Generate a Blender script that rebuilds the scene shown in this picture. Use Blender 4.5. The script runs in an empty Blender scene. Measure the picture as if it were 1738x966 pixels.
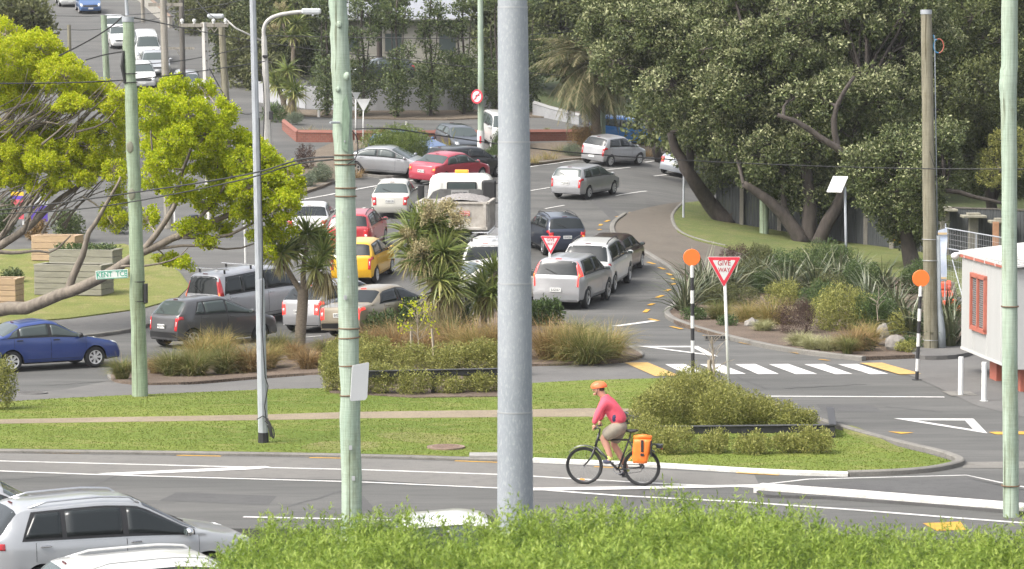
import bpy, bmesh, math, random
import numpy as np
from mathutils import Vector, Matrix, noise as mnoise
R = math.radians
C = bpy.context.scene.collection
SC = bpy.context.scene

# ------------------------------------------------------------------ camera
PITCH = R(4.02); CAMZ = 7.27
cam_d = bpy.data.cameras.new('camera'); cam_d.lens = 100; cam_d.sensor_width = 36
cam_d.sensor_fit = 'HORIZONTAL'; cam_d.clip_start = .5; cam_d.clip_end = 2000
cam = bpy.data.objects.new('camera', cam_d); C.objects.link(cam)
cam.location = (0, 0, CAMZ); cam.rotation_euler = (math.pi / 2 - PITCH, 0, 0)
SC.camera = cam
cam_d.dof.use_dof = True; cam_d.dof.focus_distance = 78; cam_d.dof.aperture_fstop = 5.6
FPX = 100 / 36 * 1738

# ------------------------------------------------------------------ sky, sun, exposure
SUN_EL, SUN_AZ = R(52), R(-120)          # azimuth from +Y, clockwise (sun high, behind-left of the camera)
w = bpy.data.worlds.new('World'); SC.world = w; w.use_nodes = True
nt = w.node_tree; nt.nodes.clear()
sky = nt.nodes.new('ShaderNodeTexSky'); sky.sky_type = 'NISHITA'; sky.sun_disc = False
sky.sun_elevation = SUN_EL; sky.sun_rotation = SUN_AZ; sky.air_density = 1.0; sky.dust_density = 6.0; sky.ozone_density = 1.0
hs = nt.nodes.new('ShaderNodeHueSaturation'); hs.inputs['Saturation'].default_value = .35
bg = nt.nodes.new('ShaderNodeBackground'); bg.inputs['Strength'].default_value = .15
wo = nt.nodes.new('ShaderNodeOutputWorld')
nt.links.new(sky.outputs[0], hs.inputs['Color']); nt.links.new(hs.outputs[0], bg.inputs['Color']); nt.links.new(bg.outputs[0], wo.inputs['Surface'])
sd = bpy.data.lights.new('sun', 'SUN'); sd.energy = .85; sd.angle = R(22); sd.color = (1, .95, .87)
sun = bpy.data.objects.new('sun', sd); C.objects.link(sun)
_d = Vector((math.sin(SUN_AZ) * math.cos(SUN_EL), math.cos(SUN_AZ) * math.cos(SUN_EL), math.sin(SUN_EL)))
sun.rotation_euler = _d.to_track_quat('Z', 'Y').to_euler(); sun.location = (0, 0, 60)
SC.view_settings.view_transform = 'Standard'; SC.view_settings.look = 'None'
SC.view_settings.exposure = 1.26; SC.view_settings.gamma = 1
SC.render.engine = 'CYCLES'
SC.cycles.max_bounces = 5; SC.cycles.diffuse_bounces = 3; SC.cycles.glossy_bounces = 2
SC.cycles.transmission_bounces = 3; SC.cycles.transparent_max_bounces = 8
SC.cycles.use_denoising = True

# ------------------------------------------------------------------ terrain
_TX = np.array([-80, -17, -8, -4, 0, 6, 13, 80.])
_TY = np.array([-40, 66, 75, 88, 93, 100, 110, 121, 127, 146, 165, 178, 227, 320, 420.])
_TZ = np.array([
 [0, 0, 0, 0, 0, 0, 0, 0],
 [0, 0, 0, 0, 0, 0, 0, 0],
 [-.55, -.55, -.5, -.25, 0, 0, 0, 0],
 [-.55, -.55, -.5, -.2, 0, 0, 0, 0],
 [-.35, -.3, -.25, 0, .06, .04, 0, 0],
 [0, .05, .1, .25, .4, .35, .15, .1],
 [.6, .7, .75, .85, .95, .9, .4, .3],
 [1.3, 1.5, 1.6, 1.65, 1.65, 1.6, .7, .5],
 [1.7, 1.9, 2.05, 2.05, 2.05, 2.0, .9, .7],
 [3.6, 3.9, 4.0, 3.7, 3.4, 3.05, 1.8, 1.2],
 [6, 5.8, 5.4, 5.4, 5.4, 5.2, 4.0, 2.5],
 [7.6, 7.6, 7.4, 7.2, 7, 6.5, 5.5, 4],
 [14, 13.9, 13, 12.5, 12, 11, 10, 9],
 [27, 26, 25, 24, 24, 23, 22, 20],
 [38, 37, 36, 36, 36, 35, 34, 32.]])
GX = np.arange(-80, 81.); GY = np.arange(-40, 421.)
_tmp = np.array([np.interp(GX, _TX, row) for row in _TZ])
TG = np.array([np.interp(GY, _TY, _tmp[:, i]) for i in range(len(GX))])      # [x, y]
for _ in range(3):
    p = np.pad(TG, 1, mode='edge')
    TG = (p[:-2, 1:-1] + p[2:, 1:-1] + p[1:-1, :-2] + p[1:-1, 2:] + 2 * p[1:-1, 1:-1]) / 6
EDGE_Y = 47.4; PARK_Z = -.8
def hz(x, y):
    if y < (47.4 if x < -6 else 46.3 if x < -3.8 else 45.2): return PARK_Z
    x = min(max(x, -79.99), 79.99); y = min(max(y, -39.99), 419.99)
    i = int(x + 80); j = int(y + 40); fx = x + 80 - i; fy = y + 40 - j
    return float((TG[i, j] * (1 - fx) + TG[i + 1, j] * fx) * (1 - fy) + (TG[i, j + 1] * (1 - fx) + TG[i + 1, j + 1] * fx) * fy)
_F = Vector((0, math.cos(PITCH), -math.sin(PITCH))); _U = Vector((0, math.sin(PITCH), math.cos(PITCH)))
def ray(px, py):
    return _F + Vector((1, 0, 0)) * ((px - 869) / FPX) - _U * ((py - 483) / FPX)
def AT(px, py, Y):                       # the point of a sight line at world depth Y
    d = ray(px, py); t = Y / d.y
    return Vector((0, 0, CAMZ)) + d * t
def G(px, py, dz=0.0):                   # where a sight line meets the terrain (raised by dz)
    d = ray(px, py); t = 30.0; step = .5
    f = lambda t: CAMZ + d.z * t - (hz(d.x * t, d.y * t) + dz)
    while f(t) > 0 and t < 500: t += step
    a, b = t - step, t
    for _ in range(24):
        m = (a + b) / 2
        if f(m) > 0: a = m
        else: b = m
    t = b
    return Vector((d.x * t, d.y * t, hz(d.x * t, d.y * t) + dz))
def S(Y): return FPX / Y                 # photo pixels per metre

# ------------------------------------------------------------------ objects
def tag(o, label=None, cat=None, group=None, kind=None):
    if label: o['label'] = label
    if cat: o['category'] = cat
    if group: o['group'] = group
    if kind: o['kind'] = kind
    return o
def root(name, label, cat, loc=(0, 0, 0), rz=0, group=None):
    o = bpy.data.objects.new(name, None); C.objects.link(o); o.empty_display_size = .3
    o.location = loc; o.rotation_euler = (0, 0, rz)
    return tag(o, label, cat, group)
def copy_tree(o, parent=None):
    c = o.copy(); C.objects.link(c)
    if parent is not None: c.parent = parent
    for ch in list(o.children): copy_tree(ch, c)
    return c
def mesh_from(name, verts, faces, mats, mi=None, smooth=False):
    me = bpy.data.meshes.new(name); me.from_pydata([tuple(v) for v in verts], [], faces)
    for m in (mats if isinstance(mats, (list, tuple)) else [mats]): me.materials.append(m)
    if mi is not None: me.polygons.foreach_set('material_index', mi)
    if smooth: me.polygons.foreach_set('use_smooth', [True] * len(me.polygons))
    me.update(); return me
def link(name, me, parent=None, loc=None):
    o = bpy.data.objects.new(name, me); C.objects.link(o)
    if parent is not None: o.parent = parent
    if loc is not None: o.location = loc
    return o
class MB:
    """collects shapes of one mesh object"""
    def __init__(s): s.v = []; s.f = []; s.mi = []; s.m = 0
    def add(s, vs, fs, M=None):
        b = len(s.v)
        s.v += [tuple((M @ Vector(v)) if M else v) for v in vs]
        s.f += [tuple(i + b for i in f) for f in fs]; s.mi += [s.m] * len(fs); return s
    def box(s, c, d, rz=0, M=None, bev=0):
        x, y, z = d[0] / 2, d[1] / 2, d[2] / 2
        T = Matrix.Translation(c) @ Matrix.Rotation(rz, 4, 'Z')
        if M is not None: T = Matrix.Translation(c) @ M.to_4x4()
        if bev <= 0:
            vs = [(-x, -y, -z), (x, -y, -z), (x, y, -z), (-x, y, -z), (-x, -y, z), (x, -y, z), (x, y, z), (-x, y, z)]
            fs = [(0, 3, 2, 1), (4, 5, 6, 7), (0, 1, 5, 4), (1, 2, 6, 5), (2, 3, 7, 6), (3, 0, 4, 7)]
            return s.add(vs, fs, T)
        bm = bmesh.new(); bmesh.ops.create_cube(bm, size=1)
        for v in bm.verts: v.co = (v.co.x * 2 * x, v.co.y * 2 * y, v.co.z * 2 * z)
        bmesh.ops.bevel(bm, geom=bm.edges[:], offset=bev, segments=2, affect='EDGES', profile=.5)
        bm.verts.index_update()
        s.add([v.co.copy() for v in bm.verts], [[v.index for v in f.verts] for f in bm.faces], T); bm.free(); return s
    def tube(s, pts, rad, n=8, cap=True):
        pts = [Vector(p) for p in pts]; k = len(pts)
        rad = rad if isinstance(rad, (list, tuple)) else [rad] * k
        vs = []; fs = []; up = None
        for i, p in enumerate(pts):
            d = (pts[min(i + 1, k - 1)] - pts[max(i - 1, 0)])
            if d.length < 1e-9: d = Vector((0, 0, 1))
            d.normalize()
            if up is None:
                a = Vector((0, 0, 1)) if abs(d.z) < .9 else Vector((1, 0, 0)); u = d.cross(a).normalized()
            else: u = (up - d * up.dot(d)).normalized()
            up = u; v = d.cross(u)
            for j in range(n):
                t = 2 * math.pi * j / n; vs.append(p + (u * math.cos(t) + v * math.sin(t)) * rad[i])
        for i in range(k - 1):
            for j in range(n):
                fs.append((i * n + j, i * n + (j + 1) % n, (i + 1) * n + (j + 1) % n, (i + 1) * n + j))
        if cap:
            fs.append(tuple(range(n - 1, -1, -1))); fs.append(tuple((k - 1) * n + j for j in range(n)))
        return s.add(vs, fs)
    def cyl(s, a, b, r, n=12, r2=None): return s.tube([a, b], [r, r if r2 is None else r2], n)
    def lathe(s, prof, n=24, M=None):    # prof: (radius, z)
        vs = []; fs = []
        for r, z in prof:
            for j in range(n):
                t = 2 * math.pi * j / n; vs.append((r * math.cos(t), r * math.sin(t), z))
        for i in range(len(prof) - 1):
            for j in range(n): fs.append((i * n + j, i * n + (j + 1) % n, (i + 1) * n + (j + 1) % n, (i + 1) * n + j))
        return s.add(vs, fs, M)
    def prism(s, poly, z0, z1, M=None):  # convex or not: n-gon caps
        n = len(poly)
        vs = [(x, y, z0) for x, y in poly] + [(x, y, z1) for x, y in poly]
        fs = [tuple(range(n - 1, -1, -1)), tuple(range(n, 2 * n))] + [(i, (i + 1) % n, n + (i + 1) % n, n + i) for i in range(n)]
        return s.add(vs, fs, M)
    def blob(s, c, r, sub=2, amp=.15, fr=1.5, seed=0):
        bm = bmesh.new(); bmesh.ops.create_icosphere(bm, subdivisions=sub, radius=1)
        for v in bm.verts:
            k = 1 + amp * mnoise.noise(v.co * fr + Vector((seed * 7.3, seed, 0)))
            v.co = Vector((v.co.x * r[0], v.co.y * r[1], v.co.z * r[2])) * k + Vector(c)
        bm.verts.index_update()
        s.add([v.co.copy() for v in bm.verts], [[v.index for v in f.verts] for f in bm.faces]); bm.free(); return s
    def build(s, name, mats, parent=None, loc=None, smooth=False, auto=False):
        me = mesh_from(name, s.v, s.f, mats, s.mi, smooth)
        if auto:
            me.polygons.foreach_set('use_smooth', [True] * len(me.polygons))
            try: me.set_sharp_from_angle(angle=R(38))
            except Exception: pass
        return link(name, me, parent, loc)

# ------------------------------------------------------------------ materials
def _new(name):
    m = bpy.data.materials.new(name); m.use_nodes = True; t = m.node_tree
    return m, t, t.nodes['Principled BSDF']
def mat(name, col, rough=.6, metal=0, var=0, scale=4, col2=None, coat=0, bump=0, spec=None, stretch=None, detail=5):
    m, t, b = _new(name)
    b.inputs['Base Color'].default_value = (*col, 1); b.inputs['Roughness'].default_value = rough; b.inputs['Metallic'].default_value = metal
    if coat: b.inputs['Coat Weight'].default_value = coat; b.inputs['Coat Roughness'].default_value = .06
    if spec is not None: b.inputs['Specular IOR Level'].default_value = spec
    if var or bump or col2:
        tc = t.nodes.new('ShaderNodeTexCoord'); src = tc.outputs['Object']
        if stretch:
            mp = t.nodes.new('ShaderNodeMapping'); mp.inputs['Scale'].default_value = stretch
            t.links.new(src, mp.inputs['Vector']); src = mp.outputs[0]
        nz = t.nodes.new('ShaderNodeTexNoise'); nz.inputs['Scale'].default_value = scale; nz.inputs['Detail'].default_value = detail
        nz.inputs['Roughness'].default_value = .65
        t.links.new(src, nz.inputs['Vector'])
        if var or col2:
            rp = t.nodes.new('ShaderNodeValToRGB')
            a = tuple(c * (1 - var) for c in col); d = col2 or tuple(min(1, c * (1 + var)) for c in col)
            rp.color_ramp.elements[0].position = .3; rp.color_ramp.elements[0].color = (*a, 1)
            rp.color_ramp.elements[1].position = .7; rp.color_ramp.elements[1].color = (*d, 1)
            t.links.new(nz.outputs['Fac'], rp.inputs['Fac']); t.links.new(rp.outputs['Color'], b.inputs['Base Color'])
        if bump:
            bp = t.nodes.new('ShaderNodeBump'); bp.inputs['Strength'].default_value = bump; bp.inputs['Distance'].default_value = .02
            t.links.new(nz.outputs['Fac'], bp.inputs['Height']); t.links.new(bp.outputs['Normal'], b.inputs['Normal'])
    return m
def ground_mat(name, c1, c2, c3, s1=.35, s2=9, s3=60, rough=.9, streak=None, bump=.3, fine=.5):
    """large patches (c1-c2), medium flecks to c3, fine grain; streak stretches the patches"""
    m, t, b = _new(name); b.inputs['Roughness'].default_value = rough; b.inputs['Specular IOR Level'].default_value = .2
    tc = t.nodes.new('ShaderNodeTexCoord'); L = t.links.new
    mp = t.nodes.new('ShaderNodeMapping'); mp.inputs['Scale'].default_value = streak or (1, 1, 1); L(tc.outputs['Object'], mp.inputs['Vector'])
    def nz(sc, det=4, src=None):
        n = t.nodes.new('ShaderNodeTexNoise'); n.inputs['Scale'].default_value = sc; n.inputs['Detail'].default_value = det; n.inputs['Roughness'].default_value = .6
        L(src or mp.outputs[0], n.inputs['Vector']); return n.outputs['Fac']
    def rmp(src, a, d):
        r = t.nodes.new('ShaderNodeMapRange'); r.inputs['From Min'].default_value = a; r.inputs['From Max'].default_value = d; L(src, r.inputs['Value']); return r.outputs[0]
    def mix(f, a, d):
        x = t.nodes.new('ShaderNodeMix'); x.data_type = 'RGBA'
        L(f, x.inputs['Factor'])
        for sock, v in ((x.inputs[6], a), (x.inputs[7], d)):
            if isinstance(v, tuple): sock.default_value = (*v, 1)
            else: L(v, sock)
        return x.outputs[2]
    a = mix(rmp(nz(s1), .35, .65), c1, c2)
    f = t.nodes.new('ShaderNodeMath'); f.operation = 'MULTIPLY'; f.inputs[1].default_value = .75; L(rmp(nz(s2, 6), .5, .72), f.inputs[0])
    a = mix(f.outputs[0], a, c3)
    g = t.nodes.new('ShaderNodeTexNoise'); g.inputs['Scale'].default_value = s3; g.inputs['Detail'].default_value = 3; L(tc.outputs['Object'], g.inputs['Vector'])
    v = t.nodes.new('ShaderNodeMapRange'); v.inputs['From Min'].default_value = .3; v.inputs['From Max'].default_value = .7
    v.inputs['To Min'].default_value = 1 - fine / 2; v.inputs['To Max'].default_value = 1 + fine / 2; L(g.outputs['Fac'], v.inputs['Value'])
    mm = t.nodes.new('ShaderNodeMix'); mm.data_type = 'RGBA'; mm.blend_type = 'MULTIPLY'; mm.inputs['Factor'].default_value = 1
    L(a, mm.inputs[6]); L(v.outputs[0], mm.inputs[7]); L(mm.outputs[2], b.inputs['Base Color'])
    if bump:
        bp = t.nodes.new('ShaderNodeBump'); bp.inputs['Strength'].default_value = bump; bp.inputs['Distance'].default_value = .02
        L(g.outputs['Fac'], bp.inputs['Height']); L(bp.outputs['Normal'], b.inputs['Normal'])
    return m
def leaf_mat(name, cols, rough=.55, trans=.25, spec=.3):
    """cols: colours spread over the leaves by the 'tone' each leaf carries"""
    m, t, b = _new(name); L = t.links.new
    at = t.nodes.new('ShaderNodeAttribute'); at.attribute_name = 'tone'
    rp = t.nodes.new('ShaderNodeValToRGB'); el = rp.color_ramp.elements
    k = len(cols)
    el[0].position = 0; el[0].color = (*cols[0], 1); el[1].position = 1; el[1].color = (*cols[-1], 1)
    for i in range(1, k - 1):
        e = el.new(i / (k - 1)); e.color = (*cols[i], 1)
    L(at.outputs['Fac'], rp.inputs['Fac']); L(rp.outputs['Color'], b.inputs['Base Color'])
    b.inputs['Roughness'].default_value = rough; b.inputs['Specular IOR Level'].default_value = spec
    if trans:
        tr = t.nodes.new('ShaderNodeBsdfTranslucent'); L(rp.outputs['Color'], tr.inputs['Color'])
        mx = t.nodes.new('ShaderNodeMixShader'); mx.inputs[0].default_value = trans
        L(b.outputs[0], mx.inputs[1]); L(tr.outputs[0], mx.inputs[2]); L(mx.outputs[0], t.nodes['Material Output'].inputs['Surface'])
    return m

# ------------------------------------------------------------------ leaf meshes
def quad_mesh(name, V, tone, m, nv=4):
    """V: (n, nv, 3) polygon corners, tone: (n,)"""
    n = len(V); me = bpy.data.meshes.new(name)
    me.vertices.add(n * nv); me.vertices.foreach_set('co', np.ascontiguousarray(V, dtype=np.float32).ravel())
    me.loops.add(n * nv); me.loops.foreach_set('vertex_index', np.arange(n * nv, dtype=np.int32))
    me.polygons.add(n); me.polygons.foreach_set('loop_start', np.arange(0, n * nv, nv, dtype=np.int32))
    try: me.polygons.foreach_set('loop_total', np.full(n, nv, dtype=np.int32))
    except Exception: pass
    a = me.attributes.new('tone', 'FLOAT', 'FACE'); a.data.foreach_set('value', np.asarray(tone, dtype=np.float32))
    me.materials.append(m); me.update(calc_edges=True); me.validate(); return me
def nrm(a): return a / (np.linalg.norm(a, axis=-1, keepdims=True) + 1e-9)
def leaf_quads(rng, P, N, L, W, splay=.7, jl=.35):
    """diamond leaves at P pointing roughly along N"""
    n = len(P); A = nrm(N + rng.normal(0, splay, (n, 3)))
    B = nrm(np.cross(A, rng.normal(0, 1, (n, 3))))
    l = L * (1 + rng.uniform(-jl, jl, (n, 1))); ww = W * (1 + rng.uniform(-jl, jl, (n, 1)))
    Nn = np.cross(A, B) * (l * .12)
    return np.stack([P, P + A * l * .5 + B * ww * .5 + Nn, P + A * l, P + A * l * .5 - B * ww * .5 + Nn], 1)
def shell_pts(rng, clumps, dens, inner=.55, up=.15):
    """points on/in the outer part of ellipsoid clumps (x,y,z,rx,ry,rz); dens = leaves per m2"""
    PP = []; NN = []; DD = []; II = []
    for ci, c in enumerate(clumps):
        c = np.asarray(c, float); r = c[3:6]
        n = max(8, int(dens * 4 * math.pi * ((r[0] * r[1] + r[1] * r[2] + r[0] * r[2]) / 3)))
        d = nrm(rng.normal(0, 1, (n, 3))); k = (inner + (1 - inner) * rng.uniform(0, 1, (n, 1)) ** .6)
        wob = 1 + .18 * np.sin(d[:, :1] * 5 + c[0] * 3) * np.sin(d[:, 1:2] * 6 + c[1]) + .15 * np.sin(d[:, 2:3] * 7 + c[2] * 2 + d[:, :1] * 3)
        PP.append(c[:3] + d * r * k * wob); NN.append(nrm(d / r * r.mean()) + np.array([0, 0, up])); DD.append(k[:, 0]); II.append(np.full(n, ci))
    shell_pts.idx = np.concatenate(II)
    return np.concatenate(PP), np.concatenate(NN), np.concatenate(DD)
# ================================================================== ground and setting
m_asphalt = ground_mat('asphalt', (.088, .088, .084), (.128, .126, .119), (.074, .074, .072), .45, 3.4, 45, streak=(.22, 1.3, 1), fine=.28)
m_asphalt2 = ground_mat('worn_asphalt', (.150, .145, .135), (.175, .168, .155), (.125, .122, .115), .4, 4, 50, fine=.25)
m_path = ground_mat('footpath_asphalt', (.125, .121, .116), (.150, .146, .138), (.105, .103, .10), .5, 4, 50, fine=.25)
m_oldpath = ground_mat('brown_path', (.115, .100, .083), (.140, .122, .10), (.095, .09, .08), .5, 4, 40, fine=.3)
m_grass = ground_mat('lawn', (.105, .150, .024), (.150, .185, .034), (.225, .205, .075), .3, 2.2, 22, streak=(.5, 1, 1), fine=.5, bump=.8)
m_grass2 = ground_mat('dry_lawn', (.125, .15, .036), (.175, .175, .055), (.24, .2, .10), .5, 1.5, 22, fine=.7, bump=.8)
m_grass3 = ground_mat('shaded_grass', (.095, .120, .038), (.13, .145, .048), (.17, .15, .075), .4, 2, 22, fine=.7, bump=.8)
m_gravel = ground_mat('gravel', (.215, .175, .125), (.26, .215, .155), (.17, .14, .105), .6, 6, 35, fine=.5)
m_mulch = ground_mat('bark_mulch', (.105, .080, .062), (.155, .12, .092), (.065, .048, .037), .8, 9, 26, fine=.9, bump=1)
m_kerb = ground_mat('kerb_concrete', (.165, .158, .143), (.21, .20, .18), (.12, .113, .10), .7, 4, 40, fine=.3)
m_kerbw = ground_mat('white_kerb_paint', (.56, .55, .515), (.64, .63, .59), (.34, .325, .29), .9, 3.2, 40, fine=.2)
m_white = ground_mat('road_paint_white', (.54, .53, .505), (.62, .61, .585), (.36, .35, .33), .8, 5, 40, fine=.2)
m_yellow = ground_mat('road_paint_yellow', (.47, .265, .045), (.54, .315, .06), (.30, .20, .08), .8, 5, 40, fine=.25)
m_tactile = ground_mat('tactile_yellow', (.44, .29, .105), (.50, .33, .125), (.32, .23, .11), .8, 3, 30, fine=.3)
m_hill = ground_mat('hillside_scrub', (.045, .06, .025), (.07, .085, .035), (.10, .09, .05), .1, .8, 8, fine=.8)
m_earth = ground_mat('bare_earth', (.13, .105, .08), (.17, .14, .105), (.09, .075, .055), .5, 3, 20, fine=.6)
m_dark_patch = ground_mat('dark_asphalt_patch', (.085, .084, .083), (.10, .099, .097), (.075, .074, .073), .4, 4, 50, fine=.25)

# base sheet (asphalt everywhere; lawns, beds and paths lie on top)
def base_ground():
    xs = [-400, -250, -150] + list(range(-80, 81)) + [150, 250, 400]
    ys = [-120, -60, -20, 0, 20, 35, 42, 44.6, 45.19, 45.2, 45.7, 46.29, 46.3, 46.8, 47.39, 47.4] + list(range(48, 241)) + list(range(250, 421, 10)) + [700]
    vs = []; fs = []
    for y in ys:
        for x in xs: vs.append((x, y, hz(x, y) + (60 if y > 421 else 0)))
    n = len(xs)
    for j in range(len(ys) - 1):
        for i in range(n - 1): fs.append((j * n + i, j * n + i + 1, (j + 1) * n + i + 1, (j + 1) * n + i))
    o = link('ground', mesh_from('ground', vs, fs, m_asphalt)); tag(o, kind='structure', label='grey asphalt ground of the intersection and street', cat='ground')
base_ground()

def lift(y): return 1 + 1 * min(1, max(0, (y - 62) / 8))
def sheet_mesh(name, polys, dz, m, raised=0):
    """flat polygons (world x,y lists) draped on the terrain; raised gives it a vertical edge"""
    bm = bmesh.new()
    for poly in polys:
        b2 = bmesh.new()
        f = b2.faces.new([b2.verts.new((p[0], p[1], 0)) for p in poly])
        f.normal_update()
        if f.normal.z < 0: f.normal_flip()
        bmesh.ops.triangulate(b2, faces=b2.faces[:], quad_method='BEAUTY', ngon_method='EAR_CLIP')
        x0 = min(p[0] for p in poly); x1 = max(p[0] for p in poly); y0 = min(p[1] for p in poly); y1 = max(p[1] for p in poly)
        if y1 > 64:
            for yy in range(int(max(y0, 64)) + 1, int(y1) + 1):
                bmesh.ops.bisect_plane(b2, geom=b2.verts[:] + b2.edges[:] + b2.faces[:], plane_co=(0, yy, 0), plane_no=(0, 1, 0))
            for xx in range(int(math.floor(x0)) + 1, int(math.floor(x1)) + 1):
                bmesh.ops.bisect_plane(b2, geom=b2.verts[:] + b2.edges[:] + b2.faces[:], plane_co=(xx, 0, 0), plane_no=(1, 0, 0))
        if raised:
            edges = [e for e in b2.edges if len(e.link_faces) == 1]
            r = bmesh.ops.extrude_edge_only(b2, edges=edges)
            low = [g for g in r['geom'] if isinstance(g, bmesh.types.BMVert)]
            for v in low: v.co.z = -1
        for v in b2.verts:
            h = hz(v.co.x, max(v.co.y, EDGE_Y + .01)); v.co.z = h - .06 if v.co.z < -.5 else h + dz * lift(v.co.y) + raised
        me = bpy.data.meshes.new('t'); b2.to_mesh(me); b2.free(); bm.from_mesh(me); bpy.data.meshes.remove(me)
    me = bpy.data.meshes.new(name); bm.to_mesh(me); bm.free(); me.materials.append(m); return me
def P2(pts, dz=0): return [tuple(G(x, y, dz)[:2]) for x, y in pts]
def sheet(name, pts, dz, m, raised=0, world=False):
    polys = [pts] if world else [P2(pts, raised)]
    return tag(link(name, sheet_mesh(name, polys, dz, m, raised)), kind='structure')
def smooth_poly(pts, k=2, closed=True):
    for _ in range(k):
        q = []; n = len(pts)
        rng_ = range(n) if closed else range(n - 1)
        if not closed: q.append(pts[0])
        for i in rng_:
            a = pts[i]; b = pts[(i + 1) % n]
            q.append(tuple(.75 * u + .25 * v for u, v in zip(a, b))); q.append(tuple(.25 * u + .75 * v for u, v in zip(a, b)))
        if not closed: q.append(pts[-1])
        pts = q
    return pts
def band_world(line, w):
    """polygon of width w round a world polyline (line is its centre)"""
    L = []; Rr = []; n = len(line)
    for i in range(n):
        a = Vector(line[max(i - 1, 0)]); b = Vector(line[min(i + 1, n - 1)]); d = (b - a)
        if d.length < 1e-6: continue
        d.normalize(); p = Vector((-d.y, d.x)); c = Vector(line[i])
        L.append(tuple(c + p * w / 2)); Rr.append(tuple(c - p * w / 2))
    return [[L[i], L[i + 1], Rr[i + 1], Rr[i]] for i in range(len(L) - 1)]
def kerb(name, pts, w=.16, h=.12, m=None, up=0.0, k=2):
    line = P2(smooth_poly(pts, k, False), up)
    mb = MB(); n = len(line)
    prof = [(-w / 2, -.05), (-w / 2, h - .02), (-w / 2 + .03, h), (w / 2 - .03, h), (w / 2, h - .02), (w / 2, -.05)]
    # resample so it follows the terrain
    pts2 = [line[0]]
    for a, b in zip(line[:-1], line[1:]):
        a, b = Vector(a), Vector(b); q = max(1, int((b - a).length / .9))
        for i in range(1, q + 1): pts2.append(tuple(a.lerp(b, i / q)))
    n = len(pts2); vs = []
    for i in range(n):
        a = Vector(pts2[max(i - 1, 0)]); b = Vector(pts2[min(i + 1, n - 1)]); d = (b - a).normalized(); p = Vector((-d.y, d.x)); c = Vector(pts2[i])
        z = hz(c.x, max(c.y, EDGE_Y + .01))
        for o_, zz in prof: vs.append((c.x + p.x * o_, c.y + p.y * o_, z + zz))
    q = len(prof)
    fs = [(i * q + j, i * q + j + 1, (i + 1) * q + j + 1, (i + 1) * q + j) for i in range(n - 1) for j in range(q - 1)]
    fs += [tuple(range(q)), tuple((n - 1) * q + j for j in range(q - 1, -1, -1))]
    mb.add(vs, fs)
    return tag(mb.build(name, m or m_kerb), kind='structure')
def marking(name, strokes, m, dz=.004):
    """strokes: ('p', [photo polygon]) or ('l', [photo polyline], width in metres)"""
    polys = []
    for s in strokes:
        if s[0] == 'p': polys.append(P2(s[1]))
        else: polys += band_world(P2(s[1]), s[2])
    return tag(link(name, sheet_mesh(name, polys, dz, m)), kind='structure')

LAWN = .05
# --- front lawn island
lawn_edge = [(-60, 687), (100, 677), (230, 671), (350, 666), (470, 661), (545, 660), (700, 672), (845, 668), (905, 651), (1000, 646), (1120, 643), (1190, 652),
             (1236, 667), (1300, 690), (1410, 726), (1522, 758), (1586, 774), (1616, 783), (1606, 789), (1560, 796), (1510, 800), (1440, 801.5), (1300, 797.5), (1130, 786.5), (1000, 781.5),
             (905, 778), (620, 770), (300, 765), (-60, 761)]
sheet('lawn', lawn_edge, .008, m_grass, LAWN)
sheet('gravel_path', [(-60, 714), (200, 709), (440, 705), (600, 700), (850, 697), (1000, 694), (1090, 695), (1090, 709), (1000, 708), (850, 709), (600, 711), (440, 714), (200, 717), (-60, 721)], .014, m_gravel, LAWN)
sheet('worn_grass', smooth_poly([(505, 758), (560, 748), (640, 750), (650, 759), (600, 764), (520, 765)]), .012, m_grass2, LAWN)
sheet('worn_grass', smooth_poly([(1425, 728), (1445, 720), (1500, 748), (1540, 766), (1520, 770), (1450, 745)]), .012, m_grass2, LAWN)
sheet('worn_grass', smooth_poly([(620, 738), (700, 733), (790, 742), (780, 756), (690, 752)]), .012, m_grass2, LAWN)
kerb('kerb', [(-60, 767), (300, 771), (620, 776), (845, 783), (905, 784)], .22, .06, m_kerb)
kerb('painted_kerb', [(905, 784), (1000, 788), (1130, 793), (1300, 804), (1440, 808)], .22, .075, m_kerbw)
kerb('kerb', [(1440, 808), (1510, 806), (1570, 802), (1612, 795), (1634, 787), (1618, 779), (1590, 770), (1530, 757), (1420, 727), (1310, 691), (1240, 666)], .18, .10, m_kerb)
# --- path behind the lawn and its worn surface
sheet('footpath', [(-60, 675), (110, 662), (190, 646), (335, 655), (440, 644), (545, 636), (905, 622), (1050, 618), (1092, 610), (1150, 638), (1120, 644), (905, 652), (700, 672), (545, 661), (350, 667), (230, 672), (-60, 687)], .005, m_path)
# --- planting bed of the island
bed = [(186, 640), (193, 632), (230, 622), (300, 605), (390, 607), (480, 592), (560, 574), (640, 556), (750, 545), (860, 526), (925, 524), (960, 548), (1010, 568), (1060, 588), (1085, 598), (1092, 605), (1050, 614), (905, 619), (545, 632), (430, 640), (330, 649), (235, 651), (197, 647)]
sheet('mulch_bed', smooth_poly(bed, 1), .006, m_mulch, .06)
sheet('mulch_bed', [(548, 632), (852, 626), (856, 674), (700, 676), (560, 668)], .02, m_mulch, .055)
kerb('kerb', [(545, 633), (430, 641), (330, 650), (235, 652), (194, 647), (184, 640), (192, 631), (230, 621)], .12, .07, m_kerb)
kerb('kerb', [(905, 620), (1000, 618), (1050, 615), (1094, 606), (1080, 595), (1055, 584)], .12, .07, m_kerb)
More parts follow.
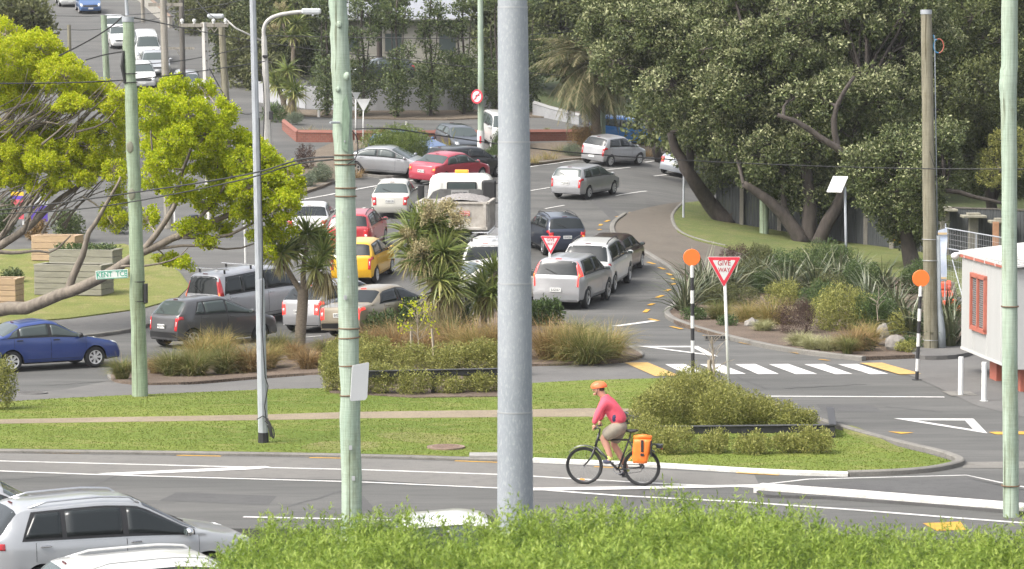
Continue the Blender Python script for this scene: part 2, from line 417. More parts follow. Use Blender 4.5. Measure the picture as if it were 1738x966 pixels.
# --- far left lawn with the timber planters
ll = [(-80, 418), (20, 424), (120, 420), (210, 414), (262, 432), (305, 462), (322, 486), (300, 507), (240, 524), (120, 540), (-80, 556)]
sheet('lawn', ll, .008, m_grass2, .03)
sheet('footpath', [(322, 487), (335, 500), (300, 525), (230, 560), (150, 572), (-80, 588), (-80, 558), (120, 542), (240, 526), (300, 509)], .006, m_path, .03)
kerb('kerb', [(-80, 590), (150, 574), (195, 568), (235, 561), (290, 538), (332, 505)], .18, .12, m_kerb)
# --- right hand garden, brown path and grass
sheet('old_footpath', smooth_poly([(1032, 384), (1060, 363), (1110, 350), (1175, 340), (1150, 362), (1141, 372), (1150, 392), (1180, 406), (1260, 425), (1300, 440), (1170, 470), (1140, 452), (1110, 437), (1075, 416), (1042, 404)], 1), .006, m_oldpath, .06)
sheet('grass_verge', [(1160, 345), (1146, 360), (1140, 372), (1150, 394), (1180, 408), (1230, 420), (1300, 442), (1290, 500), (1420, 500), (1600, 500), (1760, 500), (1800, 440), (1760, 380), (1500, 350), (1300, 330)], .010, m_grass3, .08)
kerb('kerb', [(1160, 346), (1146, 359), (1139, 372), (1149, 395), (1180, 409), (1232, 421)], .14, .12, m_kerb)
garden = [(1130, 534), (1150, 520), (1164, 490), (1150, 466), (1180, 468), (1300, 440), (1420, 470), (1500, 470), (1620, 480), (1634, 560), (1634, 600), (1470, 607), (1380, 597), (1230, 571), (1150, 548)]
sheet('mulch_bed', garden, .012, m_mulch, .09)
sheet('gravel_patch', smooth_poly([(1560, 585), (1640, 580), (1660, 596), (1620, 606), (1540, 606)]), .016, m_path, .09)
kerb('kerb', [(1060, 366), (1036, 384), (1044, 407), (1075, 419), (1112, 441), (1150, 467), (1163, 490), (1150, 518), (1127, 534), (1148, 550), (1230, 575), (1320, 595), (1400, 606), (1467, 613)], .2, .13, m_kerb)
sheet('forecourt', [(1467, 612), (1634, 604), (1790, 600), (1790, 720), (1660, 690), (1600, 662), (1555, 642)], .006, m_path)
sheet('concrete_pad', [(1598, 665), (1645, 665), (1660, 672), (1615, 673)], .010, m_kerb)
sheet('worn_asphalt', [(-60, 769), (620, 779), (905, 787), (1280, 806), (1290, 826), (905, 832), (620, 815), (160, 806), (-60, 800)], .004, m_asphalt2)
# drains and covers
def cover(px, py, r, up, col, name, label):
    mb = MB(); mb.lathe([(0, .03), (r * .82, .03), (r * .84, .022), (r * .88, .022), (r * .9, .03), (r, .03), (r, -.02)], 28)
    for a in range(-4, 5):
        mb.box((0, a * r * .17, .033), (1.5 * r * math.sqrt(max(.05, 1 - (a * .2) ** 2)), r * .05, .008))
    o = mb.build(name, mat(name + '_iron', col, .75, var=.25, scale=9), loc=G(px, py, up)); tag(o, label, 'manhole cover')
cover(757, 760, .38, LAWN + .01, (.22, .155, .12), 'manhole_cover', 'round rusty brown manhole cover set in the lawn')
cover(52, 668, .4, .012, (.13, .125, .12), 'manhole_cover', 'round grey manhole cover in the footpath at far left')
mb = MB(); mb.box((0, 0, .02), (.95, .5, .04), bev=.008)
for i in range(5): mb.box((-.36 + .18 * i, 0, .041), (.012, .46, .006))
tag(mb.build('service_cover', mat('cover_concrete', (.28, .27, .25), .85, var=.15, scale=6), loc=G(838, 774, LAWN + .005)), 'flat grey rectangular service cover at the kerb beside the big grey column', 'service cover')
mb = MB(); mb.box((0, 0, .0), (.62, .16, .12)); mb.m = 1
for i in range(7): mb.box((-.25 + .083 * i, -.083, .01), (.05, .01, .07))
tag(mb.build('storm_drain', [m_kerb, mat('drain_dark', (.02, .02, .02), .8)], loc=G(1214, 573, .08)), 'dark slotted kerb drain in front of the mulch garden', 'drain')

# --- white and yellow markings
Z = []
for (a, b, c, d) in [(1129, 1162, 1198, 1164), (1188, 1222, 1266, 1231), (1248, 1282, 1322, 1287), (1305, 1338, 1387, 1351), (1365, 1398, 1447, 1418), (1422, 1455, 1508, 1477)]:
    Z.append(('p', [(a, 619), (b, 618.5), (c, 635.5), (d, 636)]))
marking('zebra_crossing', Z, m_white, .006)
marking('tactile_paving', [('p', [(1060, 617), (1099, 616.5), (1153, 639), (1112, 640)]), ('p', [(1459, 617.5), (1497, 617), (1564, 636), (1527, 637)])], m_tactile, .012)
marking('give_way_line', [('l', [(1300, 673), (1603, 674.5)], .17), ('l', [(1045, 554), (1112, 545)], .28)], m_white, .006)
def tri(name, A, B, Cc, w):
    A, B, Cc = P2([A, B, Cc]); marking_polys = []
    for p, q in ((A, B), (B, Cc), (Cc, A)): marking_polys += band_world([p, q], w)
    # overlapping stroke ends: clip by building as one ring polygon
    cx = sum(p[0] for p in (A, B, Cc)) / 3; cy = sum(p[1] for p in (A, B, Cc)) / 3
    k = .62; inner = [(cx + (p[0] - cx) * k, cy + (p[1] - cy) * k) for p in (A, B, Cc)]
    out = [A, B, Cc]
    polys = [[out[i], out[(i + 1) % 3], inner[(i + 1) % 3], inner[i]] for i in range(3)]
    return tag(link(name, sheet_mesh(name, polys, .006, m_white)), kind='structure')
tri('give_way_triangle', (1081, 588), (1184, 588), (1219, 606), .3)
tri('give_way_triangle', (1517, 710.5), (1652, 711), (1676, 736), .3)
marking('lane_lines', [('l', [(-60, 782), (0, 783), (440, 794), (620, 798), (850, 806), (905, 809), (1060, 818), (1180, 824), (1285, 828)], .11),
                       ('l', [(-60, 798), (0, 800), (160, 806), (620, 819), (845, 829)], .11),
                       ('l', [(905, 831), (1060, 842.5), (1250, 852), (1450, 866), (1640, 881), (1760, 890)], .13),
                       ('l', [(413, 878), (600, 882), (760, 885)], .12)], m_white, .008)
marking('lane_wedge', [('p', [(165, 804.5), (450, 792), (462, 794.5), (430, 797.5), (200, 807.5)]), ('p', [(905, 829), (1285, 823.5), (1285, 827), (990, 833), (905, 833.5)])], m_white, .012)
YD = [('l', [(58, 769), (137, 770)], .1), ('l', [(300, 773.5), (375, 775)], .1), ('l', [(525, 777.5), (582, 778.5)], .1), ('l', [(772, 783), (845, 785.5)], .1),
      ('l', [(1008, 793), (1080, 796)], .1), ('l', [(1250, 803), (1322, 807)], .1), ('p', [(1566, 889), (1630, 886), (1640, 900), (1590, 902)]),
      ('p', [(1507, 733), (1552, 735), (1530, 737)]), ('p', [(1678, 734), (1740, 733), (1740, 738), (1690, 738)]),
      ('l', [(1208, 568), (1186, 563)], .12), ('l', [(1139, 555), (1157, 559.5)], .14), ('l', [(1194, 570), (1222, 575)], .12), ('l', [(1256, 582), (1287, 588)], .12), ('l', [(1335, 597), (1356, 601)], .12),
      ('l', [(1390, 611), (1408, 613)], .1),
      ('l', [(1102, 542), (1117, 545.5)], .16)]
for a, b in [((1142, 346.5), (1156, 345)), ((1101, 355), (1115, 352.5)), ((1069, 362), (1082, 359.5)), ((1046, 369), (1056, 366.5)), ((1027, 377), (1034, 374.5)), ((1018, 383.5), (1021, 381)), ((1015, 391), (1020, 390)), ((1019, 397.5), (1023, 399)),
             ((1080, 434), (1091, 438)), ((1099, 445.5), (1111, 449)), ((1118, 454.5), (1128, 458)), ((1133, 464.5), (1140, 468)), ((1141, 473), (1146, 476)), ((1140, 484), (1146, 482)), ((1129, 495), (1137, 492)), ((1115, 506), (1125, 502)), ((1101, 519), (1109, 516)), ((1094, 531), (1100, 526))]:
    YD.append(('l', [a, b], .15))
marking('yellow_dashes', YD, m_yellow, .010)
marking('upper_lane_dashes', [('l', [(925, 355), (958, 349)], .12), ('l', [(1045, 333), (1098, 325)], .12), ('l', [(1110, 299.5), (1136, 296)], .12), ('l', [(897, 325), (933, 319)], .12),
                              ('l', [(897, 284), (960, 275), (1000, 270)], .12), ('l', [(1095, 276), (1130, 271), (1180, 265)], .12), ('l', [(498, 342), (560, 331), (650, 314), (700, 307)], .14), ('l', [(597, 359), (620, 353)], .12), ('l', [(1028, 289), (1070, 284.5)], .12),
                              ('l', [(500, 425), (520, 437)], .12), ('l', [(645, 306), (668, 303)], .12), ('l', [(510, 574), (545, 571)], .12)], m_white, .010)
# --- traffic island with the wide white kerb at lower right
isl = [(1284, 834), (1302, 827), (1372, 819), (1640, 812), (1700, 826), (1760, 838), (1760, 872), (1700, 866), (1560, 854), (1400, 843), (1300, 840)]
sheet('traffic_island', isl, .004, m_dark_patch, .05)
kerb('painted_kerb', [(1287, 834), (1340, 838), (1450, 846), (1560, 855), (1700, 866), (1765, 872)], .42, .13, m_kerbw, k=1)
marking('island_line', [('l', [(1287, 831), (1302, 827.5), (1372, 819.5), (1640, 812.5), (1700, 825.5), (1760, 837)], .07)], m_white, .018) .location.z = .05
rngc = random.Random(5)
CR = []
for a, e in [((95, 845), (300, 772)), ((480, 862), (700, 800)), ((1040, 880), (1130, 800)), ((0, 815), (120, 808)), ((940, 860), (1010, 870)), ((1150, 690 + 50), (1280, 745)) if False else ((1330, 660), (1470, 652)), ((1250, 640), (1300, 660)), ((1000, 380), (930, 350)), ((880, 310), (960, 300)), ((1500, 690), (1600, 700)), ((70, 655), (180, 648)), ((1100, 500), (1060, 470)), ((680, 300), (730, 330))]:
    n = 14; pts = []
    for i in range(n + 1):
        f = i / n; pts.append((a[0] + (e[0] - a[0]) * f + rngc.uniform(-2, 2), a[1] + (e[1] - a[1]) * f + rngc.uniform(-.7, .7)))
    CR.append(('l', pts, rngc.uniform(.04, .08)))
marking('asphalt_cracks', CR, m_dark_patch, .0035)
marking('sealed_trench', [('p', [(300, 836), (470, 842), (455, 858), (270, 850)]), ('p', [(1385, 686), (1480, 688), (1500, 700), (1395, 698)]), ('p', [(990, 470), (1040, 462), (1046, 478), (1000, 486)]), ('p', [(560, 795.5), (575, 795.8), (640, 868), (605, 868)]), ('p', [(1000, 335), (1012, 333), (1060, 372), (1040, 376)])], m_dark_patch, .0030)
sheet('concrete_crossing_strip', [(1634, 785), (1790, 783), (1790, 796), (1634, 795)], .006, m_kerb)
# --- far side: beds, brick planter walls, white wall, hill
sheet('mulch_bed', smooth_poly([(498, 292), (520, 262), (590, 232), (640, 232), (720, 235), (745, 246), (735, 258), (690, 262), (600, 292), (560, 312), (500, 332), (478, 325)], 1), .012, m_earth, .10)
kerb('kerb', [(470, 336), (520, 324), (565, 312), (610, 298), (650, 303), (690, 300)], .18, .13, m_kerb)
sheet('mulch_bed', smooth_poly([(800, 286), (812, 262), (870, 246), (980, 240), (1120, 244), (1150, 258), (1100, 264), (980, 268), (900, 279)], 1), .012, m_earth, .10)
kerb('kerb', [(800, 288), (900, 281), (980, 270), (1100, 266), (1150, 260)], .2, .13, m_kerb)
sheet('dirt_strip', [(470, 202), (510, 196), (600, 200), (760, 203), (870, 198), (985, 200), (985, 190), (800, 186), (460, 186)], .014, m_earth, .05)
sheet('hillside', [(-7.5, 168), (-12, 175), (-16.5, 192), (-23, 222), (-27, 240), (-34, 300), (-46, 418), (78, 418), (78, 150), (30, 136), (16, 134), (10, 150), (9, 168)], .03, m_hill, world=True)
sheet('hillside', [(-34, 200), (-37.5, 226), (-42, 260), (-50, 300), (-60, 418), (-79, 418), (-79, 150), (-44, 160)], .03, m_hill, world=True)
# ================================================================== vehicles
def paint(name, col, rough=.28, metal=0, coat=.8): return mat(name, col, rough, metal, coat=coat, var=.04, scale=1.5)
m_glass = mat('dark_car_glass', (.018, .022, .023), .08, spec=.42)
m_glass2 = mat('clear_car_glass', (.06, .075, .073), .08, spec=.5)
m_trim = mat('black_trim', (.018, .018, .019), .5)
m_under = mat('underbody', (.012, .012, .012), .9)
m_tyre = mat('tyre_rubber', (.022, .022, .023), .85, var=.2, scale=12)
m_alloy = mat('alloy_wheel', (.50, .50, .50), .32, .75)
m_hub = mat('silver_hubcap', (.58, .58, .57), .4, .2)
m_chrome = mat('chrome', (.72, .72, .72), .15, 1)
m_red = mat('red_lens', (.55, .022, .028), .18, coat=.8)
m_redlit = mat('lit_brake_lens', (.75, .03, .03), .25, coat=.5)
_b = m_redlit.node_tree.nodes['Principled BSDF']; _b.inputs['Emission Color'].default_value = (1, .06, .04, 1); _b.inputs['Emission Strength'].default_value = .6
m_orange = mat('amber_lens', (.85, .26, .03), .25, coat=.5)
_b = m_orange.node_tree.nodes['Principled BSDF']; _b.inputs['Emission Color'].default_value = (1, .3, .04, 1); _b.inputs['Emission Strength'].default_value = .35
m_head = mat('headlight_lens', (.62, .64, .64), .12, .3, coat=1)
m_plate = mat('plate_white', (.72, .72, .69), .5)
m_ink = mat('plate_ink', (.02, .02, .03), .6)
m_seat = mat('seat_cloth', (.12, .12, .115), .9)

def text_mesh(txt, size, depth=.004, sx=1.0):
    cu = bpy.data.curves.new('txt', 'FONT'); cu.body = txt; cu.size = size; cu.align_x = 'CENTER'; cu.align_y = 'CENTER'; cu.extrude = depth / 2; cu.resolution_u = 2
    cu.offset = size * .012
    o = bpy.data.objects.new('txt', cu); C.objects.link(o); bpy.context.view_layer.update()
    me = bpy.data.meshes.new_from_object(o.evaluated_get(bpy.context.evaluated_depsgraph_get()))
    bpy.data.objects.remove(o); bpy.data.curves.remove(cu)
    if sx != 1:
        for v in me.vertices: v.co.x *= sx
    return me
def lettering(name, txt, size, m, parent, M, depth=.004, sx=1.0):
    me = text_mesh(txt, size, depth, sx); me.materials.clear(); me.materials.append(m); me.transform(M)
    return link(name, me, parent)

mat_dim = mat('dim_red_lens', (.10, .012, .014), .2)
_wheels = {}
def wheel_meshes(r, wd, style):
    key = (round(r, 3), style)
    if key in _wheels: return _wheels[key]
    Ry = Matrix.Rotation(R(90), 4, 'X')           # axis along y; +z of the lathe points to -y (outer side for the right hand wheels)
    t = MB(); h = wd / 2
    t.lathe([(r * .62, -h), (r * .9, -h), (r * .985, -h * .7), (r, -h * .3), (r, h * .3), (r * .985, h * .7), (r * .9, h), (r * .66, h), (r * .62, h * .6), (r * .62, -h)], 32, Ry)
    tyre = mesh_from('tyre', t.v, t.f, m_tyre, smooth=True)
    k = MB(); k.lathe([(r * .66, h * .98), (r * .60, h * .9), (r * .58, h * .35), (0, h * .30)], 28, Ry)
    k.m = 1
    n = {'alloy': 5, 'cap': 7, 'ten': 10}[style]
    for i in range(n):
        a = 2 * math.pi * i / n; aw = .30 if n < 8 else .16
        if style == 'cap': aw = .33
        pts = []
        for (rr, da) in ((.16, aw * 1.1), (.61, aw * .62), (.61, -aw * .62), (.16, -aw * 1.1)):
            pts.append((r * rr * math.cos(a + da), r * rr * math.sin(a + da)))
        k.prism(pts, h * .3, h * (.82 if style != 'cap' else .86), Ry)
    k.lathe([(r * .67, h * .97), (r * .66, h * 1.02), (r * .585, h * .98), (r * .575, h * .8)], 28, Ry)
    k.lathe([(r * .2, h * .3), (r * .19, h * .9), (0, h * .93)], 14, Ry)
    rim = mesh_from('rim', k.v, k.f, [mat('wheel_shadow', (.03, .03, .03), .8), m_alloy if style != 'cap' else m_hub], k.mi)
    _wheels[key] = (tyre, rim); return _wheels[key]

def spec(kind, L, W, H, **o):
    a = L / 2
    hood = o.get('hood', 1.05); ws = o.get('ws', .85); zc = o.get('zc', .62 * H + .05); zh = o.get('zh', .52 * H); tz = o.get('tz', .68 * H)
    tailw = o.get('tailw', {'sedan': .72, 'hatch': .42, 'wagon': .34, 'van': .16}[kind]); boot = o.get('boot', .5)
    if kind == 'sedan':
        k = [(-a + .06, .26), (-a, .52), (-a + .07, tz), (-a + boot, tz + .05), (-a + boot + tailw, H - .07)]
    else:
        k = [(-a + .05, .28), (-a, .55), (-a + .05, tz - .06), (-a + .07, tz), (-a + .07 + tailw, H - .05)]
    k += [(o.get('peak', -.15), H), (a - hood - ws, H - .05), (a - hood, zc), (a - .14, zh), (a - .01, .48), (a - .08, .24)]
    d = dict(k=k, L=L, W=W, H=H, br=o.get('br', tz), bf=o.get('bf', zc - .02), xr=-a + o.get('ro', .82), xf=a - o.get('fo', .86), r=o.get('r', .31), zb=o.get('zb', .2), lean=o.get('lean', .19), rear=o.get('rearcut', None),
             win=o.get('win'), style=o.get('style', 'cap'))
    return d

def build_car(name, label, cat, P, sp, loc, heading, trim=None, lights='box', plate=None, plate_s=1.35, rails=False, glass=None, lit=False, lod=0, group=None,
              bumper=None, dark_rear=False, rack=False, scale=1.0, pitch=None, hi_brake=True, parts=None):
    g = m_glass if glass is None else glass
    k = sp['k']; NS = 14 if lod == 0 else 8
    sg = np.linspace(0, 10, 10 * NS + 1); kx = np.array([p[0] for p in k]); kz = np.array([p[1] for p in k]); ki = np.arange(11)
    X = np.interp(sg, ki, kx); Zt = np.interp(sg, ki, kz)
    for _ in range(5 if lod == 0 else 3):
        X[1:-1] = (X[:-2] + 2 * X[1:-1] + X[2:]) / 4; Zt[1:-1] = (Zt[:-2] + 2 * Zt[1:-1] + Zt[2:]) / 4
    a = sp['L'] / 2; W2 = sp['W'] / 2; r = sp['r']; Ra = r * 1.16; zb0 = sp['zb']
    def arch(x):
        z = 0
        for xw in (sp['xr'], sp['xf']):
            q = Ra * Ra - (x - xw) ** 2
            if q > 0: z = max(z, r + math.sqrt(q))
        return z
    VZ = [0, 0, .10, .45, .86, 1.0]; VY = [0, .88, .965, 1.0, .985, .955]
    def S_(s, v):
        x = float(np.interp(s, sg, X)); top = float(np.interp(s, sg, Zt))
        e = max(0, abs(x) - (a - .65)) / .65
        w = W2 * (1 - .15 * e ** 2.2)
        zb = zb0 + (.06 * e if True else 0)
        belt = sp['br'] + (sp['bf'] - sp['br']) * min(1, max(0, (x - kx[3]) / (kx[7] - kx[3])))
        zs = min(belt, top - .035 if top > zb + .1 else top - .01); zs = max(zs, zb + .02)
        gh = max(0.0, top - zs)
        yr = w * .955 - sp['lean'] * min(1.15, gh / .48) if gh > .06 else w * .93
        drop = min(.07, gh * .3)
        def pt(i):
            if i <= 5:
                z = zb + (zs - zb) * VZ[i]; y = w * VY[i]
                if i <= 3: z = max(z, min(arch(x), zs - .06))
                elif i == 4: z = max(z, min(arch(x) + .01, zs - .03))
                return y, z
            if i == 6: return yr, top - drop
            if i == 7: return yr * .78, top - drop * .22
            return 0.0, top
        i = min(7, int(v)); f = v - i; y0, z0 = pt(i); y1, z1 = pt(i + 1)
        y = y0 + (y1 - y0) * f; z = z0 + (z1 - z0) * f
        if 5 < v < 6 and gh > .06: y += .022 * math.sin(math.pi * f)       # barrelled glass
        bul = .10 * e ** 2 * (y / W2) ** 2
        return Vector((x - math.copysign(bul, x), y, z))
    def Sn(s, v):
        ds = .04; dv = .06
        p = S_(s, v)
        ta = S_(min(10, s + ds), v) - S_(max(0, s - ds), v); tb = S_(s, min(8, v + dv)) - S_(s, max(0, v - dv))
        n = tb.cross(ta)
        if n.length < 1e-9: n = Vector((0, 1, 0))
        n.normalize()
        c = p - Vector((0, 0, .7 * sp['H'] * .6))
        if n.dot(c) < 0: n = -n
        return p, n
    def sx(x):                                    # station of a cabin x
        return float(np.interp(x, X[3 * NS:9 * NS], sg[3 * NS:9 * NS]))
    def patch(mb, s0, s1, v0, v1, off, side, ns=6, nv=4, skew0=0, skew1=0):
        vs = []; fs = []
        for i in range(ns + 1):
            for j in range(nv + 1):
                f = j / nv; q0 = s0 + skew0 * f; q1 = s1 + skew1 * f
                p, n = Sn(q0 + (q1 - q0) * i / ns, v0 + (v1 - v0) * f)
                p = p + n * off; vs.append((p.x, p.y * side, p.z))
        for i in range(ns):
            for j in range(nv):
                q = (i * (nv + 1) + j, (i + 1) * (nv + 1) + j, (i + 1) * (nv + 1) + j + 1, i * (nv + 1) + j + 1)
                fs.append(q if side > 0 else q[::-1])
        # a rim back to the body gives the piece thickness
        ring = [i * (nv + 1) for i in range(ns + 1)] + [ns * (nv + 1) + j for j in range(1, nv + 1)] + [i * (nv + 1) + nv for i in range(ns - 1, -1, -1)] + [j for j in range(nv - 1, 0, -1)]
        b = len(vs)
        for idx in ring:
            i, j = divmod(idx, nv + 1); f = j / nv; q0 = s0 + skew0 * f; q1 = s1 + skew1 * f
            p, n = Sn(q0 + (q1 - q0) * i / ns, v0 + (v1 - v0) * f); p = p + n * .001; vs.append((p.x, p.y * side, p.z))
        m_ = len(ring)
        for t in range(m_):
            q = (ring[t], ring[(t + 1) % m_], b + (t + 1) % m_, b + t); fs.append(q[::-1] if side > 0 else q)
        mb.add(vs, fs)
    def strip(mb, s0, s1, v0, off, ns=6, nv=8):    # across the whole width from v0 over the top to v0
        vs = []; fs = []
        vv = [v0 + (8 - v0) * j / nv for j in range(nv + 1)]; cols = [(v, 1) for v in vv] + [(v, -1) for v in vv[-2::-1]]
        m_ = len(cols)
        for i in range(ns + 1):
            for v, sd_ in cols:
                p, n = Sn(s0 + (s1 - s0) * i / ns, v); p = p + n * off; vs.append((p.x, p.y * sd_, p.z))
        for i in range(ns):
            for j in range(m_ - 1): fs.append((i * m_ + j, (i + 1) * m_ + j, (i + 1) * m_ + j + 1, i * m_ + j + 1))
        mb.add(vs, fs)
    t = root(name, label, cat, loc, heading, group)
    if scale != 1: t.scale = (scale,) * 3
    # ---- body
    vv = [0, 1, 1.5, 2, 2.5, 3, 3.34, 3.67, 4, 4.5, 5, 5.33, 5.67, 6, 6.5, 7, 7.5, 8]
    if lod: vv = [0, 1, 2, 3, 4, 5, 5.5, 6, 7, 8]
    cols = [(v, 1) for v in vv] + [(v, -1) for v in vv[-2:0:-1]]
    m_ = len(cols); vs = []; fs = []; mi = []
    for s in sg:
        for v, sd_ in cols:
            p = S_(s, v); vs.append((p.x, p.y * sd_, p.z))
    n = len(sg)
    for i in range(n - 1):
        for j in range(m_):
            jn = (j + 1) % m_; fs.append((i * m_ + j, i * m_ + jn, (i + 1) * m_ + jn, (i + 1) * m_ + j))
            mi.append(1 if (j <= 1 or jn == 0 or jn >= m_ - 1) else 0)
    fs += [tuple(range(m_ - 1, -1, -1)), tuple((n - 1) * m_ + j for j in range(m_))]; mi += [1, 1]
    me = mesh_from('body', vs, fs, [P, m_under], mi, True)
    try: me.set_sharp_from_angle(angle=R(40))
    except Exception: pass
    link('body', me, t)
    # ---- glass: dark band, panes, screens
    win = sp['win'] or [(kx[3] + .42, -.50), (-.42, .42), (.50, kx[7] - .32)] if not sp['win'] else sp['win']
    for side in (1, -1):
        b = MB(); patch(b, sx(win[0][0] - .05), sx(win[-1][1] + .05), 5.05, 5.93, .004, side, 14, 3, skew0=1.1 * (sx(win[0][0] + .2) - sx(win[0][0]))); b.build('window_surround', m_trim, t, smooth=False)
        for (xa, xb) in win:
            b = MB(); fst = (xa, xb) == win[0]; lst = (xa, xb) == win[-1]
            patch(b, sx(xa), sx(xb), 5.13, 5.87, .009, side, 8, 5, skew0=1.05 * (sx(xa + .2) - sx(xa)) if fst else 0); b.build('side_window', g, t, smooth=True)
    b = MB(); strip(b, 6.06, 6.95, 6.12, .006); b.build('windscreen', g, t, smooth=True)
    b = MB(); strip(b, 3.10, 3.90, 6.10, .006); rw = b.build('rear_window', g, t, smooth=True)
    if hi_brake:
        b = MB(); p, nn = Sn(4.02, 8); b.box(p + Vector((-.02, 0, .008)), (.03, .2, .022), bev=.006); b.build('high_brake_light', m_redlit if lit else mat_dim, t)
    # ---- doors
    xd = sorted([win[0][0] + .18, (win[-1][0] - .04), min(kx[7] - .02, win[-1][1] + .30)])
    if lod == 0:
        for side in (1, -1):
            for (xa, xb) in ((xd[0], xd[1]), (xd[1], xd[2])):
                b = MB(); patch(b, sx(xa + .007), sx(xb - .007), 2.25, 4.98, .007, side, 8, 8); b.m = 1
                patch(b, sx(xa - .002), sx(xb + .002), 2.2, 4.995, .0015, side, 8, 8)
                d = b.build('door', [P, m_trim], t, auto=True)
                b = MB(); p, nn = Sn(sx(xa + .16), 4.42); p = p + nn * .03; b.box((p.x, p.y * side, p.z), (.19, .028, .034), bev=.010); b.build('handle', trim or P, d)
    # ---- lights
    q = {'box': (1.15, 1.98, 5.0, 6.75), 'wide': (1.30, 1.99, 5.0, 6.9), 'tall': (1.5, 3.98, 5.02, 6.15), 'mid': (1.05, 2.3, 5.0, 6.35), 'high': (1.62, 3.3, 5.02, 6.3)}[lights]
    for side in (1, -1):
        b = MB(); patch(b, q[0], q[1], q[2], q[3], .012, side, 10, 4)
        if lights in ('box', 'wide', 'mid'):
            s_side = float(np.interp(float(np.interp(1.6, sg, X)) + .24, X[2 * NS:5 * NS], sg[2 * NS:5 * NS])); patch(b, q[0] + .12, s_side, 4.05 if k[2][0] + .3 > k[3][0] else 4.2, 4.97, .011, side, 8, 4)
        lo = b.build('tail_light', m_redlit if lit else m_red, t, smooth=True)
        if lod == 0 and lights in ('tall', 'wide', 'box', 'mid', 'high'):
            b = MB(); sm = q[0] + (q[1] - q[0]) * (.30 if lights != 'tall' else .45); patch(b, sm, sm + (q[1] - q[0]) * .28, q[2] + .35, q[3] - .25, .016, side, 3, 3); b.build('indicator_lens', m_orange if lights in ('tall', 'wide') else m_head, lo, smooth=True)
        b = MB(); patch(b, 7.82, 8.62, 5.05, 6.9, .010, side, 6, 4); b.build('headlight', m_head, t, smooth=True)
    b = MB(); strip(b, 8.25, 8.75, 7.0, .008, 3, 4); b.build('grille', m_trim, t)
    b = MB(); strip(b, .25, .85, 5.4, .014, 3, 8); b.build('rear_bumper', bumper or P, t, smooth=True)
    b = MB(); strip(b, 9.1, 9.75, 5.4, .014, 3, 8); b.build('front_bumper', bumper or P, t, smooth=True)
    # ---- plates
    for end, ss in ((-1, plate_s), (1, 9.2)):
        p, nn = Sn(ss, 8); b = MB(); b.box((0, 0, 0), (.012, .37, .13), bev=.004)
        o = b.build('number_plate', m_plate, t); o.location = (p.x + end * .03, 0, p.z)
        if plate and lod == 0:
            Mx = Matrix.Translation((end * .007, 0, 0)) @ Matrix.Rotation(R(90 * end), 4, 'Z') @ Matrix.Rotation(R(90), 4, 'X')
            lettering('plate_text', plate, .11, m_ink, o, Mx, .003, .9)
    # ---- mirrors, wiper, wheels, rails
    for side in (1, -1):
        p, nn = Sn(sx(kx[7] - .22), 4.98); b = MB(); c = (p.x, (p.y + .10) * side, p.z + .07)
        b.blob(c, (.075, .11, .075), 2, 0); b.m = 1; b.box((c[0] - .066, c[1], c[2]), (.02, .16, .10), bev=.01)
        b.m = 2; b.cyl((p.x, p.y * .97 * side, p.z + .02), c, .025, 6)
        b.build('wing_mirror', [trim or P, m_glass2, m_trim], t, smooth=True)
    if lod == 0 and lights != 'none':
        p, n1 = Sn(3.15, 8); p2, n2 = Sn(3.45, 7.3); b = MB(); b.tube([p + n1 * .02, (p + p2) / 2 + n1 * .028, Vector((p2.x, p2.y, p2.z)) + n2 * .02], .009, 5); b.build('rear_wiper', m_trim, t)
        p, n1 = Sn(6.95, 7.6); p2, n2 = Sn(6.75, 6.6); b = MB(); b.tube([p + n1 * .02, p2 + n2 * .02], .010, 5); b.tube([Vector((p.x, -.1, p.z)) + n1 * .02, Vector((p2.x, -p2.y + .55, p2.z)) + n1 * .02], .010, 5); b.build('wiper', m_trim, t)
    ty, rm = wheel_meshes(r, .2, sp['style'])
    for xw in (sp['xr'], sp['xf']):
        for side in (1, -1):
            wh = link('wheel', ty, t, (xw, side * (W2 - .115), r)); wh.rotation_euler = (0, 0, math.pi if side > 0 else 0)
            rmo = link('rim', rm, wh)
    if rails:
        for side in (1, -1):
            pts = []
            for i in range(9):
                s = 4.12 + (6.0 - 4.12) * i / 8; p, nn = Sn(s, 6.35); up = .075 if 0 < i < 8 else .005
                pts.append((p.x, p.y * side, p.z + up))
            b = MB(); b.tube(pts, .018, 6); b.build('roof_rail', m_chrome if rails == 'chrome' else (P if rails == 'paint' else m_trim), t, smooth=True)
    if rack:
        for xx in rack:
            s = sx(xx) if xx > kx[4] else 4.3; p, nn = Sn(s, 6.3); b = MB(); b.box((xx, 0, p.z + .15), (.06, 2 * p.y + .25, .03), bev=.01); b.m = 1
            for side in (1, -1): b.box((xx, side * p.y * .9, p.z + .07), (.05, .05, .15), bev=.01)
            b.build('roof_bar', [m_chrome, m_trim], t)
    t['_sn'] = 0; del t['_sn']
    return t, Sn, sx, kx

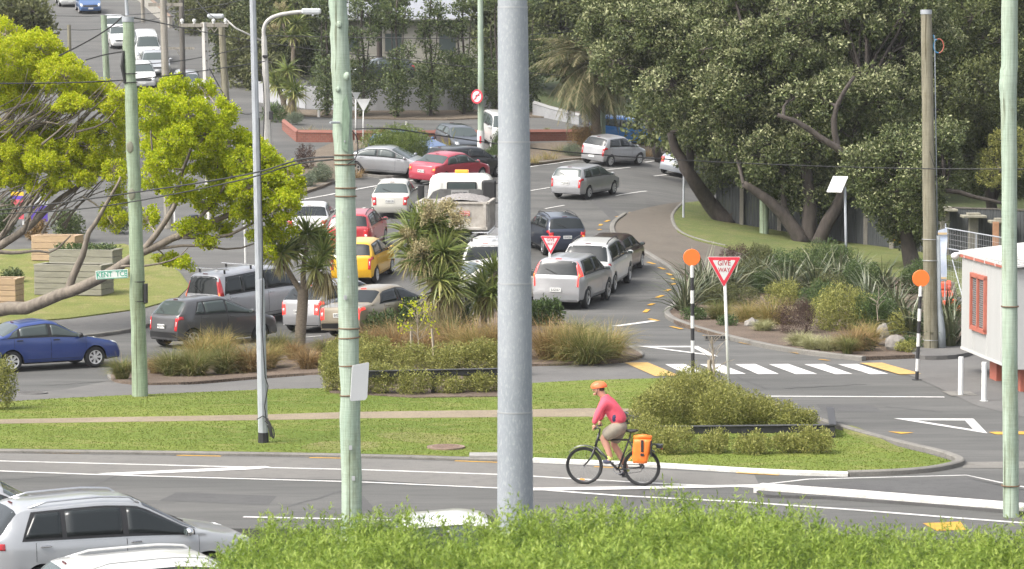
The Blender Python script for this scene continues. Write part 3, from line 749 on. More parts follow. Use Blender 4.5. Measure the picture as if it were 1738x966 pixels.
def at_wheels(px, py, heading, W, side):
    """centre of the footprint from the photo pixel midway between the visible side's wheels"""
    g = G(px, py); h = R(heading); rt = Vector((math.sin(h), -math.cos(h)))
    c = Vector((g.x, g.y)) - rt * (W / 2 - .1) * (1 if side == 'R' else -1)
    return c
def seat_on(t, c, heading, wb=2.5, dz=0):
    """stand the car on the sloping ground"""
    h = R(heading); d = Vector((math.cos(h), math.sin(h))); n = Vector((-d.y, d.x))
    zf = hz(*(c + d * wb / 2)); zr = hz(*(c - d * wb / 2)); zl = hz(*(c + n * .75)); zr2 = hz(*(c - n * .75))
    t.location = (c.x, c.y, (zf + zr) / 2 + dz + .005); t.rotation_mode = 'XYZ'
    fw = Vector((d.x, d.y, (zf - zr) / wb)).normalized(); lf = Vector((n.x, n.y, (zl - zr2) / 1.5)).normalized(); up = fw.cross(lf).normalized(); lf = up.cross(fw)
    t.rotation_euler = Matrix((fw, lf, up)).transposed().to_euler()

SEDAN = dict(hood=1.12, ws=.85, zc=.93, zh=.70, tz=.95)
def sedan(L=4.4, W=1.72, H=1.45, **o): d = dict(SEDAN); d.update(o); return spec('sedan', L, W, H, **d)
def hatch(L=3.9, W=1.69, H=1.5, **o): d = dict(hood=.92, ws=.85, zc=.98, zh=.76, tz=1.0, ro=.62, fo=.80, bf=.94); d.update(o); return spec('hatch', L, W, H, **d)
def wagon(L=4.4, W=1.7, H=1.48, **o): d = dict(hood=1.05, ws=.82, zc=.97, zh=.74, tz=.98, ro=.85, fo=.86, bf=.93); d.update(o); return spec('wagon', L, W, H, **d)
def suv(L=4.5, W=1.8, H=1.7, **o): d = dict(hood=1.08, ws=.72, zc=1.12, zh=.95, tz=1.12, ro=.86, fo=.88, r=.36, zb=.26, bf=1.06, tailw=.36, style='alloy'); d.update(o); return spec('wagon', L, W, H, **d)
def van(L=4.7, W=1.7, H=1.87, **o): d = dict(hood=.72, ws=.85, zc=1.12, zh=.88, tz=1.10, ro=.85, fo=.8, r=.33, zb=.24, bf=1.08, tailw=.14, lean=.15); d.update(o); return spec('van', L, W, H, **d)

p_blue = paint('deep_blue_paint', (.022, .048, .185)); p_grey = paint('dark_grey_paint', (.095, .095, .098), metal=.3); p_silver = paint('silver_paint', (.42, .42, .43), .3, .35)
p_silver2 = paint('pale_silver_paint', (.40, .41, .42), .3, .35); p_gold = paint('champagne_paint', (.34, .29, .21), .3, .3); p_yellow = paint('yellow_paint', (.72, .40, .012))
p_red = paint('red_paint', (.42, .030, .040)); p_white = paint('white_paint', (.62, .62, .60)); p_cream = paint('cream_white_paint', (.52, .505, .45)); p_navy = paint('navy_paint', (.028, .036, .058), metal=.2)
p_crimson = paint('crimson_paint', (.40, .045, .070)); p_mid = paint('mid_grey_paint', (.33, .335, .345), .28, .4); p_bright = paint('bright_blue_paint', (.045, .20, .52)); p_maroon = paint('maroon_paint', (.045, .022, .026)); p_black = paint('black_paint', (.018, .018, .02))
p_ice = paint('ice_blue_paint', (.46, .49, .54), .3, .3); p_charcoal = paint('charcoal_paint', (.085, .095, .11), metal=.3); p_city = paint('mid_blue_paint', (.045, .105, .25))

def car(px, py, heading, side, sp, P, name, label, cat='car', dz=0, **kw):
    sc_ = kw.get('scale', 1)
    c = at_wheels(px, py, heading, sp['W'] * sc_, side) if side else Vector(G(px, py)[:2])
    t, Sn, sx, kx = build_car(name, label, cat, P, sp, (c.x, c.y, 0), 0, **kw)
    seat_on(t, c, heading, (sp['xf'] - sp['xr']) * sc_, dz)
    return t, Sn, sx, kx

# --- queue round the island
car(89, 628, 31, 'R', sedan(4.25, 1.69, 1.40, win=[(-1.32, -1.02), (-.95, -.12), (-.02, .98)], xr=-1.2, boot=.62, tailw=.62, ro=.92, fo=.86, r=.295, tz=.93, zc=.90, zh=.70), p_blue, 'sedan_car', 'dark blue sedan with silver hubcaps at the left edge of the photo', glass=m_glass2, trim=m_trim, plate='WU4170', scale=.98)
car(388, 586, 42, 'R', hatch(4.0, 1.69, 1.54, win=[(-1.25, -.92), (-.86, -.10), (-.02, .98)], hood=.95, ws=1.0, tailw=.46, r=.30, style='alloy', tz=1.0), p_grey, 'hatchback_car', 'dark grey hatchback with lit tail lights behind the tussocks', glass=m_glass2, bumper=m_trim, lights='mid', plate='NQD274', scale=.96)
car(456, 550, 52, 'R', van(4.6, 1.7, 1.85, win=[(-1.95, -1.15), (-1.07, -.1), (0, 1.15)]), p_silver, 'people_mover', 'silver people mover with roof bars behind the grey street light pole', 'van', lights='tall', rack=(-1.7, -.5), plate='', trim=p_silver)
car(612, 553, 55, 'R', hatch(4.1, 1.7, 1.5, tailw=.5), p_silver, 'hatchback_car', 'silver hatchback behind the cabbage tree trunk, beside the beige sedan', lights='box', lit=True, plate='DKT381')
car(686, 563, 55, 'R', sedan(4.35, 1.73, 1.47, win=[(-1.15, -.25), (-.15, .90)], boot=.6, tailw=.72), p_gold, 'sedan_car', 'beige sedan with a dark bumper strip and lit tail lights', bumper=m_trim, lights='box', lit=True, plate='EVS209', plate_s=1.45)
car(617, 473, 80, None, hatch(3.9, 1.69, 1.53, tailw=.4), p_yellow, 'hatchback_car', 'bright yellow hatchback queueing behind the pale green pole', lights='mid', plate='JYH756', plate_s=1.5)
car(608, 425, 83, None, suv(4.3, 1.8, 1.66, style='cap'), p_red, 'station_wagon', 'red wagon with roof rails just ahead of the yellow hatchback', rails=True, plate='HRL783', plate_s=1.55)
car(531, 402, 88, None, sedan(4.4, 1.7, 1.48), p_white, 'sedan_car', 'white sedan seen from behind between the maple and the green pole', lights='box', plate='')
car(671, 362, 86, None, sedan(4.3, 1.7, 1.53, boot=.5, tailw=.6), p_cream, 'sedan_car', 'cream white sedan seen from behind, left of the tip truck', glass=m_glass2, lights='box', plate='FNG126', plate_s=1.55)
car(763, 308, 55, None, sedan(4.6, 1.78, 1.46, boot=.55), p_crimson, 'sedan_car', 'crimson red sedan turning in front of the tip truck', glass=m_glass2, lights='wide', plate='MTE510')
car(655, 301, -14, 'R', sedan(4.6, 1.8, 1.44, boot=.32, tailw=.95, style='alloy', r=.33, hood=1.15, ws=1.0), p_mid, 'sedan_car', 'mid grey sedan crossing from behind the green pole', glass=m_glass2, plate='LWN43')
car(792, 299, 40, None, wagon(4.4, 1.75, 1.5), p_black, 'wagon_car', 'black car partly hidden behind the truck cab roof', lights='box', plate='')
car(778, 260, -72, None, hatch(4.1, 1.7, 1.45), p_charcoal, 'hatchback_car', 'charcoal hatchback facing the camera beside the white based pole', glass=m_glass2, plate='')
car(850, 248, -78, None, van(4.3, 1.7, 1.8), p_white, 'white_van', 'white van facing the camera, half hidden by the big grey column', 'van', glass=m_glass2)
car(694, 266, -32, None, sedan(4.2, 1.7, 1.36), p_city, 'sedan_car', 'blue car nose peeking out behind the round green shrub', plate='')
car(1060, 281.5, 50, 'R', hatch(3.75, 1.69, 1.52, tailw=.36, ro=.6, fo=.72), p_silver, 'hatchback_car', 'small silver hatchback farthest up the main road', plate='', plate_s=.8, lights='mid')
car(1019, 334, 63, 'R', wagon(4.36, 1.7, 1.5, win=[(-1.75, -1.12), (-1.02, -.12), (-.02, .98)]), p_silver, 'station_wagon', 'silver station wagon driving away in the open road', glass=m_glass2, lights='mid', plate='FQZ608', plate_s=1.55)
car(1166, 297, 66, None, sedan(4.5, 1.76, 1.47), p_ice, 'sedan_car', 'pale blue silver sedan behind the leaning pohutukawa trunk', lights='wide', lit=False, plate='')
car(1060, 243, 6, None, hatch(4.2, 1.75, 1.5), p_bright, 'hatchback_car', 'bright blue hatchback parked under the big dark tree', glass=m_glass2, plate='')
car(941, 426, 103, None, suv(4.6, 1.8, 1.7, tailw=.42), p_navy, 'sport_utility_car', 'dark navy four wheel drive to the right of the big grey column', 'suv', lights='wide', plate='GNG56', plate_s=1.55, rails=True, scale=.9)
car(1053, 489, 78, 'R', suv(4.65, 1.82, 1.72, tailw=.5, tz=1.05), p_white, 'sport_utility_car', 'white four wheel drive with roof rails behind the silver one', 'suv', lights='wide', rails=True, plate='', scale=1.02)
car(1074, 462, 76, 'R', wagon(4.5, 1.75, 1.5), p_maroon, 'station_wagon', 'dark maroon car hidden behind the white four wheel drive', 'car', lights='high', plate='', scale=.95)
car(1012, 517, 74, 'R', suv(4.45, 1.78, 1.70, tailw=.25, tz=1.08), p_silver, 'sport_utility_car', 'silver four wheel drive with tall tail lights behind the small give way sign', 'suv', lights='tall', lit=True, plate='JLG557', plate_s=1.25, scale=1.0, bumper=p_silver2)
car(872, 517, 22, 'R', sedan(4.4, 1.72, 1.48), p_cream, 'sedan_car', 'cream white sedan hidden behind the big column and the palms', glass=m_glass2, lights='box', plate='')
ute, uS, usx, ukx = car(838, 486, 84, None, suv(5.0, 1.8, 1.78, tailw=.15, tz=1.1), p_white, 'canopy_ute', 'white canopy ute carrying a silver ladder rack ahead of the cream sedan', 'ute', lit=True, plate='', rack=(-1.5, .1))
b = MB()
for yy in (-.45, -.05):
    b.box((-.9, yy, 2.0), (2.2, .05, .09), bev=.01)
for i in range(8): b.box((-1.85 + .27 * i, -.25, 2.0), (.05, .4, .04))
b.build('ladder', m_alloy, ute)
# --- cars in the near car park and on the side street
def park(px, D, zz, heading, sp, P, name, label, cat='car', **kw):
    q = AT(px, 900, D); t, a_, b_, c_ = build_car(name, label, cat, P, sp, (q.x, D, zz), R(heading), **kw); return t
park(191, 44.4, PARK_Z + .06, 25, suv(4.75, 1.84, 1.74, win=[(-1.75, -1.12), (-1.04, -.08), (.02, 1.12)], rails=True, zc=1.14, tailw=.5, hood=1.12, ws=1.0, peak=-.4, ro=.95, fo=.98), p_silver2, 'sport_utility_car', 'large silver four wheel drive parked at the lower left corner', 'suv', rails='chrome', lights='wide', trim=m_chrome, plate='KCB92', scale=.93)
park(300, 40.2, PARK_Z - .07, 22, wagon(4.5, 1.75, 1.5, tailw=.5), p_white, 'station_wagon', 'white wagon roof below the silver four wheel drive, half covered by the hedge', glass=m_glass2, rails='paint', lights='box')
park(795, 44.0, PARK_Z - .03, 4, sedan(4.4, 1.72, 1.46), p_white, 'sedan_car', 'white car roof just showing above the foreground hedge', glass=m_glass2)
park(-44, 46.0, PARK_Z + .16, 14, wagon(4.5, 1.75, 1.5), p_silver, 'station_wagon', 'silver car roof behind the large four wheel drive at the left edge', glass=m_glass2)
for (px, py, hd, sp, P, nm, lb, ct, kw) in [
    (150, 20, -76, hatch(3.95, 1.7, 1.5), p_city, 'hatchback_car', 'blue hatchback coming down the hill at the top of the photo', 'car', {}),
    (116, 8, -76, suv(4.4, 1.78, 1.65), p_white, 'sport_utility_car', 'white and black car behind the blue hatchback on the hill', 'suv', {}),
    (196, 66, -78, suv(4.5, 1.76, 1.62, style='cap'), p_white, 'station_wagon', 'white wagon uphill of the white sedan on the side street', 'car', {}),
    (203, 78, -74, sedan(4.4, 1.7, 1.42), p_white, 'sedan_car', 'white sedan parked left of the capped green pole on the hill', 'car', {}),
    (249, 104, -80, van(4.7, 1.72, 2.0, hood=.35, ws=.6), p_white, 'delivery_van', 'white high roofed van parked on the hill side street', 'van', {}),
    (263, 124, -80, sedan(4.6, 1.82, 1.44, style='alloy'), p_silver2, 'sedan_car', 'silver sedan with a dark grille parked below the white van', 'car', {}),
    (240, 146, -80, hatch(4.0, 1.7, 1.48), p_white, 'hatchback_car', 'white hatchback roof above the maple on the hill street', 'car', {}),
    (318, 164, -82, wagon(4.4, 1.72, 1.5), p_silver, 'station_wagon', 'pale silver wagon behind the maple beside the concrete pole', 'car', {})]:
    car(px, py, hd, None, sp, P, nm, lb, ct, lod=1, glass=m_glass2, plate='', **kw)
_q = AT(646, 118, 174)
build_car('sedan_car', 'dark car parked behind the white wall among the bushes', 'car', p_charcoal, hatch(4.1, 1.7, 1.5), (_q.x, 174, _q.z - .75), R(200), lod=1, glass=m_glass2)

# --- tip truck
def truck():
    hd = 87; D0 = 106.6
    x0 = AT(768, 390, D0).x
    t = root('tip_truck', 'white tip truck with a worn steel tray of gravel seen from behind', 'truck', (x0, D0, hz(x0, D0)), R(hd - 0))
    pw = mat('truck_white', (.70, .69, .64), .4, coat=.5, var=.06, scale=2); steel = mat('worn_tray_steel', (.42, .375, .32), .75, var=.25, scale=3.5, bump=.3, col2=(.50, .47, .42))
    dark = mat('headboard_steel', (.09, .09, .088), .7, var=.35, scale=3)
    # cab: rounded section extruded along x, x forward; rear of tray at x=0
    b = MB(); prof = [(-1.16, .75), (-1.2, 1.4), (-1.17, 2.1), (-1.08, 2.72), (-.98, 2.86), (-.8, 2.93), (.8, 2.93), (.98, 2.86), (1.08, 2.72), (1.17, 2.1), (1.2, 1.4), (1.16, .75)]
    Mx = Matrix(((0, 0, 1, 0), (1, 0, 0, 0), (0, 1, 0, 0), (0, 0, 0, 1)))
    xs = [4.25, 4.32, 5.6, 5.95]; sc_ = [.96, 1, 1, .95]; n = len(prof); vs = []
    for x, k in zip(xs, sc_): vs += [(x, y * k, .75 + (z - .75) * (k if z > 1.5 else 1)) for y, z in prof]
    fs = [(i * n + j, i * n + (j + 1) % n, (i + 1) * n + (j + 1) % n, (i + 1) * n + j) for i in range(3) for j in range(n)] + [tuple(range(n))[::-1], tuple(3 * n + j for j in range(n))]
    b.add(vs, fs); b.build('cab', pw, t, auto=True)
    for yy in (-.72, .72):
        b = MB(); b.box((4.235, yy * 1.12, 2.3), (.02, .28, .62), bev=.01); b.build('cab_vent_panel', pw, t)
    b = MB(); b.box((4.24, -.05, 2.38), (.03, 1.06, .50), bev=.05); f = b.build('rear_window_frame', m_trim, t)
    b = MB(); b.box((4.222, -.05, 2.38), (.02, .98, .43), bev=.01); b.build('rear_window', m_glass2, f)
    for sd_ in (1, -1):
        b = MB(); b.box((5.2, sd_ * 1.185, 2.1), (.9, .02, .7), bev=.008); b.build('side_window', m_glass, t)
        b = MB(); b.box((5.75, sd_ * 1.52, 2.15), (.14, .24, .66), bev=.05); b.m = 1; b.tube([(5.7, sd_ * 1.18, 2.55), (5.72, sd_ * 1.45, 2.5)], .025, 6); b.tube([(5.7, sd_ * 1.18, 1.8), (5.72, sd_ * 1.45, 1.85)], .025, 6)
        b.build('wing_mirror', [m_trim, m_trim], t)
    b = MB(); b.box((5.975, 0, 2.2), (.03, 2.0, .8), bev=.01); b.build('windscreen', m_glass, t)
    b = MB(); b.box((5.0, 0, 3.0), (.22, .48, .13), bev=.03); b.m = 1; b.box((5.0, 0, 2.93), (.16, .3, .06)); b.build('beacon', [m_orange, m_trim], t)
    b = MB(); b.cyl((4.1, -1.02, 1.1), (4.1, -1.02, 2.7), .16, 12); b.box((4.1, -1.02, 2.3), (.36, .5, .8), bev=.07); b.build('air_intake', m_trim, t)
    # tray
    b = MB(); L = 3.9; wd = 1.2
    b.box((.04, 0, 1.55), (.07, 2 * wd, .95)); b.box((L, 0, 1.55), (.07, 2 * wd, .95)); b.box((L / 2, 0, 1.08), (L, 2 * wd - .05, .06))
    for sd_ in (1, -1):
        b.box((L / 2, sd_ * (wd - .035), 1.55), (L - .1, .07, .93)); b.box((L / 2, sd_ * (wd + .01), 2.02), (L + .06, .12, .09), bev=.015)
        for i in range(6): b.box((.25 + i * .7, sd_ * (wd + .03), 1.52), (.09, .06, .9))
    b.box((.0, 0, 2.02), (.1, 2 * wd, .09), bev=.015); b.box((-.02, 0, 1.12), (.06, 2 * wd, .10), bev=.015)
    for yy in (-wd + .1, wd - .1): b.box((-.02, yy, 1.55), (.06, .1, .9))
    b.build('tray', steel, t)
    b = MB(); poly = [(-1.2, 1.95), (-1.12, 2.02), (-.9, 2.28), (-.7, 2.38), (.7, 2.38), (.95, 2.28), (1.12, 2.02), (1.2, 1.95)]
    b.prism(poly, 3.93, 3.99, Mx); b.m = 1; b.box((3.92, .0, 2.22), (.02, .62, .24)); hb = b.build('headboard', [dark, mat('sign_board_grey', (.28, .28, .27), .8, var=.15)], t)
    Ml = Matrix.Translation((3.905, 0, 2.24)) @ Matrix.Rotation(R(-90), 4, 'Z') @ Matrix.Rotation(R(90), 4, 'X')
    lettering('headboard_text', 'KIWI DUMP', .1, m_ink, hb, Ml)
    b = MB(); b.box((-.045, -.42, 1.66), (.012, .34, .17)); lb = b.build('warning_label', mat('label_red', (.52, .10, .09), .6), t)
    Ml = Matrix.Translation((-.054, -.42, 1.70)) @ Matrix.Rotation(R(-90), 4, 'Z') @ Matrix.Rotation(R(90), 4, 'X')
    lettering('label_text', 'CAUTION', .065, m_plate, lb, Ml); lettering('label_text', 'OVERLOAD', .055, m_plate, lb, Matrix.Translation((0, 0, -.08)) @ Ml)
    # gravel heap
    bm = bmesh.new(); bmesh.ops.create_grid(bm, x_segments=36, y_segments=22, size=.5)
    for v in bm.verts:
        x, y = v.co.x, v.co.y; hgt = .42 * max(0, 1 - (2 * y + .25) ** 2) ** .8 * (1 - .35 * (2 * x) ** 2)
        v.co = Vector((x * 3.8 + 1.95, y * 2.28, 1.86 + hgt + .06 * mnoise.noise(Vector((x * 14, y * 10, 0)))))
    me = bpy.data.meshes.new('gravel_load'); bm.to_mesh(me); bm.free(); me.materials.append(mat('gravel_load', (.24, .225, .215), .95, var=.4, scale=16, bump=1)); me.polygons.foreach_set('use_smooth', [True] * len(me.polygons)); link('gravel_load', me, t)
    b = MB(); b.box((2.6, 0, .8), (6.2, .8, .22)); b.box((-.1, 0, .62), (.08, 2.2, .12), bev=.02)
    for sd_ in (1, -1): b.box((.2, sd_ * .95, .6), (.03, .5, .5))
    b.build('chassis', m_under, t)
    for sd_ in (1, -1):
        b = MB(); b.box((-.15, sd_ * .85, .62), (.05, .4, .11), bev=.02); b.build('tail_light', m_red, t)
    ty, rm = wheel_meshes(.46, .28, 'ten')
    for xw, ys in ((1.1, .9), (5.15, 1.0)):
        for sd_ in (1, -1):
            wh = link('wheel', ty, t, (xw, sd_ * ys, .46)); wh.rotation_euler = (0, 0, math.pi if sd_ > 0 else 0); link('rim', rm, wh)
    t.scale = (1.0, 1.1, 1.06)
truck()
# ================================================================== plants
lm_maple = leaf_mat('maple_spring_leaves', [(.24, .33, .010), (.42, .50, .014), (.55, .60, .022), (.64, .62, .05)], .5, .5)
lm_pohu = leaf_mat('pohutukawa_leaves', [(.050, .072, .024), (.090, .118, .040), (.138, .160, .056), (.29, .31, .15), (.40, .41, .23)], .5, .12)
lm_pohu2 = leaf_mat('ngaio_leaves', [(.054, .072, .026), (.098, .122, .042), (.15, .17, .06), (.22, .235, .09)], .5, .15)
lm_gris = leaf_mat('griselinia_leaves', [(.046, .070, .026), (.085, .118, .042), (.13, .165, .058), (.19, .215, .085)], .4, .15)
lm_bg = leaf_mat('distant_leaves', [(.050, .068, .026), (.085, .108, .040), (.125, .145, .055), (.18, .185, .075)], .6, .15)
lm_olive = leaf_mat('olive_leaves', [(.075, .088, .032), (.12, .13, .05), (.17, .175, .075)], .6, .2)
lm_hebe = leaf_mat('hebe_leaves', [(.13, .148, .038), (.225, .235, .06), (.32, .32, .09), (.38, .36, .12)], .55, .2)
lm_fresh = leaf_mat('fresh_green_leaves', [(.09, .13, .03), (.15, .20, .045), (.22, .265, .07)], .5, .25)
lm_coprosma = leaf_mat('green_shrub_leaves', [(.042, .070, .024), (.08, .125, .04), (.13, .18, .06)], .45, .2)
lm_grey = leaf_mat('grey_green_leaves', [(.09, .12, .075), (.16, .195, .125), (.23, .26, .18)], .6, .2)
lm_purple = leaf_mat('bronze_leaves', [(.045, .028, .022), (.085, .050, .040), (.13, .085, .065)], .6, .15)
lm_gold = leaf_mat('golden_tussock', [(.15, .17, .045), (.26, .235, .075), (.40, .30, .11), (.47, .36, .17)], .7, .3)
lm_green_t = leaf_mat('green_tussock', [(.085, .115, .030), (.14, .165, .045), (.22, .22, .075), (.34, .27, .13)], .7, .3)
lm_brown_t = leaf_mat('brown_tussock', [(.15, .115, .055), (.25, .17, .08), (.37, .235, .10), (.34, .27, .14)], .7, .3)
lm_pale_t = leaf_mat('pale_tussock', [(.26, .27, .12), (.36, .36, .18), (.46, .44, .26)], .7, .3)
lm_flax = leaf_mat('flax_leaves', [(.042, .058, .028), (.075, .095, .045), (.12, .14, .07), (.21, .205, .13)], .35, .15, .5)
lm_yflax = leaf_mat('yellow_flax_leaves', [(.25, .22, .04), (.38, .33, .07), (.46, .40, .12)], .4, .2)
lm_cabb = leaf_mat('cabbage_tree_leaves', [(.085, .125, .034), (.165, .215, .056), (.26, .295, .085), (.38, .36, .14)], .4, .2, .45)
lm_dead = leaf_mat('dry_cabbage_leaves', [(.22, .18, .085), (.36, .305, .155), (.48, .425, .25)], .8, .2)
lm_palm = leaf_mat('dry_palm_fronds', [(.045, .06, .02), (.085, .095, .036), (.15, .14, .065), (.25, .21, .12)], .7, .2)
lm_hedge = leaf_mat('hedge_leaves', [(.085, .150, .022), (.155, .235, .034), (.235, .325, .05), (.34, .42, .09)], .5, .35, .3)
lm_grassy = leaf_mat('grass_blades', [(.115, .155, .026), (.15, .188, .034), (.185, .205, .05)], .7, .3)
m_barkg = mat('grey_bark', (.17, .145, .115), .9, var=.35, scale=7, bump=.6, stretch=(1, 1, .3))
m_barkd = mat('dark_bark', (.055, .045, .038), .9, var=.45, scale=6, bump=.9, stretch=(1, 1, .3))
m_barkc = mat('cabbage_bark', (.20, .165, .125), .95, var=.3, scale=14, bump=.8, stretch=(1, 1, 2))
m_wood = mat('stake_wood', (.30, .255, .19), .9, var=.2, scale=8)
m_twig = mat('bare_twigs', (.30, .255, .20), .9, var=.2, scale=10)
RS = np.random.RandomState

def tubes_np(rng, segs, n=4):
    """many thin twigs: segs list of (p0, p1, r0, r1, sag)"""
    b = MB()
    for p0, p1, r0, r1 in segs:
        p0 = Vector(p0); p1 = Vector(p1); m1 = p0.lerp(p1, .5) + Vector(rng.normal(0, .09, 3)) * (p1 - p0).length
        b.tube([p0, m1, p1], [r0, (r0 + r1) / 2, r1], n, cap=False)
    return b
def tree(name, label, base, limbs, clumps, lm, bark, seed, leaf=(.12, .06), dens=120, sub=None, tips=None, twigs=6, splay=.7, inner=.5, group=None, tone=(.0, .62), cat='tree', twig_mat=None, tw=(.03, .008), up=.15, shift=0):
    """limbs: [(points, r0, r1)] in world space; clumps: (x,y,z,rx,ry,rz) in world space"""
    rng = RS(seed); base = Vector(base); t = root(name, label, cat, base, 0, group)
    b = MB(); P_all = []
    for pts, r0, r1 in limbs:
        pts = [Vector(p) - base for p in pts]; pts = [Vector(p) for p in smooth_poly([tuple(p) for p in pts], 1, False)]
        k = len(pts); pts = [p + Vector(rng.normal(0, r0 * .12, 3)) if 0 < i < k - 1 else p for i, p in enumerate(pts)]
        b.tube(pts, [r0 + (r1 - r0) * i / (k - 1) for i in range(k)], 9); P_all += pts
    cl = np.array(clumps, float); cl[:, :3] -= np.array(base)
    if P_all:
        PA = np.array([tuple(p) for p in P_all]); segs = []
        for c in cl:
            d = np.linalg.norm(PA - c[:3], axis=1); q = PA[d.argmin()]
            if d.min() < 6: segs.append((q, c[:3], tw[0] * 1.6, tw[0]))
            for _ in range(twigs):
                e = c[:3] + nrm(rng.normal(0, 1, 3)) * c[3:6] * rng.uniform(.6, 1.02); segs.append((c[:3] * .75 + q * .25 if d.min() < 6 and rng.rand() < .5 else c[:3], e, tw[0] * .7, tw[1]))
        b2 = tubes_np(rng, segs); b.m = 1 if twig_mat else 0; b.add(b2.v, b2.f)
        b.build('trunk', [bark] + ([twig_mat] if twig_mat else []), t, smooth=True)
    if sub:                                        # leaves gathered in small bunches
        nb, rb = sub; CC = []; FL = []
        for c in cl:
            m_ = max(3, int(nb * c[3] * c[4] * 4)); d = nrm(rng.normal(0, 1, (m_, 3))); k = rng.uniform(.35, 1, (m_, 1)) ** .5
            for p in c[:3] + d * c[3:6] * k: CC.append((*p, *(rb * rng.uniform(.6, 1.3, 3))))
            FL += list((d[:, 2] > -.05) & (k[:, 0] > .62) & (rng.rand(m_) < .8))
        src = np.array(CC)
    else: src = cl
    Pp, N, D = shell_pts(rng, src, dens, inner, up)
    Q = leaf_quads(rng, Pp, N, leaf[0], leaf[1], splay)
    tn = rng.uniform(tone[0], tone[1], len(Pp))
    if sub is None:                                 # clump-wise leaf colour (old and new growth)
        pass
    if tips:                                        # pale new buds; favouring clump tops also puts sky-lit shading into colour
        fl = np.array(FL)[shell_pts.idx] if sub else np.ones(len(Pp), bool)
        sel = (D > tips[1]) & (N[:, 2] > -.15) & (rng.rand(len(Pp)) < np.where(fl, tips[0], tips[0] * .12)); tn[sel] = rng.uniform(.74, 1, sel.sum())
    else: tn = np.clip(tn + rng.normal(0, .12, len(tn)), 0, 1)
    link('crown', quad_mesh('crown', Q, tn, lm), t)
    return t
def in_poly(p, poly):
    x, y = p; c = False; n = len(poly); j = n - 1
    for i in range(n):
        xi, yi = poly[i]; xj, yj = poly[j]
        if (yi > y) != (yj > y) and x < (xj - xi) * (y - yi) / (yj - yi) + xi: c = not c
        j = i
    return c
def crown(outline, D, thick, rpx, n, seed, flat=.85):
    """clumps filling the volume whose silhouette has this outline; they spread over the tree's own depth"""
    rng = RS(seed); x0 = min(p[0] for p in outline); x1 = max(p[0] for p in outline); y0 = min(p[1] for p in outline); y1 = max(p[1] for p in outline)
    out = []; cx = (x0 + x1) / 2; cy = (y0 + y1) / 2; tries = 0; pts = []
    while len(out) < n and tries < n * 60:
        tries += 1
        p = (rng.uniform(x0, x1), rng.uniform(y0, y1))
        if not in_poly(p, outline): continue
        e = math.hypot((p[0] - cx) / (x1 - x0) * 2, (p[1] - cy) / (y1 - y0) * 2); th = thick * math.sqrt(max(.12, 1 - min(1, e) ** 2))
        if tries < n * 40 and any(abs(p[0] - q[0]) < rpx * .55 and abs(p[1] - q[1]) < rpx * .5 and rng.rand() < .8 for q in pts): continue
        pts.append(p); d = D + th * rng.uniform(-1, .55); w_ = AT(p[0], p[1], d); r = rpx / S(d) * rng.uniform(.7, 1.25)
        out.append((w_.x, w_.y, w_.z, r, r, r * flat))
    return out
def L(pts, D):  # polyline of sight-line points at depth(s) D
    Ds = D if isinstance(D, (list, tuple)) else [D] * len(pts)
    return [AT(x, y, d) for (x, y), d in zip(pts, Ds)]

# ---- yellow green maples at the left
def C4(lst, D0, sp=1.6, seed=1):
    rng = RS(seed); o = []
    for x, y, rx, ry in lst:
        d = D0 + rng.uniform(-sp, sp); q = AT(x, y, d); s = S(d); o.append((q.x, q.y, q.z, rx / s, (rx + ry) / 2 / s, ry / s))
    return o
cA = C4([(15, 105, 52, 42), (65, 85, 45, 35), (110, 130, 50, 38), (165, 160, 40, 24), (45, 140, 50, 28), (10, 60, 35, 28), (-30, 100, 50, 60), (195, 185, 24, 16), (120, 176, 34, 15), (30, 176, 36, 13), (205, 165, 22, 18), (75, 190, 26, 10), (205, 205, 24, 22), (160, 225, 34, 16), (95, 225, 40, 16), (25, 225, 44, 16), (195, 290, 22, 22),
         (0, 265, 50, 30), (50, 255, 50, 26), (105, 265, 45, 28), (150, 250, 40, 30), (185, 275, 30, 30), (25, 300, 45, 18), (120, 305, 40, 18), (-40, 240, 50, 50), (200, 320, 18, 30), (70, 320, 30, 14), (190, 370, 25, 22), (215, 235, 22, 30), (5, 140, 45, 35), (85, 115, 40, 30), (140, 150, 36, 28), (80, 245, 40, 20), (20, 285, 40, 20), (150, 280, 36, 22), (75, 275, 40, 18)], 88, 1.8, 3)
DL = G(1236, 380).y; DM = G(1372, 415).y; DR = G(1548, 459).y
print('depths', DL, DM, DR)
rgA = random.Random(8)
bA = G(-75, 560)
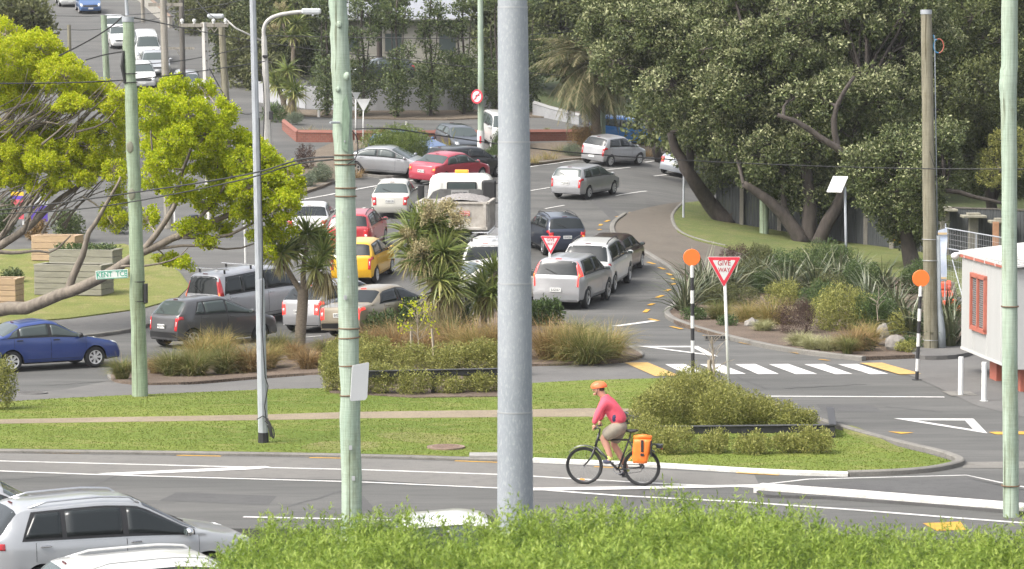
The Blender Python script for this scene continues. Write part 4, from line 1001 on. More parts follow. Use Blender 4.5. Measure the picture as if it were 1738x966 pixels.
tree('maple_tree', 'yellow green maple with bare grey twigs filling the upper left corner', bA,
     [(L([(-75, 560), (-70, 500), (-50, 440), (-10, 425), (40, 395), (90, 345), (150, 305), (205, 275)], 88), .22, .03), (L([(-50, 440), (10, 400), (45, 340), (95, 300), (150, 245)], 88.5), .12, .03), (L([(-70, 500), (-50, 380), (-20, 250), (30, 180), (70, 110)], 89), .18, .03),
      (L([(-20, 250), (60, 220), (120, 180), (165, 165)], 88), .09, .02), (L([(-10, 428), (30, 430), (60, 425), (90, 430), (120, 400)], 87.5), .07, .02), (L([(95, 300), (140, 230), (150, 200), (210, 175)], 88), .06, .015), (L([(40, 395), (60, 330), (120, 260), (135, 190)], 87), .07, .015), (L([(-40, 330), (20, 270), (90, 235), (180, 215), (215, 180)], 88), .07, .015)]
     + [(L([(x0_, rgA.uniform(205, 255)), (x0_ + rgA.uniform(20, 60), rgA.uniform(180, 225)), (x0_ + rgA.uniform(50, 110), rgA.uniform(115, 185))], rgA.uniform(86.4, 89)), rgA.uniform(.02, .045), .008) for x0_ in [rgA.uniform(-60, 130) for _ in range(60)]]
     + [(L([(x0_, rgA.uniform(350, 400)), (x0_ + rgA.uniform(20, 50), rgA.uniform(320, 350)), (x0_ + rgA.uniform(50, 110), rgA.uniform(270, 320))], rgA.uniform(86.4, 89)), rgA.uniform(.02, .04), .008) for x0_ in [rgA.uniform(-60, 110) for _ in range(34)]],
     cA, lm_maple, m_barkg, 11, (.066, .054), 300, (44, .135), twigs=26, tw=(.022, .006), splay=.9, tone=(.15, 1), twig_mat=m_twig, inner=.2)
cB = C4([(255, 185, 38, 38), (300, 150, 34, 22), (320, 195, 46, 36), (275, 240, 40, 34), (370, 195, 34, 28), (385, 245, 44, 36), (330, 265, 46, 30), (430, 255, 30, 30), (445, 300, 46, 32), (490, 300, 24, 28), (480, 345, 32, 28), (400, 310, 42, 28), (360, 340, 40, 24),
         (300, 320, 34, 26), (260, 300, 26, 30), (425, 355, 36, 18), (475, 385, 28, 22), (330, 385, 30, 12), (250, 370, 20, 24), (380, 385, 22, 12), (285, 440, 26, 9), (350, 412, 18, 10), (440, 400, 20, 16), (455, 265, 20, 18), (315, 445, 20, 8), (455, 430, 14, 14), (505, 320, 14, 20), (345, 150, 22, 14), (285, 215, 36, 28), (350, 230, 36, 28), (305, 235, 34, 26), (410, 275, 36, 26), (460, 285, 30, 24), (375, 290, 36, 24), (420, 320, 34, 20), (480, 325, 26, 20), (270, 275, 26, 22)], 80, 1.5, 5)
bB = G(-110, 580)
tree('maple_tree', 'yellow green maple with a long low limb sweeping behind the street name sign', bB,
     [(L([(-110, 580), (-60, 535), (0, 527), (60, 520), (115, 495), (165, 477), (205, 452), (245, 424), (310, 403), (370, 374), (420, 345), (450, 315)], [84, 83, 82, 81.5, 81, 80.5, 80, 80, 80, 80, 79.5, 79]), .24, .045),
      (L([(115, 497), (128, 460), (142, 425), (155, 385), (185, 340), (205, 300)], 81), .13, .03), (L([(240, 428), (275, 385), (300, 345), (305, 300), (325, 250), (335, 200)], 80), .10, .02), (L([(300, 405), (350, 360), (385, 310), (420, 270)], 79.5), .07, .02),
      (L([(310, 403), (380, 403), (420, 385), (470, 350), (495, 320)], 79.5), .06, .015), (L([(245, 424), (330, 415), (400, 425), (440, 410)], 80), .05, .012), (L([(205, 452), (260, 450), (300, 440), (320, 420)], 79.5), .04, .01), (L([(300, 345), (270, 300), (255, 240), (260, 190)], 80.5), .05, .012), (L([(360, 380), (365, 330), (370, 270), (365, 210)], 80.5), .05, .012)],
     cB, lm_maple, m_barkg, 12, (.066, .056), 300, (44, .135), twigs=15, tw=(.018, .005), splay=.9, tone=(.0, .85), twig_mat=m_twig, inner=.2)

# ---- big dark pohutukawa trees at the right
oL = [(1000, 20), (1020, -40), (1300, -40), (1330, 60), (1330, 200), (1290, 310), (1250, 320), (1215, 290), (1195, 225), (1152, 190), (1125, 158), (1098, 138), (1062, 125), (1050, 110), (1010, 100), (995, 60)]
cL = crown(oL, DL + 1.5, 4.5, 42, 105, 21)
tree('pohutukawa_tree', 'dark spreading pohutukawa with a leaning trunk beside the brown footpath', G(1236, 379),
     [(L([(1240, 382), (1215, 355), (1190, 325), (1168, 290), (1150, 262), (1138, 225)], [DL, DL, DL - .5, DL - 1, DL - 1, DL - 1]), .42, .16), (L([(1170, 292), (1172, 255), (1165, 215), (1150, 150)], DL - .5), .2, .08), (L([(1240, 382), (1255, 340), (1250, 290), (1230, 200), (1200, 100)], DL + .6), .36, .12), (L([(1235, 375), (1275, 330), (1290, 280)], DL), .25, .1)],
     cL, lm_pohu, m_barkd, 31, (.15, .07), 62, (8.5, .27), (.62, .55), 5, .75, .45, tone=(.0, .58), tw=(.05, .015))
oM = [(1230, -40), (1560, -40), (1590, 60), (1570, 170), (1500, 190), (1560, 260), (1480, 245), (1440, 205), (1420, 260), (1445, 310), (1400, 330), (1330, 340), (1290, 325), (1210, 220), (1210, 80)]
cM = crown(oM, DM + 2.5, 4.5, 42, 115, 22)
tree('pohutukawa_tree', 'many trunked pohutukawa in front of the dark timber fence', G(1372, 414),
     [(L([(1365, 416), (1335, 372), (1300, 338), (1262, 312)], DM), .34, .14), (L([(1372, 416), (1376, 360), (1372, 300), (1360, 220), (1330, 120)], DM + .2), .36, .12), (L([(1385, 416), (1412, 366), (1436, 322), (1450, 260), (1470, 150)], DM), .32, .12), (L([(1360, 410), (1345, 380), (1328, 345), (1330, 290)], DM + .4), .2, .09),
      (L([(1500, 330), (1480, 285), (1445, 268), (1405, 240), (1360, 212), (1320, 195)], DM - 3.4), .22, .08), (L([(1425, 258), (1412, 215), (1425, 170), (1450, 130)], DM - 3), .16, .06)],
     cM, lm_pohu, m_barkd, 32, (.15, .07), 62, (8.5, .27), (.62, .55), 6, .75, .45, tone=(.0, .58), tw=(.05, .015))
oR = [(1450, 270), (1490, 235), (1560, 240), (1600, 220), (1620, 270), (1590, 330), (1580, 400), (1545, 415), (1505, 400), (1470, 350)]
cR = crown(oR, DR + .5, 2.2, 30, 46, 23)
tree('pohutukawa_tree', 'smaller pohutukawa with one thick trunk beside the brown wooden pole', G(1548, 458),
     [(L([(1552, 462), (1545, 430), (1538, 395), (1530, 355), (1520, 300)], DR), .36, .16), (L([(1540, 395), (1560, 350), (1590, 320), (1640, 330), (1700, 345)], DR), .15, .06), (L([(1535, 390), (1505, 350), (1485, 300)], DR), .15, .06)],
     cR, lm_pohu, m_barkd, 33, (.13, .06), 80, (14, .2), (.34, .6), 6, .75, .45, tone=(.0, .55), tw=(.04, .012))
oT = [(1560, -40), (1780, -40), (1790, 330), (1700, 345), (1660, 320), (1625, 260), (1600, 240), (1570, 180), (1590, 80)]
cT = crown(oT, 128, 4, 42, 75, 24)
tree('ngaio_tree', 'olive green bushy tree behind the brown wooden pole at upper right', G(1690, 400),
     [(L([(1690, 400), (1680, 320), (1660, 220), (1640, 100)], 128), .3, .1), (L([(1685, 340), (1720, 260), (1730, 100)], 128.5), .2, .08)],
     cT, lm_pohu2, m_barkd, 34, (.15, .07), 62, (8.5, .27), (.45, .6), 5, .75, .45, tone=(.0, .7), tw=(.05, .015))
# yellow green bush at right edge
tree('ngaio_tree', 'yellowish green bush spilling beside the right hand pale green pole', G(1730, 410),
     [(L([(1730, 410), (1720, 340), (1700, 290)], 119), .12, .05)], C4([(1690, 275, 26, 30), (1680, 300, 24, 18), (1720, 260, 28, 40), (1700, 240, 22, 20)], 119, 1, 4), lm_hebe, m_barkd, 35, (.11, .055), 210, None, None, 5, tone=(.1, .9))

# ---- row of griselinia along the white wall
for i, (bx, by, wd, top, sd_) in enumerate([(555, 198, 24, 95, 41), (616, 199, 27, 92, 42), (674, 200, 27, 96, 43), (731, 199, 27, 92, 44), (787, 196, 30, 80, 45), (842, 195, 26, 100, 46), (893, 190, 26, 85, 47)]):
    D = G(bx, by).y; rg = RS(sd_); cl = []
    for (yy, ww, hh) in [(182, .42, 14), (164, .85, 22), (142, 1.25, 26), (118, 1.05, 24)]: cl.append((bx + rg.uniform(-3, 3), yy, wd * ww, hh))
    for q in range(9): yy = rg.uniform(-12, 105); cl.append((bx + rg.uniform(-24, 24) + (6 if i % 2 else -4), yy, wd * rg.uniform(.45, .7), rg.uniform(11, 18)))
    tree('griselinia_tree', ['bushy griselinia hidden behind the pale green pole', 'bushy griselinia directly right of the pale green pole by the white wall', 'griselinia standing before the widest gap of white wall', 'griselinia in the middle of the row along the white wall', 'broad griselinia left of the pole with the no right turn sign', 'griselinia between the no right turn pole and the grey column', 'griselinia just right of the grey column top'][i], G(bx, by),
         [(L([(bx, by), (bx + 1, 160), (bx + 2, 100), (bx - 3, 50), (bx, 0)], D), .10, .04), (L([(bx, 150), (bx + 9, 90), (bx + 12, 30)], D), .05, .02), (L([(bx, 140), (bx - 10, 80), (bx - 8, 20)], D), .05, .02)],
         C4(cl, D, .8, sd_), lm_gris, m_barkd, sd_, (.15, .085), 85, None, None, 5, .8, .3, 'griselinias along the white wall', tone=(0, .85), tw=(.025, .008))

# ---- trees behind, each its own
BG = [('dense dark tree behind the concrete street lamp', [(360, 60), (400, 20), (470, -30), (560, -40), (570, 60), (560, 130), (470, 150), (400, 150), (370, 120)], 182, 34, 40, lm_bg, (480, 175)),
      ('tall dark tree right of the no right turn pole at the top', [(800, -40), (930, -40), (935, 40), (920, 140), (850, 150), (825, 80)], 180, 34, 34, lm_bg, (880, 175)),
      ('hazy green tree showing between the column and the palm', [(890, -40), (1010, -40), (1010, 90), (960, 120), (900, 110)], 176, 30, 30, lm_pohu2, (960, 170)),
      ('dull green street tree behind the wooden crossarm poles', [(300, -40), (440, -40), (450, 20), (430, 80), (370, 85), (330, 50)], 205, 30, 34, lm_olive, (390, 95)),
      ('dark tree behind the weatherboard house at the top centre', [(560, -60), (840, -60), (830, 0), (700, 14), (580, 8)], 212, 32, 36, lm_bg, (700, 60)),
      ('olive tree leaning over the weatherboard house roof', [(600, -40), (700, -40), (690, 20), (640, 40), (600, 20)], 176, 22, 16, lm_gris, (640, 150)),
      ('green shrubby tree leaning over the street beside the wooden poles', [(400, 70), (450, 60), (470, 120), (460, 165), (410, 150), (395, 110)], 176, 24, 20, lm_olive, (430, 165)),
      ('olive shrub at the very top left above the maple', [(-40, -20), (40, -15), (80, 30), (90, 55), (40, 60), (-40, 60)], 140, 24, 26, lm_olive, (10, 120)),
      ('dark tree above the palm at the top of the photo', [(960, -40), (1110, -40), (1090, 30), (1000, 50)], 150, 32, 22, lm_pohu2, (1120, 220)),
      ('dark wood tree behind the many trunked pohutukawa', [(1280, -40), (1600, -40), (1620, 250), (1480, 330), (1320, 320)], 140, 44, 70, lm_pohu2, (1450, 330)),
      ('dark tree behind the bright blue parked hatchback', [(1090, 60), (1330, 40), (1320, 330), (1240, 330), (1160, 250), (1110, 220)], 141, 40, 44, lm_pohu2, (1200, 260)),
      ('dark tree at the far right beyond the timber fence', [(1560, -40), (1800, -40), (1800, 340), (1640, 350), (1570, 250)], 146, 46, 50, lm_pohu2, (1680, 330))]
for i, (lb, ol, D, rp, n, lm, bs) in enumerate(BG):
    base = AT(bs[0], bs[1], D); base.z = hz(base.x, D); top = AT(sum(p[0] for p in ol) / len(ol), sum(p[1] for p in ol) / len(ol), D)
    tree('broadleaf_tree', lb, base, [([base, base.lerp(top, .5), top], .25, .08)], crown(ol, D, 3, rp, n, 60 + i), lm, m_barkd, 70 + i, (.24, .13), 42, None, None, 4, .8, .4, tone=(.0, .9), tw=(.05, .015))

# ---- strips: grass tufts, flax, cabbage heads -----------------------------------------
def blades(rng, n, base_r, h, spread, width, droop, segs=3, jit=.35, up=1.0):
    """curved tapering blades from a clump's foot: (n*segs,4,3), tone"""
    az = rng.uniform(0, 2 * math.pi, n); lean = np.abs(rng.normal(0, 1, n)) * spread
    rr = base_r * np.sqrt(rng.uniform(0, 1, n)); a2 = az + rng.normal(0, .5, n)
    P0 = np.stack([rr * np.cos(a2), rr * np.sin(a2), np.zeros(n)], 1)
    D = nrm(np.stack([np.cos(az) * np.sin(lean), np.sin(az) * np.sin(lean), np.cos(lean) * up], 1))
    Ln = h * (1 + rng.uniform(-jit, jit, n)); side = np.stack([-np.sin(az), np.cos(az), np.zeros(n)], 1)
    ph = rng.uniform(-.6, .6, (n, 1)); side = nrm(side + np.stack([np.zeros(n)] * 2 + [np.ones(n)], 1) * ph)
    out = []; prev = P0; dirn = D.copy(); g = np.stack([np.cos(az), np.sin(az), np.zeros(n)], 1) * .5 - np.array([0, 0, 1.0]); w0 = width * rng.uniform(.7, 1.2, (n, 1))
    for k in range(segs):
        nx = prev + dirn * (Ln / segs)[:, None]; wa = w0 * (1 - k / segs) ** .7; wb = w0 * max(.06, (1 - (k + 1) / segs)) ** .7
        out.append(np.stack([prev - side * wa / 2, prev + side * wa / 2, nx + side * wb / 2, nx - side * wb / 2], 1))
        dirn = nrm(dirn + g * droop * (.5 + rng.uniform(0, 1, (n, 1)))); prev = nx
    tn = rng.uniform(0, 1, n)
    return np.concatenate(out), np.tile(tn, segs)
def grassy(name, label, cat, loc, r, h, lm, seed, n=340, width=.016, droop=.46, spread=.46, base=.45, group=None, segs=3, yscale=1):
    rng = RS(seed); Q, tn = blades(rng, n, r * base, h, spread * r / .5, width, droop, segs)
    Q[:, :, 2] = np.maximum(Q[:, :, 2], -.02)
    o = link(name, quad_mesh(name, Q, np.clip(tn + rng.normal(0, .05, len(tn)), 0, 1), lm), None, loc); return tag(o, label, cat, group)
def shrub(name, label, loc, r, lm, seed, leaf=(.06, .028), dens=420, n=7, core=(.03, .04, .016), group=None, cat='shrub', splay=.8, spiky=0):
    rng = RS(seed); rx, ry, rz = r; cl = [(0, 0, rz * .45, rx * .75, ry * .75, rz * .55)]
    for i in range(n):
        a = rng.uniform(0, 6.28); q = rng.uniform(.3, .72); k = rng.uniform(.32, .52)
        cl.append((math.cos(a) * rx * q, math.sin(a) * ry * q, rz * rng.uniform(.25, .68), rx * k, ry * k, rz * k * .9))
    for i in range(16):
        d = nrm(rng.normal(0, 1, 3) + np.array([0, 0, .5])); k = rng.uniform(.13, .26); cl.append((d[0] * rx * .8, d[1] * ry * .8, rz * .45 + d[2] * rz * .48, rx * k, ry * k, rz * k * 1.1))
    P, N, D = shell_pts(rng, cl, dens * .72, .6, .5); m = P[:, 2] > 0; P, N = P[m], N[m]
    Q = leaf_quads(rng, P, N, leaf[0], leaf[1], splay); tn = np.clip(rng.uniform(0, .9, len(P)) + rng.normal(0, .1, len(P)), 0, 1)
    me = quad_mesh(name, Q, tn, lm)
    o = link(name, me, None, loc); return tag(o, label, cat, group)
def spot(px, py, up=.06): return G(px, py, up)

T = 0
def tus(px, py, wpx, hpx, lm, label, n=None, **kw):
    global T; T += 1; g = spot(px, py + 4); s = S(g.y); r = wpx / s / 2 * 1.12; h = hpx / s * .84
    return grassy('tussock', label, 'tussock', g, r, h, lm, 500 + T, n or int(520 + 900 * r), group=None, **kw)
def shb(px, py, wpx, hpx, lm, label, **kw):
    global T; T += 1; g = spot(px, py); s = S(g.y); r = wpx / s / 2; h = hpx / s
    return shrub(kw.pop('name', 'garden_shrub'), label, g, (r, kw.pop('depth', 1) * r, h), lm, 500 + T, **kw)
# island bed, left part
tus(207, 640, 40, 46, lm_green_t, 'green tussock at the left tip of the island bed')
tus(268, 630, 46, 36, lm_brown_t, 'low brownish tussock beside the pale green pole foot')
tus(292, 634, 50, 58, lm_green_t, 'green tussock second from the left pole in the island bed')
tus(330, 634, 66, 62, lm_green_t, 'large green tussock in front of the dark grey hatchback')
tus(345, 612, 60, 66, lm_gold, 'golden tussock against the dark grey hatchback door')
tus(382, 630, 60, 64, lm_green_t, 'tall olive tussock left of the grey light pole')
tus(372, 606, 60, 66, lm_gold, 'straw coloured tussock below the dark grey hatchback rear wheel')
tus(422, 628, 60, 60, lm_brown_t, 'brown tussock left against the grey light pole')
tus(452, 622, 52, 58, lm_gold, 'straw tussock right against the grey light pole')
tus(476, 598, 48, 46, lm_green_t, 'green tussock between the light pole and the cabbage tree trunk')
tus(524, 622, 54, 44, lm_brown_t, 'round rusty tussock right of the cabbage tree trunk')
tus(500, 606, 40, 36, lm_brown_t, 'dry tussock at the foot of the single cabbage tree')
tus(552, 600, 46, 36, lm_green_t, 'green tussock half hidden behind the central green pole')
# middle part
for i, (x, y, wd, h, lm, lb) in enumerate([
    (630, 600, 66, 64, lm_brown_t, 'rusty tussock right behind the central green pole'), (668, 602, 70, 79, lm_brown_t, 'orange brown tussock left of the first wooden stake'), (690, 588, 66, 64, lm_green_t, 'olive tussock below the beige sedan'),
    (722, 606, 66, 66, lm_brown_t, 'brown tussock between the two wooden stakes'), (770, 600, 83, 84, lm_brown_t, 'big orange tussock right of the second stake'), (808, 606, 77, 84, lm_gold, 'golden brown tussock under the multi headed cabbage tree'),
    (842, 604, 55, 81, lm_brown_t, 'dark rusty tussock touching the grey column'), (752, 580, 66, 58, lm_green_t, 'green tussock behind the cabbage tree trunks'),
    (930, 606, 57, 84, lm_brown_t, 'brown tussock right against the big grey column'), (965, 608, 68, 84, lm_gold, 'large golden tussock near the end of the island bed'), (1000, 612, 72, 84, lm_green_t, 'green and gold tussock at the right end of the island bed'), (1034, 604, 66, 76, lm_gold, 'rightmost golden tussock of the island bed'), (988, 592, 66, 69, lm_green_t, 'green tussock behind the golden ones at the bed end'), (950, 588, 44, 51, lm_gold, 'small golden tussock below the green bush by the column')]):
    tus(x, y, wd, h, lm, lb)
shb(650, 572, 76, 40, lm_coprosma, 'dark green broadleaf shrub in front of the beige sedan', leaf=(.09, .05), dens=260)
shb(700, 560, 66, 48, lm_coprosma, 'dark green broadleaf shrub left of the cabbage tree trunks', leaf=(.09, .05), dens=260)
shb(775, 560, 70, 44, lm_coprosma, 'green shrub behind the cabbage tree trunks', leaf=(.09, .05), dens=260)
shb(925, 552, 66, 42, lm_coprosma, 'leafy dark green shrub right of the big grey column', leaf=(.10, .055), dens=240)
HB = [(572, 664, 56, 66), (600, 668, 56, 56), (645, 668, 66, 46), (700, 669, 70, 42), (760, 668, 66, 34), (812, 666, 60, 34), (850, 664, 50, 34), (590, 632, 70, 60), (640, 634, 80, 56), (700, 634, 80, 48), (760, 634, 84, 50), (820, 634, 84, 54), (860, 634, 60, 50), (560, 640, 40, 50), (615, 610, 60, 40)]
HL = ['olive hebe at the left corner of the low rail', 'olive hebe left of the central green pole foot', 'olive hebe under the white board on the green pole', 'low hebe below the left half of the black rail', 'low hebe below the middle of the black rail', 'low hebe below the right half of the black rail', 'low hebe left against the grey column', 'tall olive hebe behind the central green pole', 'olive hebe right of the white board', 'olive hebe around the first wooden stake', 'olive hebe around the second wooden stake', 'yellowish hebe right of the stakes above the rail', 'yellowish hebe left of the grey column above the rail', 'leftmost hebe of the island hedge', 'hebe behind the top edge of the white board']
for (x, y, wd, h), lb in zip(HB, HL): shb(x, y, wd, h, lm_hebe, lb, leaf=(.055, .022), dens=620, n=9)
# right mound
MB_ = [(1095, 752, 60, 46), (1140, 768, 90, 44), (1210, 768, 60, 36), (1275, 770, 70, 36), (1330, 768, 50, 30), (1378, 768, 80, 40), (1110, 730, 100, 66), (1165, 722, 120, 92), (1215, 728, 110, 72), (1265, 722, 100, 52), (1320, 724, 90, 42), (1362, 722, 60, 26), (1150, 705, 90, 62), (1200, 700, 80, 66), (1240, 706, 80, 50), (1290, 708, 70, 34)]
ML = ['hebe at the left end of the right hand rail', 'low round hebe below the rail right of the bicycle', 'small hebe in the middle below the right hand rail', 'low hebe below the rail right of its middle', 'small hebe left of the rail corner', 'hebe at the right corner of the right hand rail', 'left flank hebe of the right mound', 'highest olive hebe of the right mound', 'hebe around the bare sapling on the mound', 'hebe on the right slope of the mound', 'flat hebe near the right end of the mound', 'last low hebe on the mound by the rail corner', 'hebe at the back left of the mound', 'hebe behind the sapling stake on the mound', 'hebe by the foot of the large give way sign', 'back right hebe of the mound beside the road']
for (x, y, wd, h), lb in zip(MB_, ML): shb(x, y, wd, h, lm_hebe, lb, leaf=(.05, .02), dens=700, n=10)
shb(3, 694, 50, 84, lm_hebe, 'clipped green bush cut by the left edge of the photo', leaf=(.055, .022), dens=620, n=9)
# right hand garden
def flax(px, py, hpx, label, seed, n=70, lm=lm_flax, spread=.5):
    g = spot(px, py); h = hpx / S(g.y) * 1.45
    return grassy('flax_bush', label, 'flax', g, .5, h, lm, seed, n, .075, .30, spread, .5, None, 4)
for i, (x, y, h, lb) in enumerate([(1165, 530, 62, 'dark flax drooping over the kerb at the left end of the garden'), (1200, 515, 70, 'big dark flax behind the first orange disc beacon'), (1240, 500, 56, 'flax behind the large give way sign face'), (1290, 492, 56, 'dark flax at the left centre of the garden'), (1335, 505, 58, 'flax left of the solar panel post'), (1385, 505, 66, 'flax at the foot of the solar panel post'), (1425, 500, 60, 'flax right of the solar panel post'), (1475, 535, 66, 'flax above the boulders'), (1520, 545, 66, 'flax left of the second orange disc beacon'), (1545, 570, 60, 'flax behind the striped post of the second beacon'), (1612, 590, 72, 'flax between the brown pole and the white cabin'), (1500, 500, 46, 'flax below the thick pohutukawa trunk'), (1600, 560, 60, 'flax behind the conduit of the brown pole'), (1450, 480, 40, 'flax at the back of the garden by the grass'), (1188, 505, 60, 'flax at the garden edge above the yellow dashes')]):
    flax(x, y, h * .86, lb, 800 + i, n=100)
for (x, y, wd, h, lm, lb, kw) in [
    (1400, 470, 90, 52, lm_coprosma, 'green shrub at the back of the garden before the trunks', {}), (1345, 470, 70, 40, lm_coprosma, 'green shrub below the many trunked pohutukawa', {}), (1290, 465, 60, 40, lm_olive, 'dull shrub behind the large give way sign', {}),
    (1455, 505, 70, 56, lm_coprosma, 'rounded green shrub right of the solar panel post', {}), (1425, 562, 110, 66, lm_hebe, 'big rounded green bush in the middle of the garden', dict(leaf=(.06, .03))), (1480, 566, 80, 56, lm_coprosma, 'green bush above the left boulder', dict(leaf=(.06, .03))),
    (1352, 568, 68, 52, lm_purple, 'dark bronze purple shrub in the garden', dict(leaf=(.04, .014), dens=800)), (1250, 462, 60, 40, lm_purple, 'bronze shrub behind the top of the give way sign', dict(leaf=(.05, .02))), (1465, 598, 34, 22, lm_coprosma, 'small bright green plant left of the big boulder', {}), (1552, 592, 40, 20, lm_coprosma, 'small green plant beside the striped post', {}),
    (1265, 492, 80, 44, lm_olive, 'grey olive shrub between the flaxes', {}), (1370, 500, 60, 40, lm_olive, 'olive shrub behind the golden grasses', {}), (1560, 500, 60, 50, lm_coprosma, 'shrub left of the brown wooden pole', {})]:
    shb(x, y, wd * 1.15, h * 1.08, lm, lb, **kw)
for (x, y, wd, h, lm, lb) in [(1210, 520, 60, 34, lm_olive, 'grey olive shrub below the first orange disc'), (1180, 545, 44, 22, lm_coprosma, 'low green plant on the kerb behind the striped post'), (1255, 520, 70, 36, lm_olive, 'dull olive shrub right of the give way post, second row'), (1330, 520, 70, 42, lm_hebe, 'olive green shrub above the bronze purple shrub'), (1300, 500, 66, 40, lm_coprosma, 'dark green shrub among the left flaxes'),
                              (1390, 530, 80, 50, lm_coprosma, 'dark green shrub left of the big rounded bush'), (1500, 545, 70, 50, lm_coprosma, 'dark green shrub right of the big rounded bush'), (1530, 570, 60, 40, lm_hebe, 'olive shrub behind the pointed boulder'), (1575, 570, 60, 40, lm_coprosma, 'green shrub left of the brown pole foot'), (1235, 555, 40, 18, lm_coprosma, 'low green mat plant by the kerb left of the give way post'), (1410, 520, 70, 50, lm_olive, 'olive shrub at the back right of the solar post'), (1620, 560, 40, 50, lm_coprosma, 'green shrub between the conduit and the cabin'),
                              (1232, 480, 60, 40, lm_coprosma, 'green shrub at the back behind the give way triangle'), (1540, 600, 44, 20, lm_hebe, 'small olive plant left of the second striped post')]:
    shb(x, y, wd, h, lm, lb)
for (x, y, wd, h, lm, lb) in [(1222, 540, 50, 42, lm_green_t, 'low green grass by the kerb left of the give way post'), (1270, 545, 56, 46, lm_gold, 'golden grass just right of the give way post'), (1310, 548, 66, 58, lm_gold, 'taller golden green grass left of the bronze shrub'), (1296, 560, 44, 26, lm_pale_t, 'pinkish straw grass beside the flat rock'), (1358, 586, 44, 34, lm_pale_t, 'leftmost of the three pale straw tufts'), (1378, 592, 40, 32, lm_pale_t, 'middle of the three pale straw tufts'), (1406, 594, 48, 36, lm_pale_t, 'rightmost of the three pale straw tufts'),
                           (1450, 594, 62, 56, lm_brown_t, 'feathery reddish grass in front of the green bush'), (1474, 586, 50, 52, lm_gold, 'golden feathery grass left of the boulders'), (1438, 600, 26, 40, lm_green_t, 'thin bright green grass in front of the reddish one')]:
    tus(x, y, wd, h, lm, lb)
m_rock = mat('grey_rock', (.22, .205, .185), .9, var=.3, scale=5, bump=.8)
for i, (x, y, r, lb) in enumerate([(1497, 578, (.17, .16, .34), 'tall grey boulder left of the larger one'), (1519, 597, (.28, .24, .36), 'pointed grey boulder in the bark mulch'), (1276, 556, (.24, .2, .2), 'grey rock between the golden grasses')]):
    b = MB(); b.blob((0, 0, r[2] * .4), r, 2, .5, 1.3, i + 2); tag(b.build('boulder', m_rock, loc=spot(x, y)), lb, 'boulder')
# far beds
for (x, y, wd, h, lm, lb, kw) in [
    (516, 288, 40, 40, lm_purple, 'dark red shrub at the left of the far traffic bed', dict(leaf=(.09, .04), dens=150)), (545, 310, 50, 30, lm_grey, 'grey green ground shrub in the far traffic bed', {}), (520, 318, 40, 22, lm_grey, 'low grey shrub at the kerb of the far traffic bed', {}),
    (672, 284, 122, 62, lm_fresh, 'round clipped green shrub in front of the white signs', dict(leaf=(.08, .04), dens=260, n=14)), (838, 275, 40, 24, lm_coprosma, 'dark shrub right of the white based pole', {}), (858, 258, 50, 36, lm_coprosma, 'dark shrub hidden behind the grey column', {}),
    (995, 250, 66, 38, lm_brown_t, 'bronze green spreading bush behind the small silver hatchback', dict(leaf=(.10, .03), dens=240)), (972, 266, 36, 20, lm_grey, 'pale flowering shrub left of the small silver hatchback', {}),
    (468, 205, 44, 24, lm_coprosma, 'bright green lily clump at the corner of the brick planter', dict(leaf=(.3, .05), dens=60)), (500, 210, 36, 18, lm_grey, 'grey shrub in the brick planter', {})]:
    shb(x, y, wd, h, lm, lb, **kw)
for (x, y, wd, h, lm, lb) in [(605, 298, 36, 26, lm_brown_t, 'rust coloured tussock in front of the mid grey sedan'), (930, 268, 60, 30, lm_gold, 'golden tussock left of the pale flowering shrub'), (905, 274, 40, 26, lm_gold, 'golden tussock right against the grey column, far bed'), (950, 256, 50, 22, lm_green_t, 'olive tussock in the far bed below the brick wall'), (1098, 262, 44, 26, lm_brown_t, 'pinkish brown tussock in front of the bright blue car'), (520, 224, 50, 20, lm_gold, 'dry golden grass in the brick planter'), (548, 226, 40, 18, lm_gold, 'second dry grass in the brick planter by the green pole'), (650, 219, 16, 10, lm_brown_t, 'tiny dry tuft above the brick planter'), (928, 222, 14, 13, lm_green_t, 'small green tuft behind the brick wall'), (972, 220, 18, 15, lm_green_t, 'green tuft behind the brick wall near the palm'), (545, 305, 50, 36, lm_green_t, 'green strappy clump in the far traffic bed')]:
    tus(x, y, wd, h, lm, lb, n=160)
flax(762, 262, 26, 'yellow variegated flax beside the charcoal hatchback', 851, 60, lm_yflax, .45)
flax(1010, 225, 50, 'pale green flax clump below the palm', 852, 70, lm_green_t, .45)

# ---- cabbage trees
def head(rng, c, r, n=120, width=.05, droop=.16, old=.0, lm=None):
    d = nrm(rng.normal(0, 1, (n, 3)) + np.array([0, 0, .35])); w = nrm(np.cross(d, rng.normal(0, 1, (n, 3)))); out = []
    prev = np.array(c) + d * .05; dr = d.copy(); Ln = r * rng.uniform(.75, 1.15, n); tn = rng.uniform(0, .8, n); tn[d[:, 2] < -.2] = rng.uniform(.6, 1, (d[:, 2] < -.2).sum())
    for k in range(3):
        nx = prev + dr * (Ln / 3)[:, None]; wa = width * [.8, 1, .7][k]; wb = width * [1, .7, .06][k]
        out.append(np.stack([prev - w * wa / 2, prev + w * wa / 2, nx + w * wb / 2, nx - w * wb / 2], 1)); dr = nrm(dr + np.array([0, 0, -1]) * droop * rng.uniform(.4, 2.2, (n, 1))); prev = nx
    return np.concatenate(out), np.tile(tn, 3)
